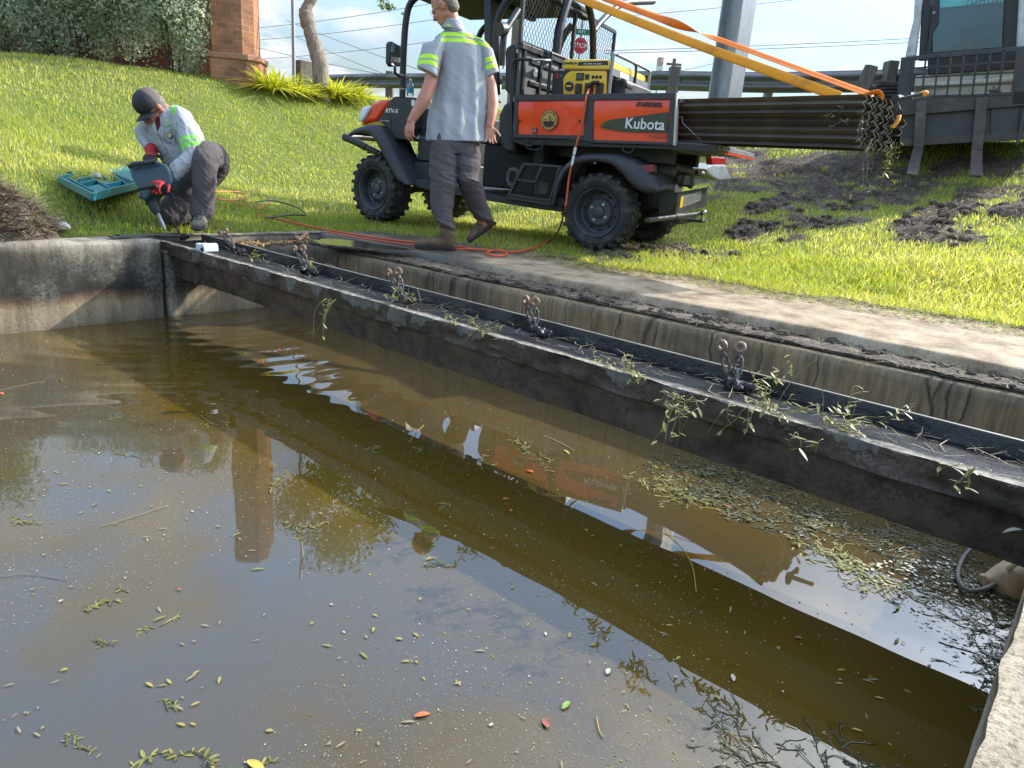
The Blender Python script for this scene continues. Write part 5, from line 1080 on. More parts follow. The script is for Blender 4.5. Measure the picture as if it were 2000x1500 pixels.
def branchy(par, base, top, r, n, spread, name='stem', mat='stem_brown', seed=3):
    rs = np.random.RandomState(seed)
    for i in range(n):
        b = MB(); q = rs.uniform(0, 6.28); s0 = np.array(base) + [math.cos(q) * r * 3, math.sin(q) * r * 3, 0]; e = np.array(top) + [math.cos(q) * spread * rs.uniform(.4, 1), math.sin(q) * spread * rs.uniform(.4, 1), rs.uniform(-.3, .2)]
        m = (s0 + e) / 2 + rs.uniform(-.12, .12, 3); b.tube(smoothline([s0, s0 * .7 + m * .3 + rs.uniform(-.04, .04, 3), m, e], 5), [r * (1 - .75 * k / 15) for k in range(16)], 6); b.build(name, M[mat], par, smooth=60)
hedge = [(20, 135, 11.2, .62, 'leftmost silver-green shrub of the hedge'), (95, 138, 10.9, .60, 'second silver-green shrub from the left in the hedge'), (170, 142, 10.7, .60, 'third silver-green shrub from the left, before the pink wall'), (250, 150, 10.5, .58, 'fourth silver-green shrub in the hedge, with bare stems showing'), (345, 158, 10.0, .62, 'largest rounded silver-green shrub beside the brick pier'), (-70, 130, 11.5, .62, 'silver-green shrub at the far left edge of the hedge')]
for i, (px, py, d, w, lab) in enumerate(hedge):
    c = atd(px, py, PD + 1.1 - .9 * (px + 70) / 400); c[2] = H1(c[0], c[1]) - .05; hh = 2.1 if i != 4 else 2.0
    t = thing('hedge_shrub', lab, 'shrub', c, group='silver-green shrubs of the hedge'); t.rotation_euler.z = 0
    leafcloud('foliage', M['bush_leaf'], 19000 if i == 4 else 14000, (0, 0, hh * .55), (w * 1.25, w * 1.0, hh * .60), .055, t, seed=20 + i, clump=64, aspect=.5)
    branchy(t, (0, 0, -.1), (0, 0, hh * .75), .018, 6, .42, seed=i + 2)
# tree behind the hedge (seen in the pond) and the leaning bare trunk
c = atd(-190, 100, 14.5); c[2] = 1.4; t = thing('broad_tree', 'leafy tree behind the hedge, its crown mirrored at the left of the pond', 'tree', c)
leafcloud('crown', M['tree_leaf'], 16000, (0, 0, 4.6), (1.7, 1.7, 1.9), .13, t, seed=5, clump=40); b = MB(); b.tube([(0, 0, -.2), (.1, 0, 1.5), (0, .1, 3), (.1, 0, 4.6)], [.2, .16, .13, .06], 12); b.build('trunk', M['bark'], t, smooth=60)
tb = atd(628, 150, 10.9); tb[2] = H1(tb[0], tb[1]) - .1; t = thing('leaning_tree', 'pale leaning tree trunk with a sawn limb stub between the pole and the truck', 'tree', tb)
TP = lambda px, py, d=10.9: atd(px, py, d) - tb
b = MB(); pts = smoothline([(0, 0, 0), TP(625, 130), TP(619, 105), TP(610, 75), TP(603, 50), TP(598, 30), TP(600, 14), TP(612, -10), TP(622, -40), TP(628, -90), TP(640, -150)], 6); n = len(pts); b.tube(pts, [.13 - .050 * min(1, k / (n * .6)) + .004 * math.sin(k * 1.3) + (.02 if abs(k / n - .45) < .07 else 0) for k in range(n)], 18)
b.tube([TP(604, 44), TP(596, 30), TP(590, 18)], [.07, .065, .058], 12); trk = b.build('trunk', M['bark'], t, smooth=60)
b = MB(); b.tube(smoothline([TP(622, -40), TP(660, -60), TP(700, -40), TP(735, -12), TP(745, 2)], 5), [.05 - .045 * k / 20 for k in range(21)], 8); b.tube(smoothline([TP(640, -150), TP(600, -230), TP(560, -300)], 5), [.06 - .004 * k for k in range(11)], 8); b.tube(smoothline([TP(640, -150), TP(690, -230), TP(740, -300)], 5), [.06 - .004 * k for k in range(11)], 8); b.build('branch', M['bark'], t, smooth=60)
leafcloud('crown', M['tree_leaf'], 9000, TP(640, -330), (1.5, 1.5, 1.2), .10, t, seed=9, clump=34)
leafcloud('twig_leaves', M['tree_leaf'], 130, TP(752, 2), (.34, .22, .17), .07, t, seed=4, clump=9)
# spiky variegated plants
def spiky(px, py, d, n, L, label, seed):
    c = ong(px, py); t = thing('spiky_plant', label, 'plant', c, group='spiky yellow-green border plants'); rs = np.random.RandomState(seed); V = []; F = []; var = []
    for i in range(n):
        q = rs.uniform(0, 6.283); r0 = rs.rand() ** .6 * .26; el = rs.uniform(.25, 1.35); l = L * rs.uniform(.65, 1.1); w = rs.uniform(.012, .02); o = np.array([math.cos(q) * r0, math.sin(q) * r0, 0]); q2 = q + rs.uniform(-.5, .5); dr = np.array([math.cos(q2), math.sin(q2), 0]); sd_ = np.array([-dr[1], dr[0], 0]); base = len(V); v = rs.rand() * .8
        for k in range(7):
            u = k / 6; p = o + dr * (l * u * math.cos(el) + l * .35 * u * u) + np.array([0, 0, l * u * math.sin(el) - l * .55 * u * u * (1.2 - el * .5)]); ww = w * (1 - u ** 2.2) + .001
            V += [p - sd_ * ww, p + [0, 0, -ww * .5], p + sd_ * ww]; var += [min(v + .25, 1), v * .25, min(v + .25, 1)]
        for k in range(6):
            a = base + k * 3; F += [(a, a + 1, a + 4, a + 3), (a + 1, a + 2, a + 5, a + 4)]
    npmesh('leaves', V, F, M['lily_leaf'], var, t)
spiky(535, 176, 9.6, 230, .46, 'spiky yellow-green plant close beside the brick pier', 1); spiky(578, 182, 9.7, 130, .38, 'spiky yellow-green plant in the middle of the border, below the pole', 2); spiky(652, 190, 9.8, 220, .46, 'spiky yellow-green plant at the foot of the leaning trunk', 3); spiky(690, 192, 9.9, 110, .38, 'rightmost spiky yellow-green plant beside the guardrail', 6)
# thin light pole, concrete post, wooden pole
def pole(name, px, py, d, r, label, cat, mat, top=6., px2=None):
    c = atd(px, py, d); c[2] = 1.3; t = thing(name, label, cat, c); b = MB(); b.cyl((0, 0, 0), (0, 0, top), r, r * .9, 14); b.build('shaft', M[mat], t, smooth=60); b = MB(); b.cyl((0, 0, .2), (0, 0, .26), r * 1.25, n=14); b.cyl((0, 0, 1.8), (0, 0, 1.84), r * 1.2, n=14); b.build('band', M['grey_metal'], t, smooth=60); return t, c
pole('light_pole', 574, 135, 12.5, .032, 'thin grey metal pole rising behind the spiky plants', 'pole', 'galvanised')
pole('utility_pole', 1004, 130, 22, .15, 'tall pale utility pole behind the truck screen', 'pole', 'weathered_wood', 9)
c = atd(594, 150, 11.8); t = thing('concrete_block', 'squat weathered concrete block behind the border plants', 'block', (c[0], c[1], 1.3)); b = MB(); b.b2((-.07, -.12, -.6), (.08, .12, atd(594, 120, 11.8)[2] - 1.3)); b.build('block', M['weathered_wood'], t, bevel=.01)
# guardrail
rail_px = [(640, 141, 17.8), (720, 141, 16.5), (840, 142, 15.2), (1000, 141, 14.0), (1160, 140, 12.9), (1300, 140, 11.9), (1500, 142, 11.2), (1740, 135, 10.2), (1960, 128, 9.5), (2150, 120, 9.1)]
RP_ = [atd(*p) for p in rail_px]; zr = 2.36
for p in RP_: p[2] = p[2] * .6 + zr * .4
gr = thing('guardrail', 'steel guardrail with wooden posts along the road on top of the bank', 'guardrail', (RP_[5][0], RP_[5][1], 1.5)); og = np.array([RP_[5][0], RP_[5][1], 1.5])
line = smoothline(RP_, 5); g = []
for i, p in enumerate(line):
    tg_ = line[min(i + 1, len(line) - 1)] - line[max(i - 1, 0)]; tg_[2] = 0; tg_ /= np.linalg.norm(tg_); nn = np.array([tg_[1], -tg_[0], 0.]); nn = nn if np.dot(nn, CF) < 0 else -nn
    row = []
    for k in range(25):
        u = k / 24; off = .040 * math.cos(u * 4 * math.pi) ** 1 * (-1); row.append(p - og - [0, 0, u * .31] + nn * off)
    g.append(row)
b = MB(); b.sheet(g); r__ = b.build('rail', M['guard_steel'], gr, smooth=80); m_ = r__.modifiers.new('s', 'SOLIDIFY'); m_.thickness = .006
def gpost(px, d, w, dep, mat='weathered_wood', up=.06, lean=0):
    c = atd(px, 140, d); i = int(np.argmin([np.linalg.norm((q - c)[:2]) for q in line])); z1 = line[i][2] + up; b = MB(); back = CF * [1, 1, 0]; back /= np.linalg.norm(back); c2 = c + back * .12
    b.box(np.array([c2[0], c2[1], (1.1 + z1) / 2]) - og, (w, dep, z1 - 1.1), (ux, uy, np.array([0, 0, 1.]))); b.build('post', M[mat], gr, bevel=.008)
gpost(760, 16.1, .17, .2); gpost(1320, 11.75, .17, .22); gpost(1512, 11.3, .10, .18, 'guard_steel', .01); gpost(1130, 13.1, .17, .2); gpost(940, 14.5, .17, .2); gpost(1745, 10.1, .14, .2, 'weathered_wood', .10)
# galvanised column
cb = atd(1416, 185, 9.9); cb[2] = 1.0; t = thing('steel_column', 'big galvanised steel H-column standing in front of the guardrail', 'column', cb)
c45 = ux * math.cos(R_(38)) + uy * math.sin(R_(38)); c45b = np.array([-c45[1], c45[0], 0.])
b = MB(); hh = 4.5; fw = .30; dp = .32
b.box(np.array([0, 0, hh / 2]) - c45b * dp / 2, (fw, .022, hh), (c45, c45b, np.array([0, 0, 1.]))); b.box(np.array([0, 0, hh / 2]) + c45b * dp / 2, (fw, .022, hh), (c45, c45b, np.array([0, 0, 1.]))); b.box(np.array([0, 0, hh / 2]), (.016, dp - .024, hh), (c45, c45b, np.array([0, 0, 1.]))); b.build('section', M['galvanised'], t, bevel=.003)
# wires
def wire(p, q, label, sag=.15, r=.010):
    P = atd(*p); Q = atd(*q); t = thing('overhead_wire', label, 'wire', P, group='overhead wires across the sky'); b = MB(); b.tube([(P * (1 - u) + Q * u) - P - [0, 0, sag * 4 * u * (1 - u)] for u in np.linspace(0, 1, 14)], r, 5); b.build('cable', M['cord_black'], t, smooth=60)
wire((430, 60, 34), (900, -4, 26), 'highest thin wire left of the truck'); wire((440, 82, 34), (960, 20, 26), 'wire crossing just above the truck mirror'); wire((450, 118, 36), (960, 64, 26), 'lower wire behind the side mirror'); wire((500, 92, 34), (760, 148, 24), 'wire falling from the thin pole toward the guardrail', .05); wire((560, 40, 34), (830, 140, 24), 'steep wire sloping down behind the truck pillar', .05); wire((575, 70, 34), (790, 160, 25), 'lowest steep wire right of the thin pole', .05)
wire((1200, 33, 30), (1800, -32, 30), 'single wire high between the straps and the column', .1); wire((1180, 99, 30), (1800, 74, 30), 'upper wire of the pair right of the column', .05, .012); wire((1180, 104, 30), (1800, 82, 30), 'lower wire of the pair right of the column', .05, .012); wire((1260, 148, 45), (1400, 122, 45), 'short wire near the far telegraph pole', .1, .014)
c = atd(1313, 150, 48); t = thing('telegraph_pole', 'tiny far telegraph pole with a crossarm beyond the guardrail', 'pole', (c[0], c[1], .5)); zt3 = atd(1313, 116, 48)[2] - .5; b = MB(); b.cyl((0, 0, 0), (0, 0, zt3), .16, .12, 8); b.build('shaft', M['weathered_wood'], t); b = MB(); b.bar(tuple(-ux * .5 + [0, 0, zt3 - .35]), tuple(ux * .5 + [0, 0, zt3 - .35]), .14, .14); b.build('crossarm', M['weathered_wood'], t)
# signs
def signpost(name, px, py, d, label, cat='sign'):
    c = atd(px, py, d); t = thing(name, label, cat, (c[0], c[1], 1.2)); return t, c - [0, 0, c[2] - 1.2], c[2] - 1.2
FX = lambda p: Matrix(((ux[0], 0, -uy[0], p[0]), (ux[1], 0, -uy[1], p[1]), (0, 1, 0, p[2]), (0, 0, 0, 1)))
t, o_, h = signpost('stop_sign', 1133, 90, 20, 'red stop sign with a green street sign above, seen through the truck screen')
b = MB(); b.cyl((0, 0, 0), (0, 0, h + .95), .03, n=8); b.build('post', M['galvanised'], t)
b = MB(); R8 = .22; b.prism([ux * math.cos(R_(22.5 + 45 * k)) * R8 + np.array([0, 0, h + math.sin(R_(22.5 + 45 * k)) * R8]) - uy * .05 for k in range(8)], -uy * .01); pl_ = b.build('plate', M['sign_red'], t, smooth=0); text('lettering', 'STOP', .17, M['decal_white'], pl_, FX(tuple(np.array([0, 0, h]) - uy * .065)), bold=.004)
b = MB(); b.prism([ux * a_ + np.array([0, 0, h + c_]) - uy * .05 for a_, c_ in ((-.26, .28), (.26, .28), (.26, .43), (-.26, .43))], -uy * .01); pl_ = b.build('street_plate', M['sign_green'], t, smooth=0); text('lettering', 'BEN', .10, M['decal_white'], pl_, FX(tuple(np.array([0, 0, h + .355]) - uy * .065)), bold=.002)
b = MB(); b.prism([uy * a_ + np.array([0, 0, h + c_]) - ux * .0 for a_, c_ in ((-.26, .47), (.26, .47), (.26, .60), (-.26, .60))], ux * .01); b.build('street_plate', M['sign_green'], t, smooth=0)
t, o_, h = signpost('crossing_sign', 1289, 124, 24, 'small white no-pedestrians sign with a red ring beyond the guardrail')
b = MB(); b.cyl((0, 0, 0), (0, 0, h - .2), .03, n=8); b.build('post', M['galvanised'], t)
b = MB(); b.prism([ux * a_ + np.array([0, 0, h + c_]) for a_, c_ in ((-.11, -.24), (.11, -.24), (.11, .20), (-.11, .20))], -uy * .01); pl_ = b.build('plate', M['decal_white'], t, smooth=0)
b = MB(); b.tube([ux * math.cos(q) * .092 - uy * .018 + np.array([0, 0, h + .05 + math.sin(q) * .11]) for q in [6.283 * k / 24 for k in range(24)]], .012, 6, closed=True); b.bar(ux * -.065 - uy * .02 + np.array([0, 0, h + .13]), ux * .065 - uy * .02 + np.array([0, 0, h - .03]), .018, .006); b.build('ring', M['sign_red'], pl_)
b = MB(); o2 = np.array([0, 0, h + .05]) - uy * .016
for a_, c_ in (((0, .06), (0, .055)), ((0, .04), (-.005, -.01)), ((-.005, -.01), (-.03, -.065)), ((-.005, -.01), (.028, -.065)), ((0, .03), (-.03, .0)), ((0, .03), (.028, .0))): b.bar(o2 + ux * a_[0] + [0, 0, a_[1]], o2 + ux * c_[0] + [0, 0, c_[1] + .001], .012, .003)
b.build('walker', M['decal_black'], pl_)

# ================================================================ compact track loader with pallet forks
LD = 8.55
LP = atd(1880, 300, LD); LF = np.array([-math.cos(R_(13)), -math.sin(R_(13)), 0.]); LN = np.array([math.sin(R_(13)), -math.cos(R_(13)), 0.])   # LN faces the pit
LM = np.array([-LF, -LN, [0, 0, 1.]])          # x right, y away, z up
lo = thing('track_loader', 'dusty compact track loader with a pallet fork frame at the upper right', 'loader', (LP[0], LP[1], LP[2]), LM)
def ly(px, py, y=0.): return LM @ (onplane(px, py, LP - LN * y, LN) - LP)
def lpoly(b, pts, y0, y1): b.prism([ly(a_, c_, y0) for a_, c_ in pts], (0, y1 - y0, 0)); return b
# guard grille
b = MB(); lpoly(b, [(1760, 112), (1784, 110), (1786, 172), (1772, 189), (1752, 182)], 0, .03); lpoly(b, [(1783, 109), (2060, 84), (2060, 94), (1786, 118)], 0, .03); lpoly(b, [(1984, 98), (2100, 90), (2100, 200), (1975, 205)], 0, .03); gf = b.build('grille_frame', M['loader_dark'], lo, bevel=.006)
G = [ly(1784, 115), ly(1988, 98), ly(1976, 186), ly(1777, 190)]
def Gq(u, v): return (G[0] * (1 - u) + G[1] * u) * (1 - v) + (G[3] * (1 - u) + G[2] * u) * v
b = MB()
for k in range(9): b.bar(Gq(k / 8, -.02), Gq(k / 8, 1), .022, .020, up=(0, 1, 0))
for k in range(5): b.bar(Gq(0, k / 4 * .98) + [0, .001, 0], Gq(1, k / 4 * .98) + [0, .001, 0], .019, .022, up=(0, 1, 0))
for i in range(9):
    for j in range(5):
        c = Gq(i / 8, j / 4 * .98); s_ = .024; b.prism([c + [s_, -.009, 0], c + [0, -.009, s_], c + [-s_, -.009, 0], c + [0, -.009, -s_]], (0, .017, 0))
b.build('grille', M['loader_dark'], gf, smooth=0)
b = MB(); lpoly(b, [(1755, 194), (2080, 172), (2080, 200), (1757, 226)], 0, .07); b.build('carriage_top', M['loader_brown'], lo, bevel=.004)
b = MB(); lpoly(b, [(1757, 272), (2080, 252), (2080, 268), (1757, 286)], .0, .07); b.build('carriage_bottom', M['loader_brown'], lo, bevel=.004)
b = MB(); lpoly(b, [(1757, 222), (2080, 200), (2080, 258), (1757, 276)], .06, .09); lpoly(b, [(1936, 208), (1990, 206), (1988, 262), (1934, 266)], .04, .06); lpoly(b, [(1998, 212), (2006, 212), (1990, 283), (1984, 283)], -.02, .01); b.build('back_plate', M['loader_dark'], lo, bevel=.004)
for (pt, pb_, tip, w) in (((1800, 198), (1794, 288), (1781, 342), .115), ((1918, 190), (1908, 292), (1906, 344), .115)):
    b = MB(); A, B_ = ly(*pt, -.02), ly(*pb_, -.02); T = ly(*tip, -.75); T2 = B_ + np.array([0, -.10, -.02]); b.bar(A, B_, w, .035, up=(0, 1, 0))
    T = LM @ (onplane(tip[0], tip[1], LP + LN * .80, LN) - LP); b.bar(B_ + [0, .02, .0], T, w, .030, up=(0, -.3, 1)); b.build('fork', M['fork_steel'], lo, bevel=.004)
# machine front behind the guard
b = MB(); lpoly(b, [(1788, 148), (1990, 130), (1982, 196), (1784, 200)], .20, .25); b.build('front_plate', M['loader_cream'], lo, bevel=.01)
b = MB(); lpoly(b, [(1785, 164), (1990, 149), (1990, 158), (1786, 173)], .13, .20); b.build('crossbeam', M['loader_cream'], lo, bevel=.015)
b = MB(); lpoly(b, [(1812, 106), (1990, 92), (1986, 134), (1812, 146)], .14, .19); b.build('hose_panel', M['loader_dark'], lo, bevel=.01)
b = MB(); lpoly(b, [(1705, 175), (1722, 158), (1752, 160), (1756, 200), (1730, 215), (1708, 196)], .5, 1.6); to = b.build('track', M['tyre_rubber'], lo, bevel=.01); b = MB()
for k in range(6): b.bar(ly(1712, 166 + k * 7, .48), ly(1756, 164 + k * 7, .48), .03, .03)
b.build('track_lug', M['tyre_rubber'], to, smooth=0)
b = MB(); lpoly(b, [(1790, -60), (1810, -60), (1788, 110), (1768, 112), (1776, 70), (1784, 40)], .50, 1.9); b.build('lift_arm', M['loader_white'], lo, bevel=.02)
b = MB(); lpoly(b, [(1994, -60), (2060, -60), (2060, 110), (1984, 112)], .50, 1.9); b.build('lift_arm', M['loader_white'], lo, bevel=.02)
b = MB(); lpoly(b, [(1804, -60), (1822, -60), (1820, 20), (1814, 60), (1812, 108), (1795, 110)], .55, .75); lpoly(b, [(1966, -60), (1994, -60), (1986, 108), (1958, 108)], .55, .75); lpoly(b, [(1795, 104), (1988, 92), (1986, 108), (1795, 116)], .55, .70); lpoly(b, [(1822, 8), (1836, 8), (1834, 44), (1822, 62), (1818, 108), (1808, 108)], .52, .58); cabf = b.build('cab_frame', M['black_plastic'], lo, bevel=.008)
b = MB(); b.cyl(ly(1824, 25, .50), ly(1824, 25, .53), .020, n=12); b.cyl(ly(1984, 110, .25), ly(1984, 110, .40), .035, n=14); b.cyl(ly(1984, 110, .22), ly(1984, 110, .25), .022, n=14); b.build('pin', M['grey_metal'], lo, bevel=.003)
b = MB(); lpoly(b, [(1836, -60), (1966, -60), (1956, 92), (1822, 102), (1822, 66), (1834, 46)], .62, .63); b.build('door_glass', M['cab_glass'], lo, smooth=0)
b = MB(); lpoly(b, [(1836, 15), (1966, 3), (1966, -60), (1836, -60)], 1.9, 1.95); b.build('rear_window', pm('sky_tint', (.20, .62, .55), (.18, .55, .5), rough=.3, bump=0), lo, smooth=0)
b = MB(); lpoly(b, [(1800, -60), (1990, -60), (1990, 110), (1800, 112)], 1.96, 2.0); b.build('cab_rear', pm('cab_dark', (.05, .075, .08), (.03, .045, .05), rough=.6, bump=0), lo, smooth=0)
b = MB(); lpoly(b, [(1878, 78), (1902, 77), (1902, 96), (1876, 97)], 1.0, 1.1); b.build('control_pod', M['loader_dark'], lo, bevel=.01)
b = MB()
for k in range(9): b.bar(ly(1893 + k * 8, -20, 1.75), ly(1880 + k * 8, 100, 1.75), .010, .01)
for k in range(9): b.bar(ly(1890, 0 + k * 12, 1.77), ly(1966, -30 + k * 12, 1.77), .010, .01)
b.build('window_bars', M['loader_dark'], lo, smooth=0)
b = MB(); b.tube(smoothline([ly(1830, 175, .3), ly(1848, 172, .25), ly(1862, 160, .3), ly(1880, 150, .35)], 5), .018, 8); b.tube(smoothline([ly(1905, 165, .3), ly(1925, 176, .25), ly(1948, 170, .3)], 5), .018, 8); b.build('hydraulic_hose', M['decal_black'], lo, smooth=60)
b = MB(); lpoly(b, [(1700, 200), (2100, 185), (2100, 250), (1700, 262)], .55, 2.3); b.build('undercarriage', M['loader_dark'], lo, bevel=.02)
b = MB(); lpoly(b, [(1670, 168), (1690, 126), (1700, 126), (1715, 130), (1700, 172), (1684, 200)], 1.0, 1.1) ; b.build('guard_plate', M['weathered_wood'], lo, bevel=.005)
# ================================================================ people
def sdf_fuse(name, mb, vox, mats, parent, smooth_it=2, paint=None, disp=None, world=True, keepsmall=True):
    """fuse overlapping closed pieces into one continuous skin, then shape and colour it"""
    v = mb.v
    Mi = root_m(parent).inverted() if parent is not None else Matrix.Identity(4)
    me = bpy.data.meshes.new('tmp'); me.from_pydata(v, [], mb.f); o = bpy.data.objects.new('tmp', me); COL.objects.link(o)
    bm = bmesh.new(); bm.from_mesh(me); bmesh.ops.recalc_face_normals(bm, faces=bm.faces); bm.to_mesh(me); bm.free()
    m = o.modifiers.new('r', 'REMESH'); m.mode = 'VOXEL'; m.voxel_size = vox
    if smooth_it: s = o.modifiers.new('s', 'SMOOTH'); s.iterations = smooth_it; s.factor = .5
    dg = bpy.context.evaluated_depsgraph_get(); r = bpy.data.meshes.new_from_object(o.evaluated_get(dg)); bpy.data.objects.remove(o)
    n = len(r.vertices); co = np.empty(n * 3, np.float32); r.vertices.foreach_get('co', co); co = co.reshape(-1, 3).astype(float)
    if disp is not None:
        no = np.empty(n * 3, np.float32); r.vertices.foreach_get('normal', no); no = no.reshape(-1, 3); co2 = co + no * disp(co, no)[:, None]
    else: co2 = co
    r.materials.clear()
    for mt in (mats if isinstance(mats, (list, tuple)) else [mats]): r.materials.append(mt)
    if paint is not None:
        fc_ = np.empty(len(r.polygons) * 3, np.float32); r.polygons.foreach_get('center', fc_); fn_ = np.empty(len(r.polygons) * 3, np.float32); r.polygons.foreach_get('normal', fn_); r.polygons.foreach_set('material_index', paint(fc_.reshape(-1, 3).astype(float), fn_.reshape(-1, 3)).astype(np.int32))
    Mn = np.array(Mi); co2 = co2 @ Mn[:3, :3].T + Mn[:3, 3]; r.vertices.foreach_set('co', co2.astype(np.float32).ravel()); r.shade_smooth(); r.update()
    r.name = name; ob = bpy.data.objects.new(name, r); COL.objects.link(ob)
    if parent is not None: ob.parent = parent
    return ob
def ringloft(mb, stations, n=24):
    """stations: (centre, a-axis, ra, b-axis, rb)"""
    rings = []
    for c, a, ra, b, rb in stations:
        a = np.array(a, float); a /= np.linalg.norm(a); b = np.array(b, float); b /= np.linalg.norm(b); rings.append([np.array(c) + a * ra * math.cos(2 * math.pi * i / n) + b * rb * math.sin(2 * math.pi * i / n) for i in range(n)])
    mb.loft(rings)
def limb(mb, pts, rs, n=16):
    P = smoothline(pts, 5); R = np.interp(np.linspace(0, 1, len(P)), np.linspace(0, 1, len(rs)), rs); mb.tube(P, list(R), n); mb.ell(P[0], (R[0],) * 3); mb.ell(P[-1], (R[-1],) * 3)
def hand(mb, wrist, fdir, back, thumb, size=1.0, curl=.6, spread=.12, curls=None):
    """palm and five fingers. fdir: towards the fingertips, back: out of the back of the hand, thumb: side on which the thumb sits"""
    f = np.array(fdir, float); f /= np.linalg.norm(f); bk = np.array(back, float); bk -= f * np.dot(bk, f); bk /= np.linalg.norm(bk); sd = np.cross(f, bk); sd = sd if np.dot(sd, thumb) > 0 else -sd; w = np.array(wrist, float); S = size
    ringloft(mb, [(w - f * .01 * S, sd, .027 * S, bk, .020 * S), (w + f * .03 * S, sd, .036 * S, bk, .018 * S), (w + f * .065 * S, sd, .042 * S, bk, .016 * S), (w + f * .09 * S, sd, .040 * S, bk, .013 * S)], 14)
    lens = [.072, .080, .075, .058]
    for k in range(4):
        off = (.030 - .0205 * k) * S; base = w + f * (.086 - .004 * abs(k - 1.2)) * S + sd * off; d0 = f + sd * spread * (1.4 - k) * .6; d0 /= np.linalg.norm(d0); c = curl if curls is None else curls[k]; p = base; r = (.0092 - .0005 * (k == 3)) * S; ang = c * .35
        for seg, fr in ((0, .45), (1, .30), (2, .25)):
            d = d0 * math.cos(ang) - bk * math.sin(ang); q = p + d * lens[k] * fr * S; mb.cap_(p, q, r, r * .9); p = q; r *= .9; ang += c * .75
    tb_ = w + f * .028 * S + sd * .030 * S - bk * .004; d = sd * .72 + f * .62 - bk * .30; d /= np.linalg.norm(d); t1 = tb_ + d * .036 * S; mb.cap_(tb_ - d * .012, t1, .0135 * S, .0105 * S); d2 = sd * .30 + f * .88 - bk * .38 * (1 + curl * .5); d2 /= np.linalg.norm(d2); t2 = t1 + d2 * .028 * S; mb.cap_(t1, t2, .0102 * S, .009 * S); mb.cap_(t2, t2 + (d2 - bk * .2) * .018 * S, .009 * S, .0075 * S)
def head(mb, c, fw, up, S=1.0):
    """head: c = centre of the skull, fw = where the face looks"""
    fw = np.array(fw, float); fw /= np.linalg.norm(fw); up = np.array(up, float); up -= fw * np.dot(up, fw); up /= np.linalg.norm(up); sd = np.cross(fw, up); A = (sd, fw, up); c = np.array(c, float)
    mb.ell(c + up * .022 * S - fw * .008 * S, (.074 * S, .092 * S, .088 * S), A, 24, 16)         # cranium
    mb.ell(c - up * .040 * S + fw * .030 * S, (.056 * S, .058 * S, .070 * S), A, 20, 12)          # face
    mb.ell(c - up * .082 * S + fw * .050 * S, (.040 * S, .036 * S, .030 * S), A, 16, 10)          # chin
    mb.ell(c - up * .066 * S + fw * .010 * S, (.058 * S, .048 * S, .030 * S), A, 16, 10)          # jaw
    mb.ell(c - up * .000 * S + fw * .078 * S, (.048 * S, .018 * S, .014 * S), A, 14, 8)           # brow
    mb.ell(c - up * .038 * S + fw * .076 * S, (.050 * S, .020 * S, .018 * S), A, 14, 8)           # cheeks
    ringloft(mb, [(c + up * -.004 * S + fw * .080 * S, sd, .007 * S, fw, .010 * S), (c - up * .022 * S + fw * .096 * S, sd, .010 * S, fw, .014 * S), (c - up * .040 * S + fw * .100 * S, sd, .016 * S, fw, .016 * S), (c - up * .047 * S + fw * .090 * S, sd, .012 * S, fw, .012 * S)], 12)
    mb.ell(c - up * .062 * S + fw * .082 * S, (.022 * S, .012 * S, .006 * S), A, 12, 8); mb.ell(c - up * .072 * S + fw * .080 * S, (.019 * S, .012 * S, .007 * S), A, 12, 8)
    for s in (1, -1):
        e = c + sd * s * .076 * S - up * .016 * S - fw * .008 * S; mb.ell(e, (.008 * S, .019 * S, .032 * S), (sd + fw * -.5 * s * 1, fw, up), 14, 8); mb.ell(e + up * .012 * S + sd * s * .006 * S, (.008 * S, .017 * S, .018 * S), A, 12, 8)
    return sd, fw, up, c
def wrinkles(sc, amp, seed=0, stretch=(1, 1, .35)):
    def f(co, no):
        q = co * np.array(stretch) * sc; a = fbm(q[:, 0] + q[:, 2] * .6 + seed, q[:, 1] + q[:, 2] * .9 + seed * 2, 4); r = 1 - np.abs(a - .5) * 5; return (np.clip(r, 0, 1) ** 2 * amp + (a - .5) * amp)
    return f

# ---- standing worker ----
MD = depth(atz(875, 489, 0.0)); J = lambda px, py, dd=0.0: atd(px, py, MD + dd)
foot = atz(868, 489, 0.0)
man = thing('person', 'grey-haired worker walking away in a pale blue short-sleeved shirt with lime stripes', 'person', foot)
FW = -CR * .80 + CF * .55; FW[2] = 0; FW /= np.linalg.norm(FW)           # walking to the left and away
RT = CR * .93 + CF * .25; RT[2] = 0; RT /= np.linalg.norm(RT); BK = np.cross([0, 0, 1.], RT); BK = BK if np.dot(BK, CF) < 0 else -BK; UPV = np.array([0, 0, 1.])
# body: head, neck, arms, hands and hidden trunk, one skin
b = MB()
hc = J(868, 12, -.02); hf = -CR * .86 + CF * .30 - UPV * .42
hsd, hfw, hup, hcc = head(b, hc, hf, UPV * .9 + CR * .1, 1.08)
limb(b, [J(876, 22, .0), J(884, 46, .02), J(889, 66, .04)], [.062, .058, .050])
sh1, el1, wr1 = J(854, 97, -.03), J(839, 168, -.06), J(803, 236, -.08)
sh2, el2, wr2 = J(936, 98, .06), J(959, 172, .06), J(956, 246, .02)
limb(b, [sh1, (sh1 + el1) / 2 - BK * .0, el1], [.050, .050, .047]); limb(b, [el1, J(826, 198, -.08), J(813, 220, -.08), wr1], [.047, .049, .038, .030])
limb(b, [sh2, (sh2 + el2) / 2, el2], [.050, .050, .045]); limb(b, [el2, J(962, 205, .05), J(960, 228, .03), wr2], [.045, .046, .036, .029])
hand(b, wr1, J(799, 262, -.08) - wr1, -CR * .45 - CF * .8, -CR * .6 + CF * .6 + UPV * .1, .95, .75)
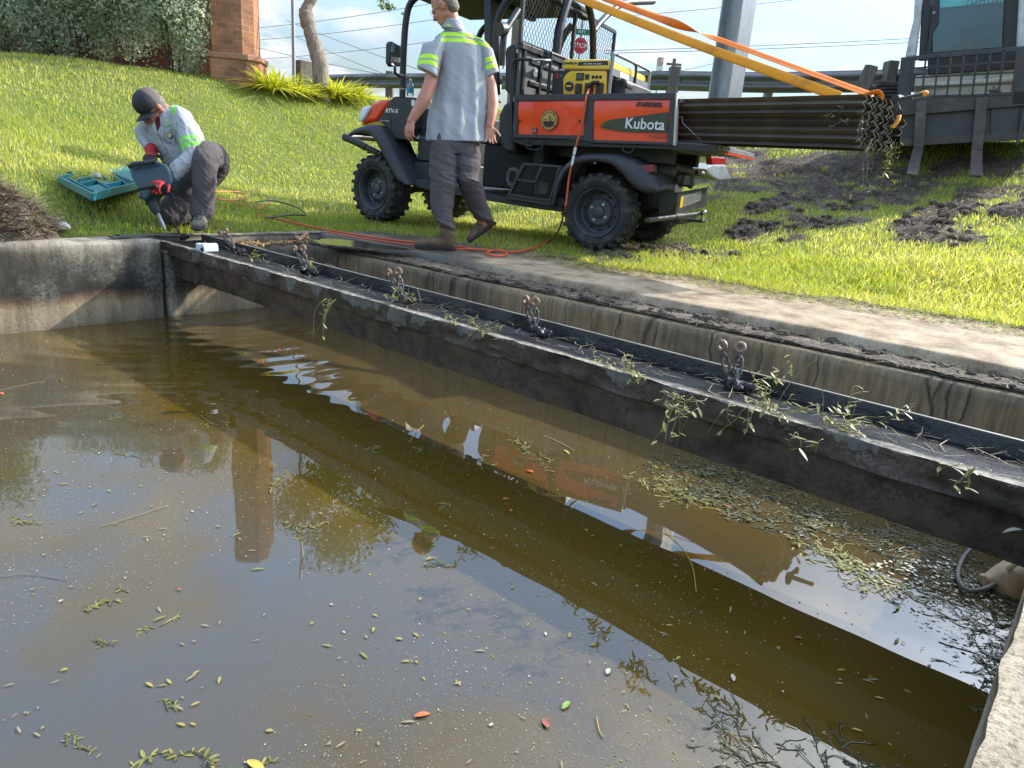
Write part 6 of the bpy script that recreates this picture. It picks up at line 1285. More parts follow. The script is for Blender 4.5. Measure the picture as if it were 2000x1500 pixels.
hand(b, wr2, J(958, 272, .02) - wr2, CF * .9 - CR * .25, CR * .9, .95, .55)
ringloft(b, [(J(892, 86, .06), RT, .11, BK, .05), (J(894, 150, .06), RT, .10, BK, .06), (J(890, 245, .05), RT, .09, BK, .06)]); limb(b, [J(857, 98, .0), J(890, 92, .05), J(934, 98, .06)], [.045, .05, .045])
limb(b, [J(872, 275, .02), J(866, 360, .0), J(870, 452, -.0)], [.06, .05, .036]); limb(b, [J(906, 275, .06), J(915, 345, .05), J(944, 436, .24)], [.06, .045, .036]); limb(b, [J(888, 240, .05), J(888, 275, .05)], [.08, .07])
body = sdf_fuse('body', b, .0045, M['skin'], man, 3)
# hair
b = MB(); A = (hsd, hfw, hup)
b.ell(hcc + hup * .032 - hfw * .021, (.083, .091, .091), A, 24, 16); b.ell(hcc - hfw * .056 - hup * .018, (.068, .049, .066), A, 20, 12)
hair = sdf_fuse('hair', b, .005, M['hair_grey'], man, 1, disp=lambda co, no: (fbm(co[:, 0] * 90 + co[:, 2] * 60, co[:, 1] * 90, 2) - .5) * .006)
# glasses
b = MB(); e0 = hcc + hfw * .094 - hup * .004
for s in (1, -1):
    b.tube([e0 + hsd * s * .062 - hfw * .004, e0 + hsd * s * .078 - hfw * .03, e0 + hsd * s * .083 - hfw * .085 - hup * .004, e0 + hsd * s * .082 - hfw * .11 - hup * .02], .0022, 6)
    c = e0 + hsd * s * .033 + hfw * .012 - hup * .008; b.tube([c + hsd * math.cos(q) * .024 + hup * math.sin(q) * .017 for q in [6.283 * k / 16 for k in range(16)]], .0016, 5, closed=True)
b.build('glasses', M['dusty_white'], man, world=True)
# shirt: trunk with short sleeves and collar
b = MB()
hemL, hemR = J(833, 254, .03), J(945, 270, .06)
st = []
for py, xl, xr_, rb, dd in ((60, 866, 915, .085, .03), (72, 850, 930, .105, .035), (86, 845, 944, .125, .04), (110, 848, 950, .135, .05), (150, 850, 951, .138, .05), (200, 843, 950, .138, .05), (236, 835, 948, .142, .04), (260, 832, 948, .146, .04), (274, 832, 948, .146, .04)):
    L_, R__ = J(xl, py, dd), J(xr_, py + 3, dd + .04); st.append(((L_ + R__) / 2, R__ - L_, np.linalg.norm(R__ - L_) / 2, BK, rb))
ringloft(b, st, 36)
shA, shB = J(819, 128, -.05), J(852, 150, -.04)
ringloft(b, [(J(856, 74, .0), J(870, 66) - J(842, 82), .07, BK, .07), (J(846, 92, -.02), J(862, 98) - J(829, 88), .082, BK, .078), (J(838, 122, -.05), J(856, 130) - J(822, 113), .086, BK, .080), (J(834, 141, -.06), J(856, 152) - J(815, 131), .088, BK, .082)], 24)
ringloft(b, [(J(932, 76, .06), J(945, 82) - J(918, 70), .07, BK, .07), (J(944, 100, .07), J(958, 98) - J(932, 102), .070, BK, .076), (J(953, 128, .07), J(966, 124) - J(940, 132), .066, BK, .076), (J(957, 147, .07), J(969, 142) - J(944, 152), .068, BK, .078)], 24)
# collar stand and fold
ringloft(b, [(J(886, 58, .03), RT, .090, BK, .078), (J(884, 46, .02), RT, .078, BK, .070), (J(882, 38, .01), RT, .070, BK, .064)], 24)
slA = J(846, 92) ; dA = J(834, 141, -.06) - J(848, 86, -.02); dA /= np.linalg.norm(dA); dB = J(957, 147, .07) - J(942, 95, .07); dB /= np.linalg.norm(dB)
oA, oB = J(834, 141, -.06), J(957, 147, .07)
def shirt_paint(c, n):
    px, py, dd = proj(c); m = np.zeros(len(c), int); bk = n @ BK
    la = (oA - c) @ dA; onA = (px < 856) & (px < 858 + (py - 90) * .10) & (la > -.02) & (la < .35) & (np.linalg.norm(c - oA, axis=1) < .24)
    lb = (oB - c) @ dB; onB = (px > 949) & (py > 100)
    for on, l, o1 in ((onA, la, .022), (onB, lb, .018)):
        m[on & (l > o1) & (l < o1 + .085)] = 1; m[on & (l > o1 + .034) & (l < o1 + .050)] = 2
    yb = 66 + (px - 880) * .22 + np.abs(px - 888) * .10 + 0; t_ = py - (62 + (px - 862) * .10 + .0042 * (px - 905) ** 2 * .55)
    onT = (bk > -.1) & ~onA & ~onB & (px > 861) & (px < 956); m[onT & (t_ > -3) & (t_ < 16)] = 1; m[onT & (t_ > 4.6) & (t_ < 8.6)] = 2
    on = (px > 860) & (px < 880) & (py > 47) & (py < 58) & (np.abs((py - 45) - (px - 874) * .35) < 5); m[on] = 1; m[on & (np.abs((py - 45) - (px - 874) * .35) < 1.0)] = 2
    return m
def shirt_disp(co, no):
    px, py, dd = proj(co); low = np.clip((py - 90) / 140, 0, 1) * np.clip((284 - py) / 22, .25, 1); u = (co @ RT) * 62; fo = np.sin(u + 7.0 * fbm((co @ RT) * 3.5 + 3, co[:, 2] * 2.0, 3)) * (.4 + 1.2 * fbm((co @ RT) * 7, co[:, 2] * 2.5 + 5, 2)); f2 = fbm(co @ RT * 9 + co[:, 2] * 3, co[:, 2] * 5 + 4, 3) - .5
    sl = fbm(co[:, 2] * 22 + (co @ RT) * 14, (co @ BK) * 8, 3) - .5
    return fo * .0085 * low + f2 * .024 * (.3 + low) + sl * .006
shirt = sdf_fuse('shirt', b, .0055, [M['shirt'], M['hivis'], M['reflective']], man, 3, shirt_paint, shirt_disp)
def seam(ob, par, pix, mat='reflective', r=.0022, name='seam'):
    vv = np.array([v.co for v in ob.data.vertices]) ; Mo = np.array(root_m(ob)); vw = vv @ Mo[:3, :3].T + Mo[:3, 3]; px_, py_, dd_ = proj(vw); P_ = []
    for x, y in pix:
        k_ = np.hypot(px_ - x, py_ - y) < 3.0
        if k_.any(): P_.append(atd(x, y, dd_[k_].min() + .001))
    if len(P_) < 2: return
    b = MB(); b.tube(smoothline(P_, 3), r, 5); o = b.build(name, M[mat], par, world=True, smooth=60); o.parent = ob; return o
pm('seam_grey', (.20, .22, .24), rough=.9, bump=0)
seam(shirt, man, [(866, 100 + 8 * k) for k in range(6)], 'seam_grey'); seam(shirt, man, [(943, 92 + 8 * k) for k in range(7)], 'seam_grey'); seam(shirt, man, [(858 + 9 * k, 62 - 2.2 * k + .55 * k * k) for k in range(10)], 'seam_grey')
seam(shirt, man, [(862, 52), (872, 57), (886, 60), (902, 58), (916, 52)], 'seam_grey', .003)
# trousers
b = MB()
ringloft(b, [(J(889, 248, .04), RT, .140, BK, .085), (J(889, 264, .04), RT, .155, BK, .100), (J(888, 282, .04), RT, .168, BK, .115), (J(887, 300, .04), RT, .162, BK, .112)], 28)
def leg(st_): ringloft(b, [(J(x, y, dd), RT, ra, BK, rb) for x, y, dd, ra, rb in st_], 24)
leg([(870, 276, .02, .105, .105), (866, 310, .01, .106, .112), (865, 350, -.0, .102, .105), (864, 385, -.0, .092, .096), (864, 410, -.01, .086, .090), (866, 428, -.01, .080, .084), (870, 440, -.01, .072, .078), (873, 447, -.01, .064, .070)])
leg([(908, 276, .06, .10, .105), (912, 305, .05, .098, .105), (914, 336, .04, .086, .098), (916, 352, .05, .090, .098), (926, 385, .13, .086, .090), (935, 408, .19, .082, .084), (941, 424, .225, .078, .080), (943, 430, .24, .074, .074)])
def tr_disp(co, no):
    px, py, dd = proj(co); kn = np.exp(-((py - 350) / 26) ** 2) + 1.6 * np.exp(-((py - 432) / 20) ** 2) + .5 * np.exp(-((py - 300) / 30) ** 2); q = fbm(co[:, 2] * 19 + (co @ RT) * 5, (co @ RT) * 6 + (co @ BK) * 5, 3) - .5; return q * .050 * np.clip(kn, .12, 1.2) + (fbm((co @ RT) * 14, co[:, 2] * 3, 3) - .5) * .012
trs = sdf_fuse('trousers', b, .0055, M['trousers'], man, 3, disp=tr_disp)
b = MB(); w_ = J(888, 262, .04)
# boots
def boot(heel, toe, ank, S=1.0, up=UPV, par=man, mat='boot'):
    b = MB(); heel = np.array(heel); toe = np.array(toe); d = toe - heel; L_ = np.linalg.norm(d); d /= L_; sdv = np.cross(d, up); sdv /= np.linalg.norm(sdv); u = np.cross(sdv, d)
    ringloft(b, [(heel + u * .040 * S + d * .012, sdv, .034 * S, u, .036 * S), (heel + u * .048 * S + d * .05, sdv, .040 * S, u, .046 * S), (heel + u * .050 * S + d * .11, sdv, .044 * S, u, .046 * S), (heel + u * .042 * S + d * L_ * .60, sdv, .047 * S, u, .038 * S), (heel + u * .034 * S + d * L_ * .8, sdv, .047 * S, u, .031 * S), (heel + u * .030 * S + d * (L_ - .030), sdv, .040 * S, u, .026 * S), (heel + u * .026 * S + d * (L_ - .006), sdv, .022 * S, u, .016 * S)], 22)
    limb(b, [heel + u * .060 + d * .055, ank], [.050 * S, .054 * S]); bo = sdf_fuse('boot', b, .0045, M[mat], par, 2, disp=lambda co, no: (fbm(co[:, 2] * 60, (co @ d) * 60, 2) - .5) * .006)
    c = MB(); ringloft(c, [(heel + u * .008 + d * .0 + d * L_ * t_, sdv, w__ * S, u, .012) for t_, w__ in ((-.012, .018), (.03, .036), (.2, .042), (.45, .040), (.65, .050), (.85, .048), (.96, .034), (1.0, .016))], 20); so_ = sdf_fuse('sole', c, .004, M['sole'], bo if False else par, 1)
    so_.parent = bo
    l = MB()
    for k in range(4): p = heel + u * (.098 - .010 * k) * S + d * (.115 + .028 * k); l.tube([p - sdv * .026 + u * -.008, p + u * .006, p + sdv * .026 - u * .008 + d * .008], .003, 5)
    lo_ = l.build('lace', M['sole'], par, world=True, smooth=60); lo_.parent = bo
    return bo
h1 = atz(889, 487, .006); t1 = atz(812, 482, .006); t1 = h1 + (t1 - h1) / np.linalg.norm(t1 - h1) * .30
boot(h1, t1, J(874, 446, -.01))
t2 = J(917, 474, .20); h2 = J(969, 437, .30); d_ = (t2 - h2); h2 = t2 - d_ / np.linalg.norm(d_) * .28; boot(h2, t2, J(945, 430, .25), up=(J(920, 420, .25) - J(945, 460, .25)))

# ---- kneeling worker ----
KD = depth(atz(392, 446, 0.03)); K = lambda px, py, dd=0.0: atd(px, py, KD + dd)
kz = atz(392, 446, .03); km = thing('person', 'kneeling worker in black cap, sunglasses and red gloves working with a breaker', 'person', kz)
b = MB()
kc = K(297, 211, -.06); kfw = -CR * .34 - CF * .55 - UPV * .72; kup = UPV * .75 - CF * .45 - CR * .42
ksd, kfw, kup, kcc = head(b, kc, kfw, kup, 1.06)
limb(b, [K(304, 209, -.02), K(320, 219, .02), K(338, 234, .06)], [.062, .064, .08])
# hidden trunk joins head, arms and legs
limb(b, [K(334, 240, .07), K(358, 275, .08), K(384, 318, .12)], [.08, .09, .09]); limb(b, [K(395, 330, .10), K(400, 312, -.10), K(398, 320, -.16)], [.07, .06, .055]); limb(b, [K(398, 325, -.16), K(392, 405, -.12)], [.05, .035]); limb(b, [K(385, 345, .12), K(342, 415, .0)], [.06, .05])
limb(b, [K(355, 240, -.08), K(374, 305, -.16)], [.05, .04]); limb(b, [K(374, 305, -.16), K(322, 352, -.20)], [.04, .028]); limb(b, [K(292, 245, .10), K(286, 275, .06), K(294, 300, -.0)], [.05, .04, .028])
kb = sdf_fuse('body', b, .0045, M['skin2'], km, 3)
b = MB(); b.ell(kcc + kup * .010 - kfw * .032, (.080, .080, .079), (ksd, kfw, kup), 20, 14); sdf_fuse('hair', b, .005, M['hair_grey'], km, 1)
# cap: crown, mesh back, brim
b = MB(); b.ell(kcc + kup * .052 - kfw * .004, (.090, .108, .090), (ksd, kfw, kup), 28, 18)
def cap_paint(c, n): q = (c - kcc) @ kfw; return (q < -.012).astype(int)
def cap_cut(co, no): q = (co - kcc) @ kup; return np.where(q < .012, -.014 * np.clip((.012 - q) / .03, 0, 1.6), 0.0)
cp = sdf_fuse('cap', b, .0045, [M['cap_black'], M['cap_mesh']], km, 1, cap_paint, cap_cut)
b = MB(); g = []
for i in range(9):
    u = i / 8; row = []
    for j in range(15):
        v = (j / 14 - .5) * 2; x = v * (.080 + .004 * u); y_ = .080 + .078 * u * math.sqrt(max(0, 1 - (v * .80) ** 2)) - .045 * v * v; row.append(kcc + ksd * x + kfw * y_ + kup * (.022 - .030 * v * v - .014 * u))
    g.append(row)
b.sheet(g); br_ = b.build('brim', M['cap_black'], km, world=True, smooth=80); br_.parent = cp; m_ = br_.modifiers.new('s', 'SOLIDIFY'); m_.thickness = .004
b = MB(); b.ell(kcc + kup * .136 - kfw * .0, (.008, .008, .004), (ksd, kfw, kup)); o = b.build('button', M['cap_black'], km, world=True); o.parent = cp
b = MB()
for s in (1, -1):
    b.ell(kcc + ksd * s * .034 + kfw * .098 - kup * .012, (.030, .008, .019), (ksd, kfw, kup), 16, 8); b.tube([kcc + ksd * s * .062 + kfw * .085 - kup * .008, kcc + ksd * s * .080 + kfw * .05 - kup * .008, kcc + ksd * s * .082 - kfw * .005 - kup * .012], .0035, 6)
b.build('sunglasses', M['decal_black'], km, world=True)
# shirt
b = MB(); tax = K(390, 318, .12) - K(335, 222, .04); tax /= np.linalg.norm(tax)
kr = np.cross(tax, CF); kr /= np.linalg.norm(kr)   # across the trunk in the picture
kr2 = np.cross(kr, tax); kr2 /= np.linalg.norm(kr2)
def kst(xa, ya, xb, yb, rb, dd): A_, B_ = K(xa, ya, dd), K(xb, yb, dd + .0); return ((A_ + B_) / 2, B_ - A_, np.linalg.norm(B_ - A_) / 2, kr2, rb)
ringloft(b, [kst(312, 228, 340, 204, .085, .02), kst(296, 246, 358, 210, .125, .04), kst(292, 262, 378, 232, .145, .05), (kst(304, 284, 396, 258, .15, .06)), kst(318, 308, 408, 284, .15, .08), kst(330, 326, 418, 304, .15, .10), kst(342, 338, 424, 318, .14, .12)], 32)
limb(b, [K(352, 228, -.02), K(364, 252, -.10), K(372, 282, -.15), K(376, 304, -.16)], [.078, .084, .076, .070])
limb(b, [K(376, 306, -.16), K(360, 320, -.19), K(343, 336, -.20), K(331, 347, -.20)], [.070, .064, .056, .050])
limb(b, [K(296, 234, .08), K(283, 254, .08), K(284, 270, .06), K(295, 292, .00)], [.070, .066, .056, .048])
ringloft(b, [(K(318, 224, .0), kr, .072, kr2, .075), (K(311, 213, -.0), kr, .064, kr2, .068)], 20)
e_ = K(376, 305, -.16); s_ = K(358, 238, -.06); ua = (e_ - s_) / np.linalg.norm(e_ - s_)
def ks_paint(c, n):
    px, py, dd = proj(c); m = np.zeros(len(c), int); l = (c - s_) @ ua; q = np.linalg.norm((c - s_) - l[:, None] * ua, axis=1); on = (q < .10) & (px > 344) & (dd < KD - .03); L_ = np.linalg.norm(e_ - s_)
    a = l - (L_ - .105); m[on & (a > 0) & (a < .082)] = 1; m[on & (a > .034) & (a < .048)] = 2
    on = (px > 322) & (px < 335) & (py > 234) & (py < 247) & (dd < KD + .05); m[on] = 1; m[on & (px > 327.5) & (px < 329.5)] = 2
    on = (px > 331) & (px < 344) & (py > 205) & (py < 224) & (np.abs(py - 214 + (px - 337) * .6) < 7); m[on] = 1
    on = (((px - 308.5) / 5.0) ** 2 + ((py - 240) / 15.) ** 2 < 1) & (dd < KD + .02); m[on] = 3
    return m
ksh = sdf_fuse('shirt', b, .0055, [M['shirt'], M['hivis_green'], M['reflective'], M['maroon']], km, 3, ks_paint, lambda co, no: (fbm(co[:, 2] * 16 + (co @ CR) * 9, (co @ CR) * 10 + (co @ CF) * 6, 4) - .5) * .040)
c = K(331, 263, 0); q = c - CF * .0
hits = [v for v in range(0)]
# badge on the chest pocket
vv = np.array([ksh.matrix_basis @ v.co for v in ksh.data.vertices]); vw = vv + np.array(km.matrix_basis.translation); px_, py_, dd_ = proj(vw); k_ = (np.hypot(px_ - 331, py_ - 264) < 3); bd = dd_[k_].min() if k_.any() else KD - .1
b = MB(); cB = atd(331, 264, bd - .004); b.cyl(cB, cB + CF * .004, .024, n=22); bg_ = b.build('badge', M['decal_black'], km, world=True); b = MB(); b.cyl(cB - CF * .001, cB, .018, n=18); o = b.build('badge_centre', gold, km, world=True); o.parent = bg_
b = MB(); b.prism([atd(*p, bd - .006) for p in [(321, 248), (318, 238), (323, 226), (334, 232), (337, 240), (328, 246)]], CF * .006); b.prism([atd(*p, bd - .006) for p in [(297, 246), (300, 238), (304, 246), (307, 262), (303, 258)]], CF * .006); b.build('collar', M['shirt'], km, world=True)
seam(ksh, km, [(309 + 4.6 * k, 262 + 9 * k) for k in range(8)], 'seam_grey'); seam(ksh, km, [(321, 254), (331, 253), (342, 254), (343, 266), (342, 276), (332, 279), (323, 277), (321, 266), (321, 254)], 'seam_grey'); seam(ksh, km, [(344, 240), (346, 256), (348, 272), (350, 284)], 'seam_grey')
# trousers: raised near knee, other knee on the grass
b = MB()
limb(b, [K(412, 322, .14), K(412, 308, .02), K(404, 306, -.10), K(398, 314, -.15)], [.135, .115, .100, .092])
limb(b, [K(398, 318, -.15), K(400, 350, -.15), K(397, 385, -.13), K(394, 412, -.12)], [.092, .084, .078, .080])
limb(b, [K(408, 330, .14), K(380, 362, .10), K(350, 395, .03), K(336, 416, -.02)], [.125, .115, .100, .092])
limb(b, [K(336, 418, -.01), K(360, 420, .16), K(385, 424, .30)], [.085, .075, .060])
sdf_fuse('trousers', b, .0055, M['trousers'], km, 3, disp=lambda co, no: (fbm(co[:, 2] * 14 + (co @ CR) * 16, (co @ CF) * 8, 4) - .5) * .030)
b = MB(); p = K(432, 322, .02); b.bar(p - CR * .03, p + CR * .02 - UPV * .02, .02, .05); b.build('pouch', M['decal_black'], km, world=True)
h1 = K(398, 446, -.03); t1 = K(384, 447, -.28); h1[2] = .055; t1[2] = .045; boot(h1, t1, K(394, 414, -.12), mat='boot_grey', par=km)
h2 = K(404, 428, .34); t2 = K(392, 436, .14); boot(h2, t2, K(390, 424, .28), mat='boot_grey', par=km)
# ---- breaker hammer ----
HT = K(322, 447, -.24); HU = K(262, 312, -.20)
ham = thing('breaker_hammer', 'speckled dark teal demolition breaker held upright against the trough end', 'power tool', HT)
hx = (HU - HT); HL = np.linalg.norm(hx); hx /= HL; hs = np.cross(hx, CF); hs /= np.linalg.norm(hs); hs = hs if np.dot(hs, CR) > 0 else -hs; hn = np.cross(hs, hx); hn = hn if np.dot(hn, CF) < 0 else -hn
def hp_(u, v, w=0.): return hx * u + hs * v + hn * w
b = MB(); b.tube([hp_(-.01, 0), hp_(.02, 0), hp_(.14, 0)], [.006, .013, .013], 10); b.build('chisel', M['grey_metal'], ham)
b = MB(); b.tube([hp_(.12, 0), hp_(.135, 0), hp_(.15, 0), hp_(.20, 0), hp_(.205, 0), hp_(.25, 0)], [.024, .032, .036, .040, .046, .046], 18); b.build('chuck', M['black_plastic'], ham, smooth=40)
b = MB(); b.tube([hp_(.24, 0), hp_(.26, 0), hp_(.30, 0), hp_(.31, 0)], [.040, .036, .036, .05], 18); b.cyl(hp_(.285, -.07), hp_(.285, .085), .020, n=14); b.cyl(hp_(.285, .08), hp_(.285, .12), .028, n=14); b.cyl(hp_(.285, -.055), hp_(.285, -.030), .032, n=8); b.build('gear_collar', M['cast_grey'], ham, smooth=40)
TPx = lambda px, py, dd: atd(px, py, KD + dd) - HT
b = MB(); b.prism([TPx(x, y, -.30) for x, y in [(250, 326), (256, 320), (272, 316), (305, 313), (322, 320), (330, 330), (336, 352), (330, 366), (300, 374), (284, 392), (276, 390), (268, 366), (256, 346)]], CF * .14); hb = b.build('housing', M['hammer_body'], ham, bevel=.018)
b = MB(); b.tube([TPx(252, 326, -.33), TPx(262, 320, -.34), TPx(285, 318, -.34), TPx(304, 315, -.33)], .015, 10); b.build('handle', M['black_plastic'], ham, smooth=60); b = MB(); b.tube([TPx(272, 368, -.36), TPx(284, 366, -.38), TPx(306, 362, -.38)], .016, 10); b.build('handle', M['black_plastic'], ham, smooth=60)
b = MB(); b.tube(smoothline([TPx(326, 366, -.26), TPx(340, 385, -.26), TPx(350, 405, -.22), TPx(352, 432, -.2)], 6), .005, 6); b.build('power_cable', M['cord_black'], ham)
# gloves: red near hand closed over the handle, dark far hand
b = MB(); wr = K(322, 353, -.24); hand(b, wr, K(296, 362, -.37) - wr, CF * -.75 + UPV * .5 - CR * .1, UPV * .4 + CR * .3 - CF * .3, 1.15, 1.15, curls=[1.05, 1.15, 1.2, 1.25]); limb(b, [K(332, 346, -.21), wr], [.044, .036])
def gl_paint(c, n): return ((n @ CF) > .35).astype(int)
gv = sdf_fuse('glove', b, .004, [M['glove_red'], M['glove_black']], km, 2, gl_paint)
b = MB(); wr = K(295, 301, -.06); hand(b, wr, K(287, 318, -.30) - wr, UPV * .7 - CF * .5, CR, 1.15, 1.0); limb(b, [K(295, 292, -.02), wr], [.046, .036])
sdf_fuse('glove', b, .004, [M['glove_black'], M['glove_red']], km, 2, lambda c, n: (c[:, 2] > wr[2] + .0).astype(int))
# ---- open tool case on the grass ----
ca = thing('tool_case', 'open teal plastic tool case lying flat on the grass left of the kneeling worker', 'tool case', (0, 0, 0))
cgp = ong(185, 378); zA = cgp[2] + .085; print('CASE', cgp)
def CG(px, py, z): return atz(px, py, z)
q = [CG(115, 344, zA + .02), CG(205, 324, zA + .06), CG(266, 356, zA + .02), CG(180, 377, zA - .02)]
cm = sum(q) / 4; ca.matrix_basis = Matrix.Translation(Vector(cm)); q = [p - cm for p in q]
nn_ = np.cross(q[1] - q[0], q[3] - q[0]); nn_ /= np.linalg.norm(nn_); nn_ = nn_ if nn_[2] > 0 else -nn_
def cq(u, v, w=0.): return (q[0] * (1 - u) + q[1] * u) * (1 - v) + (q[3] * (1 - u) + q[2] * u) * v + nn_ * w
b = MB(); b.prism([cq(.02, .02, -.06), cq(.98, .02, -.06), cq(.98, .98, -.06), cq(.02, .98, -.06)], nn_ * .012); base_ = b.build('shell', M['teal_plastic'], ca, bevel=.004)
b = MB()
for (u0, v0, u1, v1) in ((0, 0, 1, 0), (1, 0, 1, 1), (1, 1, 0, 1), (0, 1, 0, 0)): b.bar(cq(u0, v0, -.025), cq(u1, v1, -.025), .016, .055, up=nn_)
b.build('rim', M['teal_plastic'], base_, bevel=.004)
b = MB()
for (u0, v0, u1, v1, h) in ((.12, .12, .12, .85, .04), (.12, .5, .45, .5, .05), (.45, .25, .45, .9, .04), (.7, .1, .7, .45, .03), (.5, .75, .9, .75, .04), (.88, .15, .88, .9, .035), (.25, .2, .6, .2, .03)): b.bar(cq(u0, v0, -.05 + h / 2), cq(u1, v1, -.05 + h / 2), .012, h, up=nn_)
b.prism([cq(.15, .60, -.045), cq(.42, .60, -.045), cq(.42, .92, -.045), cq(.15, .92, -.045)], nn_ * .02); b.build('insert', M['teal_plastic'], base_, bevel=.003)
for u in (.2, .5, .8): b = MB(); b.bar(cq(u, -.01, -.03), cq(u, -.01, .012), .03, .012); b.build('latch', M['black_plastic'], ca)
l0 = CG(240, 326, zA + .14); b = MB(); P_ = [CG(208, 330, zA + .05), CG(262, 320, zA + .09), CG(300, 345, zA + .04), CG(266, 356, zA + .02)]; P_ = [p - cm for p in P_]; b.prism(P_, nn_ * -.05)
b.build('lid', M['teal_plastic'], ca, bevel=.006)
t = thing('small_block', 'small cream block inside the open tool case', 'block', cm + cq(.58, .32, -.02)); b = MB(); b.box((0, 0, .012), (.055, .04, .035), (np.array([.9, .4, 0]), np.array([-.4, .9, 0]), np.array([0, 0, 1.]))); b.build('block', M['dusty_white'], t, bevel=.004)
# ================================================================ small things
def lay(pts, z): return [atz(x, y, z) for x, y in pts]
def line_thing(name, label, cat, pts, r, mat, part='line', k=6, n=8, group=None):
    P = smoothline(pts, k); t = thing(name, label, cat, P[0], group=group); b = MB(); b.tube([p - P[0] for p in P], r, n); b.build(part, M[mat], t, smooth=60); return t
# orange extension cord: generator -> bed side -> walkway -> lawn
up = [PR + RM.T @ ry(x, y, d) for x, y, d in ((1151, 173, -.23), (1148, 180, -.10), (1145, 190, .03), (1141, 220, .035), (1133, 258, .04), (1124, 288, .05), (1117, 320, .06), (1111, 350, .06), (1107, 385, .07), (1103, 410, .08))]
low = [atz(1090, 452, .05), atz(1065, 474, .012), atz(1035, 487, .012), atz(1000, 492, .014), atz(975, 489, .014), atz(955, 491, .012), atz(953, 497, .012), atz(975, 500, .012), atz(991, 496, .014), atz(975, 490, .018), atz(930, 487, .012), atz(890, 481, .012), atz(820, 474, .012), atz(760, 468, .012), atz(700, 459, .012), atz(650, 451, .012), atz(610, 443, .015), atz(560, 432, .03), atz(520, 422, .04), atz(480, 412, .05), atz(440, 407, .06)]
ec_ = line_thing('extension_cord', 'orange extension cord hanging from the generator and running along the walkway', 'cord', up + low, .0085, 'cord_orange', 'cable')
b = MB(); o_ = up[0]; a1_, a2_ = up[5] - o_, up[6] - o_; b.bar(a1_, a1_ * .55 + a2_ * .45, .022, .022); b.bar(a1_ * .5 + a2_ * .5, a2_ + (a2_ - a1_) * .1, .020, .020); b.build('plug', M['white_plastic'], ec_, bevel=.003)
def oring(cx, cy, rx_, ry_, n, zl, t0=0, turns=1.0, jit=.0): return [ong(cx + rx_ * math.cos(t0 + 6.283 * turns * i / n) + random.uniform(-jit, jit), cy + ry_ * math.sin(t0 + 6.283 * turns * i / n) + random.uniform(-jit, jit) * .4, zl) for i in range(n)]
line_thing('extension_cord', 'loose loops of faded orange cord on the grass right of the kneeling worker', 'cord', oring(445, 392, 36, 9, 44, .045, 0, 3.6, 2.5) + [ong(470, 408, .04), ong(500, 412, .04), ong(530, 404, .04), ong(505, 418, .04)], .0055, 'cord_faded', 'cable')
line_thing('extension_cord', 'second orange cord lying beside the first on the walkway', 'cord', [atz(x, y, .010) for x, y in ((640, 453), (690, 463), (740, 470), (800, 478), (850, 482), (900, 486), (950, 487))], .006, 'cord_orange', 'cable')
line_thing('hose', 'thin black hose curving over the grass between the cords and the front wheel', 'hose', [ong(x, y, .035) for x, y in ((500, 402), (530, 399), (560, 405), (585, 415), (598, 427), (575, 427), (550, 430), (520, 434))], .0065, 'cord_black', 'tube')
# flat bar on the wall top, white box on the ledge, pale stone
t = thing('flat_bar', 'dark flat steel bar lying on the pit wall top beneath the chisel', 'bar', atz(280, 459, .006)); P0_, P1_ = atz(216, 463, .008) , atz(348, 456, .008); c_ = atz(280, 459, .006); b = MB(); b.bar(P0_ - c_, P1_ - c_, .05, .010); b.build('bar', M['fender_plastic'], t, bevel=.003); b = MB(); b.cyl(P0_ * .9 + P1_ * .1 - c_, P0_ * .9 + P1_ * .1 - c_ + [0, 0, .014], .012, n=8); b.build('bolt', M['black_steel'], t)
c_ = atz(398, 490, -.03); t = thing('white_box', 'small white plastic box on the trough ledge beside the tipped turnbuckles', 'box', c_)
b = MB(); b.b2((-.045, -.03, .004), (.02, .05, .045)); b.build('box', M['white_plastic'], t, bevel=.004); b = MB(); b.cyl((.05, -.035, .028), (.05, .06, .028), .026, n=20); b.b2((.024, -.035, .004), (.076, .06, .028)); b.build('cover', M['white_plastic'], t, bevel=.003); b = MB(); b.tube([(.0, .01, .06), (.03, -.01, .045), (.06, -.03, .05), (.07, -.04, .02)], .003, 5); b.build('twig', M['stem_brown'], t)
def stone(px, py, s, label, mat='dusty_white', sd=1, z=None):
    c_ = ong(px, py) if z is None else atz(px, py, z); t = thing('stone', label, 'stone', c_); b = MB(); b.ell((0, 0, s * .2), (s, s * .6, s * .35), n=18, m=12); q = np.array(b.v); q += (fbm(q[:, 0] * 30 + sd * 9, q[:, 1] * 30 + q[:, 2] * 20, 3)[:, None] - .5) * s * .6; b.v = [tuple(x) for x in q]; b.build('stone', M[mat], t, smooth=50)
stone(122, 448, .075, 'flat whitish stone on the grass edge of the left pit wall')
t = thing('cut_stick', 'short pale cut branch ends lying in the corner of the leafy ledge', 'branch', atz(592, 466, -.07)); o_ = atz(592, 466, -.07); b = MB(); b.cyl(atz(583, 470, -.04) - o_, atz(600, 456, .0) - o_, .016, n=10); b.cyl(atz(575, 462, -.04) - o_, atz(592, 470, -.05) - o_, .018, n=10); b.cyl(atz(603, 468, -.05) - o_, atz(596, 459, -.03) - o_, .014, n=10); b.build('stick', M['tan_plastic'], t, smooth=40)
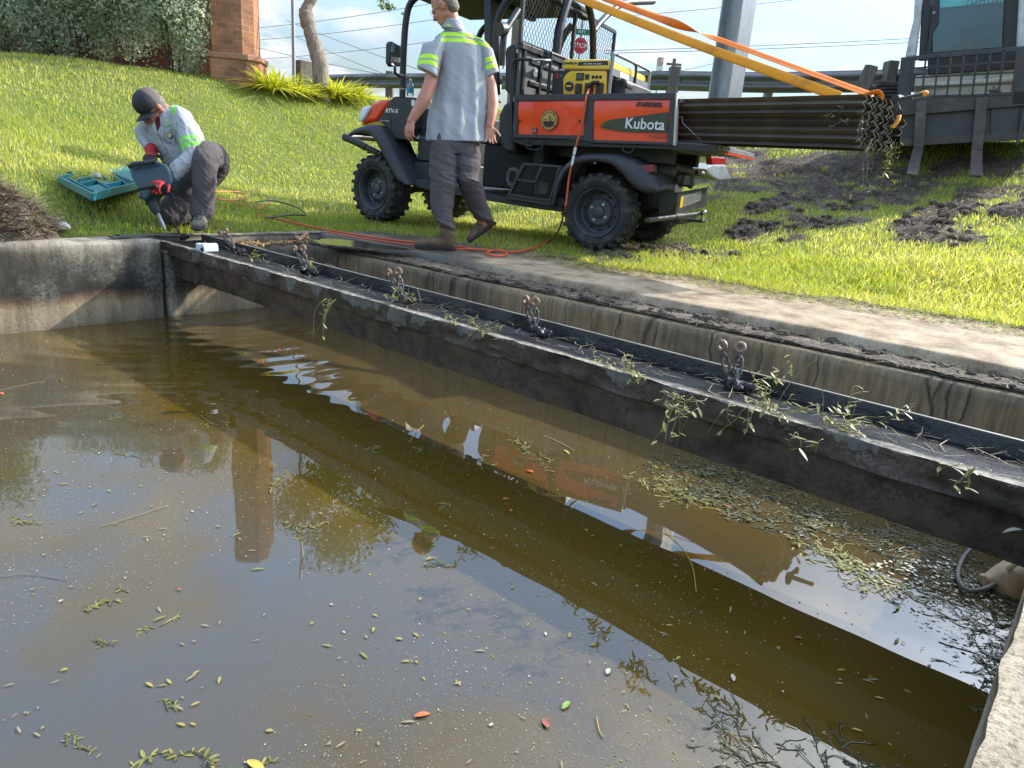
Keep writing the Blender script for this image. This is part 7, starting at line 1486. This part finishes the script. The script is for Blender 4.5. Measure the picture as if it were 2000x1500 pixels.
# puddles on the walkway
def puddle(pts, label=None):
    b = MB(); P_ = smoothline([atz(x, y, .0045) for x, y in pts + [pts[0]]], 7)[:-1]; P_ = [q_ + np.array([random.uniform(-.02, .02), random.uniform(-.012, .012), 0]) for q_ in P_]; b.add(P_, [tuple(range(len(P_)))]); o = b.build('puddle', M['puddle'], smooth=0); tag(o, kind='structure')
M['puddle'] = pm('puddle', (.06, .05, .03), (.05, .04, .025), rough=.10, bump=.05, bscale=20, bdist=.002, spec=.8)
puddle([(612, 470), (640, 466), (690, 470), (740, 477), (800, 486), (796, 489), (740, 486), (680, 481), (630, 476)])

# leaves and weeds --------------------------------------------------
def leaf_pts(o, d, up_, l, w, bend=.2, n=5, crease=.15):
    d = np.array(d, float); d /= np.linalg.norm(d); s = np.cross(d, up_); s /= (np.linalg.norm(s) + 1e-9); u_ = np.cross(s, d); V = []
    for k in range(n + 1):
        t_ = k / n; ww = w * math.sin(math.pi * min(1, t_ * .92 + .06)) ** .8; c = o + d * l * t_ + u_ * (bend * l * (t_ - t_ * t_ * 1.6)); V += [c - s * ww + u_ * ww * crease, c, c + s * ww + u_ * ww * crease]
    F = []
    for k in range(n): a = k * 3; F += [(a, a + 1, a + 4, a + 3), (a + 1, a + 2, a + 5, a + 4)]
    return V, F
class Weed:
    def __init__(s): s.V = []; s.F = []; s.A = []
    def leaf(s, *a, v=.5, **k):
        V, F = leaf_pts(*a, **k); o = len(s.V); s.V += V; s.F += [tuple(i + o for i in f) for f in F]; s.A += [v] * len(V)
    def stem(s, P, r, v=.3):
        b = MB(); b.tube(P, r, 4); o = len(s.V); s.V += b.v; s.F += [f for f in [tuple(i + o for i in f) for f in b.f] if len(f) == 4]; s.A += [v] * len(b.v)
    def build(s, name, parent=None, mat='weed'): return npmesh(name, s.V, s.F, M[mat], s.A, parent)
def sprig(w, o, length, nleaf, rs, flat=True, droop=0.0, dirv=None, ls=.035, vr=(.2, 1)):
    o = np.array(o, float); q = rs.uniform(0, 6.28); d = np.array([math.cos(q), math.sin(q), 0.]) if dirv is None else np.array(dirv, float); d /= np.linalg.norm(d); P = [o]; cur = d.copy()
    for k in range(7):
        cur = cur + rs.normal(size=3) * np.array([.28, .28, .02 if flat else .2]) - [0, 0, droop * .25]; cur /= np.linalg.norm(cur); P.append(P[-1] + cur * length / 7)
    w.stem(P, .0013, rs.uniform(.1, .7))
    for k in range(nleaf):
        i = rs.randint(1, 8); p = P[i]; q = rs.uniform(0, 6.28); dd = np.array([math.cos(q), math.sin(q), rs.uniform(-.05, .12) if flat else rs.uniform(-.8, .5)]) + (P[i] - P[i - 1]) * 8; l = ls * rs.uniform(.6, 1.3); w.leaf(p, dd, [0, 0, 1.0], l, l * rs.uniform(.10, .17), v=rs.uniform(*vr), bend=rs.uniform(-.1, .3) * (0.4 if flat else 1), n=4)
# star-shaped sprigs floating on the water
sprigs = [(735, 872, .07, 9, 'yellow star-shaped weed sprig floating on the brown water below the middle of the trough'), (598, 1030, .09, 14, 'pale feathery weed sprig in the middle of the cloud reflection'), (1030, 870, .13, 22, 'tangled yellowish weed strand near the orange leaf'), (1070, 900, .11, 14, 'trailing weed strand just right of the orange leaf tangle'), (940, 900, .08, 10, 'small weed star left of the orange floating leaf'), (200, 1255, .05, 6, 'bright yellow-green leaf star at the lower left'), (240, 1170, .09, 16, 'submerged reddish weed tangle at the lower left'), (310, 1230, .07, 9, 'rust-coloured leaf whorl at the lower left'), (335, 1465, .09, 16, 'leafy branch tip at the bottom left edge'), (490, 1495, .06, 6, 'yellow leaf whorl cut by the bottom edge'), (245, 890, .05, 7, 'pale weed star in the blue reflection at the left'), (230, 815, .04, 6, 'small faint sprig near the left wall reflection'), (35, 1020, .07, 8, 'green sprig at the far left edge of the water'), (540, 945, .07, 9, 'pale sprig below the kneeling worker reflection'), (440, 830, .05, 6, 'thin sprig beside the ripples'), (120, 745, .05, 6, 'small yellow sprig near the left wall'), (860, 1100, .06, 9, 'bright green sprig at the head of the standing worker reflection'), (1310, 950, .09, 14, 'yellow-green floating sprig in front of the weed mat'), (145, 1445, .05, 7, 'thin pale sprig near the bottom left corner'), (1120, 990, .05, 6, 'small sprig in the orange truck reflection'), (820, 880, .06, 8, 'curly yellow sprig on the edge of the trough reflection'), (860, 985, .05, 6, 'small faint sprig in the brown band'), (340, 1380, .05, 4, 'forked brown stem floating near the bottom left'), (960, 800, .05, 6, 'thin sprig close under the trough near the centre')]
for i, (px, py, L_, nl, lab) in enumerate(sprigs):
    rs = np.random.RandomState(100 + i); c_ = atz(px, py, -.5275); w = Weed(); k = max(1, nl // 6)
    L_ *= .72
    for j in range(k + 1): sprig(w, rs.uniform(-.03, .03, 3) * [1, 1, .03] * (L_ / .07), L_ * 1.2, nl // k + 2, rs, ls=L_ * .30, vr=(.0, .8))
    if nl <= 9 and i % 2 == 0:
        for j in range(rs.randint(3, 6)): q = 6.28 * j / 5 + rs.uniform(-.3, .3); w.leaf(np.zeros(3), [math.cos(q), math.sin(q), .06], [0, 0, 1.], L_ * rs.uniform(.3, .6), L_ * .05, v=.2 + .6 * rs.rand(), bend=.12)
    o = w.build('water_weed'); o.location = c_; tag(o, lab, 'water weed', 'weed sprigs floating on the water')
# dense weed mats under the right end of the trough
def matpts(poly_px, n, z=-.528):
    P_ = np.array([atz(x, y, z)[:2] for x, y in poly_px]); lo_, hi_ = P_.min(0), P_.max(0); out = []
    while len(out) < n:
        p = rng.uniform(lo_, hi_); ins = False
        for i in range(len(P_)):
            a, b_ = P_[i], P_[(i + 1) % len(P_)]
            if (a[1] > p[1]) != (b_[1] > p[1]) and p[0] < (b_[0] - a[0]) * (p[1] - a[1]) / (b_[1] - a[1]) + a[0]: ins = not ins
        if ins: out.append([p[0], p[1], z])
    return np.array(out)
def weedmat(poly, n, name, ls, vr, seed, dens=4, mat='weed_wet'):
    rs = np.random.RandomState(seed); w = Weed()
    for p in matpts(poly, n, -.5305): sprig(w, p + [0, 0, rs.uniform(-.001, .003)], rs.uniform(.05, .12), dens, rs, ls=ls, vr=vr)
    o = w.build(name, mat=mat); tag(o, kind='stuff'); return o
weedmat([(1280, 900), (1400, 890), (1520, 940), (1620, 990), (1680, 1030), (1640, 1060), (1540, 1050), (1420, 1010), (1330, 960)], 330, 'weed_mat', .030, (.0, .85), 1)
weedmat([(1660, 1040), (1760, 1020), (1850, 1060), (1990, 1150), (2060, 1240), (1960, 1420), (1920, 1440), (1925, 1330), (1890, 1240), (1790, 1140), (1700, 1090)], 620, 'weed_mat', .017, (.0, .85), 2)
weedmat([(1560, 1060), (1640, 1080), (1740, 1130), (1780, 1160), (1740, 1160), (1660, 1120), (1600, 1085)], 80, 'weed_mat', .030, (.1, 1), 3, mat='weed')
weedmat([(1240, 920), (1320, 930), (1390, 980), (1330, 985), (1270, 960)], 50, 'weed_mat', .028, (.2, 1), 4, mat='weed')
weedmat([(1400, 1380), (1500, 1420), (1700, 1480), (1850, 1560), (1500, 1560), (1380, 1450)], 90, 'weed_mat', .013, (.0, .3), 5)
# floating leaves, each its own object
def leaf_obj(name, l, w, v, mat, seed):
    q = Weed(); q.leaf(np.array([-l / 2, 0, 0]), [1, .0, 0], [0, 0, 1.], l, w, v=v, bend=.10, n=6, crease=.1); return q.build(name, mat=mat)
protos = [leaf_obj('floating_leaf', .022, .0035, .9, 'weed', 0), leaf_obj('floating_leaf', .016, .0045, .8, 'weed', 1), leaf_obj('floating_leaf', .030, .0028, .75, 'straw', 2), leaf_obj('floating_leaf', .012, .0035, .55, 'scum', 3), leaf_obj('floating_leaf', .034, .0036, .6, 'weed', 4), leaf_obj('floating_leaf', .012, .003, .7, 'straw', 5)]
used = set(); cnt = 0
def place_leaf(px, py, kind, lab, s=1.0, rot=None, group='small leaves floating on the water'):
    p = protos[kind]
    if kind in used: p = p.copy(); COL.objects.link(p)
    used.add(kind); c_ = atz(px, py, -.5265); p.location = c_; p.rotation_euler = (0, 0, random.uniform(0, 6.28) if rot is None else rot); p.scale = (s, s, s); tag(p, lab, 'leaf', group); return p
named = [(1705, 1165, 3), ]
random.seed(21)
while cnt < 230:
    if random.random() < .45 and cnt: px, py = lastp[0] + random.gauss(0, 38), lastp[1] + random.gauss(0, 26)
    else: px, py = random.uniform(5, 1900), random.uniform(700, 1495)
    lastp = (px, py)
    w_ = atz(px, py, -.53)
    if not (-4.7 < w_[0] < -.12 and -0.8 < w_[1] < 2.05): continue
    place_leaf(px, py, random.choice([0, 0, 1, 2, 2, 3, 4, 5, 5]), 'small pale leaf fragment among many floating on the murky water', random.uniform(.4, 1.1)); cnt += 1
def special(px, py, l, w, col, lab, rot, cat='leaf'):
    q = Weed(); q.leaf(np.array([-l / 2, 0, 0]), [1, .0, 0], [0, 0, 1.], l, w, v=.5, bend=.12, n=7, crease=.15); o = q.build('fallen_leaf', mat=col); o.location = atz(px, py, -.5255); o.rotation_euler = (0, 0, rot); tag(o, lab, cat)
for nm, c_ in (('leaf_orange', (.75, .16, .02)), ('leaf_yellow', (.75, .55, .06)), ('leaf_red', (.40, .10, .05)), ('leaf_green', (.25, .42, .04)), ('leaf_cream', (.62, .58, .42))): c_ = tuple(x * .7 + .03 for x in c_); pm(nm, c_, tuple(x * .7 for x in c_), scale=90, rough=.45, bump=.1)
special(1036, 920, .030, .010, 'leaf_orange', 'bright orange heart-shaped leaf floating in the centre right', .3); special(988, 974, .026, .008, 'leaf_orange', 'orange leaf on the upper edge of the brown band', 1.2); special(998, 996, .020, .006, 'leaf_orange', 'smaller orange leaf just below the other one', 2.2); special(1107, 882, .042, .006, 'leaf_yellow', 'long yellow leaf near the weed tangle', -.25); special(1420, 988, .034, .005, 'leaf_red', 'reddish leaf in front of the dense weed mat', .0); special(1106, 1376, .034, .007, 'leaf_green', 'yellow-green leaf with a pale edge low in the water centre', 1.7); special(500, 1494, .045, .009, 'leaf_yellow', 'broad yellow leaf cut by the bottom edge of the photo', .3); special(1188, 1310, .026, .006, 'leaf_cream', 'oval cream leaf left of the trough reflection', 1.9); special(1432, 1322, .030, .006, 'leaf_cream', 'cream leaf over the brown band at lower right', 2.1); special(825, 1395, .036, .007, 'leaf_orange', 'brown-orange leaf near the bottom centre', 1.1); special(3, 768, .03, .008, 'leaf_orange', 'orange leaf at the left edge near the wall', .2); special(1066, 1411, .03, .008, 'leaf_red', 'dull red curled leaf near the bottom centre', 2.6); special(350, 1150, .012, .004, 'leaf_red', 'tiny red speck of leaf at the left', .4); special(545, 683, .035, .006, 'leaf_orange', 'orange-yellow leaf floating near the corner below the trough', .1); special(1560, 1245, .022, .005, 'leaf_red', 'dark red leaf in the shade at the right', .7)
# long floating stalks
def stalk(pts, lab, mat='stick', r=.0009): 
    P_ = smoothline([atz(x, y, -.5262) for x, y in pts], 6); o_ = P_[0]; b = MB(); b.tube([p - o_ for p in P_], r, 5); o = b.build('floating_stalk', M[mat], smooth=60); o.location = o_; tag(o, lab, 'stalk')
stalk([(195, 1028), (250, 1012), (325, 988)], 'long straight pale stalk floating in the reflection at the left'); stalk([(0, 1125), (60, 1121), (130, 1132)], 'pale curved stalk at the left edge'); stalk([(0, 762), (45, 752), (88, 744)], 'thin reed near the left wall'); stalk([(1300, 1038), (1330, 1065), (1352, 1105), (1360, 1155)], 'curved yellow stalk crossing the bright sky reflection', 'leaf_yellow', .0013); stalk([(1365, 990), (1400, 995), (1425, 1010)], 'short yellow stalk beside the weed mat', 'leaf_yellow', .0014); stalk([(800, 862), (815, 842), (828, 830)], 'forked yellow stalk near the trough reflection', 'leaf_yellow', .0013); stalk([(1060, 850), (1090, 862), (1122, 880)], 'fine curved white stalk right of the weed tangle', 'leaf_cream', .0012); stalk([(392, 812), (412, 826), (427, 830)], 'short stalk among the ripples'); stalk([(1165, 1400), (1170, 1425), (1178, 1440)], 'short yellow stick low in the water centre', 'leaf_yellow', .0013)
# scum: dust, seeds and foam flecks on the surface
def flecks(n, s0, s1, name, mat, vr, ycut=2.5, seed=4, filt=None):
    rs = np.random.RandomState(seed); px = rs.uniform(-30, 2010, n * 3); py = rs.uniform(600, 1510, n * 3); D_ = np.stack([px - 1000, py - 750, np.full(n * 3, FPX)], -1) @ RC.T; t_ = (-.53 - CAM[2]) / D_[:, 2]; P_ = CAM + D_ * t_[:, None]; k = (P_[:, 0] > -4.78) & (P_[:, 0] < -.03) & (P_[:, 1] > -.9) & (P_[:, 1] < ycut)
    f = fbm(P_[:, 0] * 1.3 + 5, P_[:, 1] * 1.3, 4) + .35 * (fbm(P_[:, 0] * .8 + P_[:, 1] * 3.2, P_[:, 1] * .7 - P_[:, 0] * 1.0, 3) - .5); k &= rs.rand(n * 3) < sst(.34, .66, f); P_ = P_[k][:n]; n = len(P_); d_ = np.linalg.norm(P_ - CAM, axis=1); s = rs.uniform(s0, s1, n) * rs.uniform(.5, 1, n) * (d_ / 2.2) ** .6; q = rs.uniform(0, 6.28, n); ar = rs.uniform(.35, 1, n); a = np.stack([np.cos(q) * s, np.sin(q) * s, 0 * s], -1); b_ = np.stack([-np.sin(q) * s * ar, np.cos(q) * s * ar, 0 * s], -1); P_[:, 2] = -.5285
    V = np.stack([P_ - a, P_ - b_, P_ + a, P_ + b_], 1).reshape(-1, 3); o = np.arange(n)[:, None] * 4; ob = npmesh(name, V, o + [0, 1, 2, 3], M[mat], np.repeat(rs.uniform(vr[0], vr[1], n), 4)); tag(ob, kind='stuff')
flecks(17000, .0006, .0014, 'pond_scum', 'scum', (.25, 1.0)); flecks(1100, .002, .005, 'pond_debris', 'weed', (.1, 1.0), seed=8); flecks(900, .0015, .0035, 'pond_debris', 'scum', (.5, 1.0), seed=12)
fo = matpts([(1660, 1100), (1850, 1090), (1985, 1200), (1960, 1330), (1870, 1300), (1780, 1200)], 260); V = []; F = []
for p in fo:
    s = rng.uniform(.003, .008); q = rng.uniform(0, 6.28); n_ = 6; o = len(V)
    for i in range(n_): V.append([p[0] + math.cos(q + 6.283 * i / n_) * s, p[1] + math.sin(q + 6.283 * i / n_) * s * .6, -.524 + rng.rand() * .003])
    F.append(tuple(range(o, o + n_)))
npm = npmesh('foam_flecks', V, np.array(F), M['scum'], np.full(len(V), .95)); tag(npm, kind='stuff')
# weeds on the trough: sprawling over the edge and hanging
tw = [(1330, 775, 1, 'trailing yellow-green weed draped over the trough left of the nearest turnbuckles', 9, .11, 1.0), (1345, 800, 1, 'long weed hanging down the trough face with drooping leaves', 5, .15, 2.2), (1450, 800, 1, 'leafy weed hanging down the face directly below the nearest turnbuckles', 5, .12, 2.0), (1495, 760, 0, 'tall leafy weed stalk right of the nearest turnbuckles', 5, .16, -.5), (1500, 812, 0, 'yellow mat of dead weed on the lip right of the nearest turnbuckles', 12, .10, .2), (1235, 738, 0, 'small yellow tuft on the trough lip between the last two anchors', 7, .08, .2), (1180, 712, 0, 'single small green sprig on the lip', 4, .06, .1), (935, 648, 0, 'yellow weed tuft on the lip right of the middle turnbuckles', 8, .09, .3), (880, 630, 0, 'tiny yellow sprig on the lip near the middle turnbuckles', 3, .05, .1), (1640, 840, 0, 'yellow-green sprig on the lip at the right', 8, .07, .2), (1690, 835, 0, 'wiry weed stem reaching over the upstand at the right', 5, .12, -.4), (1905, 915, 1, 'forked stem with two drooping leaves at the far right', 4, .10, 1.5), (655, 590, 1, 'dry roots hanging down the trough face left of the middle turnbuckles', 5, .20, 2.4), (500, 505, 0, 'thin weed wisps on the lip near the white box', 5, .08, .2), (770, 590, 0, 'dry weed wrapped around the middle turnbuckles', 6, .09, -.2), (605, 525, 0, 'bent dry straw at the third turnbuckle pair', 3, .10, -.2), (1580, 860, 1, 'pair of olive leaves hanging below the lip', 3, .07, 1.8)]
for i, (px, py, hang, lab, n_, L_, dr) in enumerate(tw):
    rs = np.random.RandomState(300 + i); c_ = atz(px, py, -.02); w = Weed()
    for j in range(n_):
        o_ = np.array([rs.uniform(-.05, .05), rs.uniform(-.01, .04) - .02 * hang, rs.uniform(0, .015)])
        if hang: sprig(w, [o_[0], min(o_[1], 2.085 - c_[1]), .012], L_ * rs.uniform(.6, 1.1), 4 if L_ < .19 or j < 3 else 1, rs, flat=False, droop=dr, dirv=(rs.uniform(-.5, .5), -1, .25), ls=.032, vr=(.1, .75))
        else: sprig(w, o_, L_ * rs.uniform(.5, 1.1), 6, rs, flat=False, droop=dr * .4, dirv=(rs.uniform(-1, 1), rs.uniform(-.4, .4), .25 + .8 * (dr < 0)), ls=.030, vr=(.35, 1))
    o = w.build('trough_weed'); o.location = c_; tag(o, lab, 'weed', 'weeds caught on the trough')
# stray straws and litter
def lip(n): x = rng.uniform(-4.8, .3, n); return np.stack([x, rng.uniform(2.11, 2.37, n), np.full(n, -.035)], -1)
tag(litter(420, lip, .02, .12, .0014, 'trough_litter', M['straw'], up=.25, lift=.006), kind='stuff')
def ledge(n): x = rng.uniform(-4.8, .4, n); return np.stack([x, 3.32 + .042 * x + rng.uniform(0, .27, n), np.full(n, -.045)], -1)
tag(litter(1300, ledge, .02, .10, .0016, 'ledge_litter', M['straw'], up=.30, lift=.0, var=(0, .7)), kind='stuff')
def wkl(n): x = rng.uniform(-4.9, .4, n); y = 3.6 + rng.rand(n) ** .5 * 1.1; return np.stack([x, y, np.full(n, .002)], -1)
tag(litter(900, wkl, .01, .06, .0016, 'walkway_litter', M['straw'], up=.12, lift=.003, var=(0, .8)), kind='stuff')
def wke(n): x = rng.uniform(-3.4, .6, n); y = gedge(x) - rng.rand(n) ** 2 * .35; return np.stack([x, y, np.full(n, .004)], -1)
tag(litter(2600, wke, .02, .07, .0032, 'grass_clippings', M['grass_blade'], up=.3, lift=.0, var=(0, 1)), kind='stuff')
tag(litter(1500, wke, .01, .06, .0040, 'grass_clippings', M['straw'], up=.3, lift=.0, var=(0, .7)), kind='stuff')
lf = Weed(); rs = np.random.RandomState(77)
for k in range(120): x = rs.uniform(-5.03, -4.87); y = rs.uniform(2.5, 3.3); q = rs.uniform(0, 6.28); lf.leaf(np.array([x, y, -.062]), [math.cos(q), math.sin(q), rs.uniform(-.1, .4)], [0, 0, 1.], rs.uniform(.03, .06), .010, v=rs.rand(), bend=.4, n=4)
tag(lf.build('leaf_litter', mat='dead_leaf'), kind='stuff')
# soil clods along the ledge
cl = MB(); rs = np.random.RandomState(5)
for k in range(170):
    x = rs.uniform(-3.2, .6); y = 3.32 + .042 * x + rs.uniform(.05, .27); s = .004 + .026 * rs.rand() ** 2.5; cl.ell((x, y, -.045), (s * 1.5, s, s * .6), n=7, m=4)
v_ = np.array(cl.v); v_ += (fbm(v_[:, 0] * 50, v_[:, 1] * 50 + v_[:, 2] * 30, 2)[:, None] - .5) * .012; cl.v = [tuple(x) for x in v_]; tag(cl.build('soil_crumbs', M['soil'], smooth=40), kind='stuff')
cl = MB()
for k in range(900):
    x = rs.uniform(-4, 1.5); y = rs.uniform(4.7, 9); m_v = float(mudf(np.array([x]), np.array([y]), hgt(np.array([x]), np.array([y])))[0])
    if m_v < .4: continue
    s = rs.uniform(.012, .05); cl.ell((x, y, H1(x, y) + .0), (s * 1.3, s, s * .7), n=7, m=5)
v_ = np.array(cl.v); v_ += (fbm(v_[:, 0] * 35, v_[:, 1] * 35 + v_[:, 2] * 30, 2)[:, None] - .5) * .03; cl.v = [tuple(x) for x in v_]; tag(cl.build('soil_clods', M['soil'], smooth=30), kind='stuff')
# roots and weeds dangling from the end of the stack
for i, (px, py, lab, L_, n_) in enumerate(((1698, 280, 'dry roots dangling from the bottom of the plate stack end', .42, 7), (1752, 275, 'leafy dry weed dangling at the back corner of the plate stack', .26, 9), (1632, 228, 'ball of tangled dry weed stuck on the side of the plate stack', .10, 16), (1690, 225, 'wisps of weed caught between the plate ends', .16, 7))):
    rs = np.random.RandomState(50 + i); dz = DZ - .02 + .20 * (i == 1); c_ = atd(px, py, dz if i != 2 else depth(S0 * .18 + S1 * .82) - .02); w = Weed()
    for j in range(n_): sprig(w, rs.uniform(-.03, .03, 3) * (2.0 if i == 2 else 1), L_ * rs.uniform(.6, 1.1), 5 if i == 1 else 2, rs, flat=False, droop=0 if i == 2 else 2.6, dirv=(rs.normal(), rs.normal(), 0) if i == 2 else (rs.uniform(-.1, .1), 0, -1), ls=.04, vr=(.3, 1))
    o = w.build('hanging_weed', mat='straw' if i != 1 else 'weed'); o.location = c_; tag(o, lab, 'weed')
# splash, tan jug and hose loop in the right corner
sp_ = MB(); rs = np.random.RandomState(9)
for k in range(90):
    q = rs.uniform(0, 6.28); rr = rs.rand() ** .7 * .10; sp_.ell(SPL + [math.cos(q) * rr, math.sin(q) * rr * .7, .002 + max(0, rs.normal(.05, .035)) * (1.1 - rr * 6)], (.0028 * rs.uniform(.4, 1.2),) * 3, n=6, m=4)
for k in range(12): q = 6.28 * k / 12; d_ = np.array([math.cos(q), math.sin(q), 0]); sp_.tube([SPL + d_ * .02, SPL + d_ * .035 + [0, 0, .03], SPL + d_ * .055 + [0, 0, rs.uniform(.04, .08)]], [.003, .0018, .0008], 5)
tag(sp_.build('splash', pm('splash_white', (.8, .82, .84), rough=.15, bump=0), smooth=60), kind='stuff')
jc = atz(1985, 1135, -.50); t = thing('tan_jug', 'tan rust-stained plastic jug floating on its side under the right end of the trough', 'jug', jc)
b = MB(); b.lathe((0, 0, .0), (.80, .6, .12), [(.001, -.115), (.022, -.11), (.026, -.085), (.045, -.06), (.062, -.03), (.066, .03), (.064, .14), (.05, .155), (.001, .158)], 26); v_ = np.array(b.v); v_ += (fbm(v_[:, 0] * 22, v_[:, 1] * 22 + v_[:, 2] * 22, 2)[:, None] - .5) * .022; b.v = [tuple(x) for x in v_]; b.build('jug_body', M['tan_plastic'], t, smooth=60); b = MB(); b.tube([(-.03, -.05, .05), (-.01, -.05, .085), (.05, -.01, .085), (.07, .0, .06)], .009, 8); b.build('handle', M['tan_plastic'], t, smooth=60)
line_thing('hose_loop', 'loop of grey cable looping out of the water beside the tan jug', 'cable', [atz(1900, 1068, -.50), atz(1884, 1085, -.505), atz(1873, 1108, -.51), atz(1872, 1132, -.512), atz(1888, 1152, -.515), atz(1915, 1152, -.512), atz(1950, 1138, -.50), atz(1985, 1118, -.47), atz(2030, 1090, -.42)], .0075, 'hose_grey', 'cable')
w = Weed(); w.leaf(np.zeros(3), [-.5, -.3, -.1], [0, 0, 1.], .045, .008, v=.9, bend=.3, n=6); o = w.build('fallen_leaf', mat='leaf_cream'); o.location = onplane(1998, 1035, (0, 2.08, 0), (0, 1, 0)); tag(o, 'pale leaf stuck on the trough face at the right edge of the photo', 'leaf')
# rope snagged bent straws by the anchors
for (pts, lab) in (([(598, 532, -.03), (625, 518, .03), (642, 516, .04), (655, 522, .02)], 'bent pale straw arching right of the third turnbuckle pair'), ([(796, 588, -.03), (800, 560, .05), (815, 565, .04), (822, 590, -.02)], 'thin wire arching over the middle anchor'), ([(1606, 815, -.03), (1608, 780, .03), (1605, 757, .09)], 'upright thin stalk standing on the ledge at the right'), ([(1510, 800, -.03), (1550, 740, .05), (1590, 705, .12)], 'long thin dark stalk leaning over the upstand')):
    P_ = smoothline([onplane(x, y, (0, 2.30, 0), (0, 1, 0)) for x, y, z in pts], 6); o_ = P_[0]; b = MB(); b.tube([p - o_ for p in P_], .0014, 5); o = b.build('bent_straw', M['stick'], smooth=60); o.location = o_; tag(o, lab, 'straw')
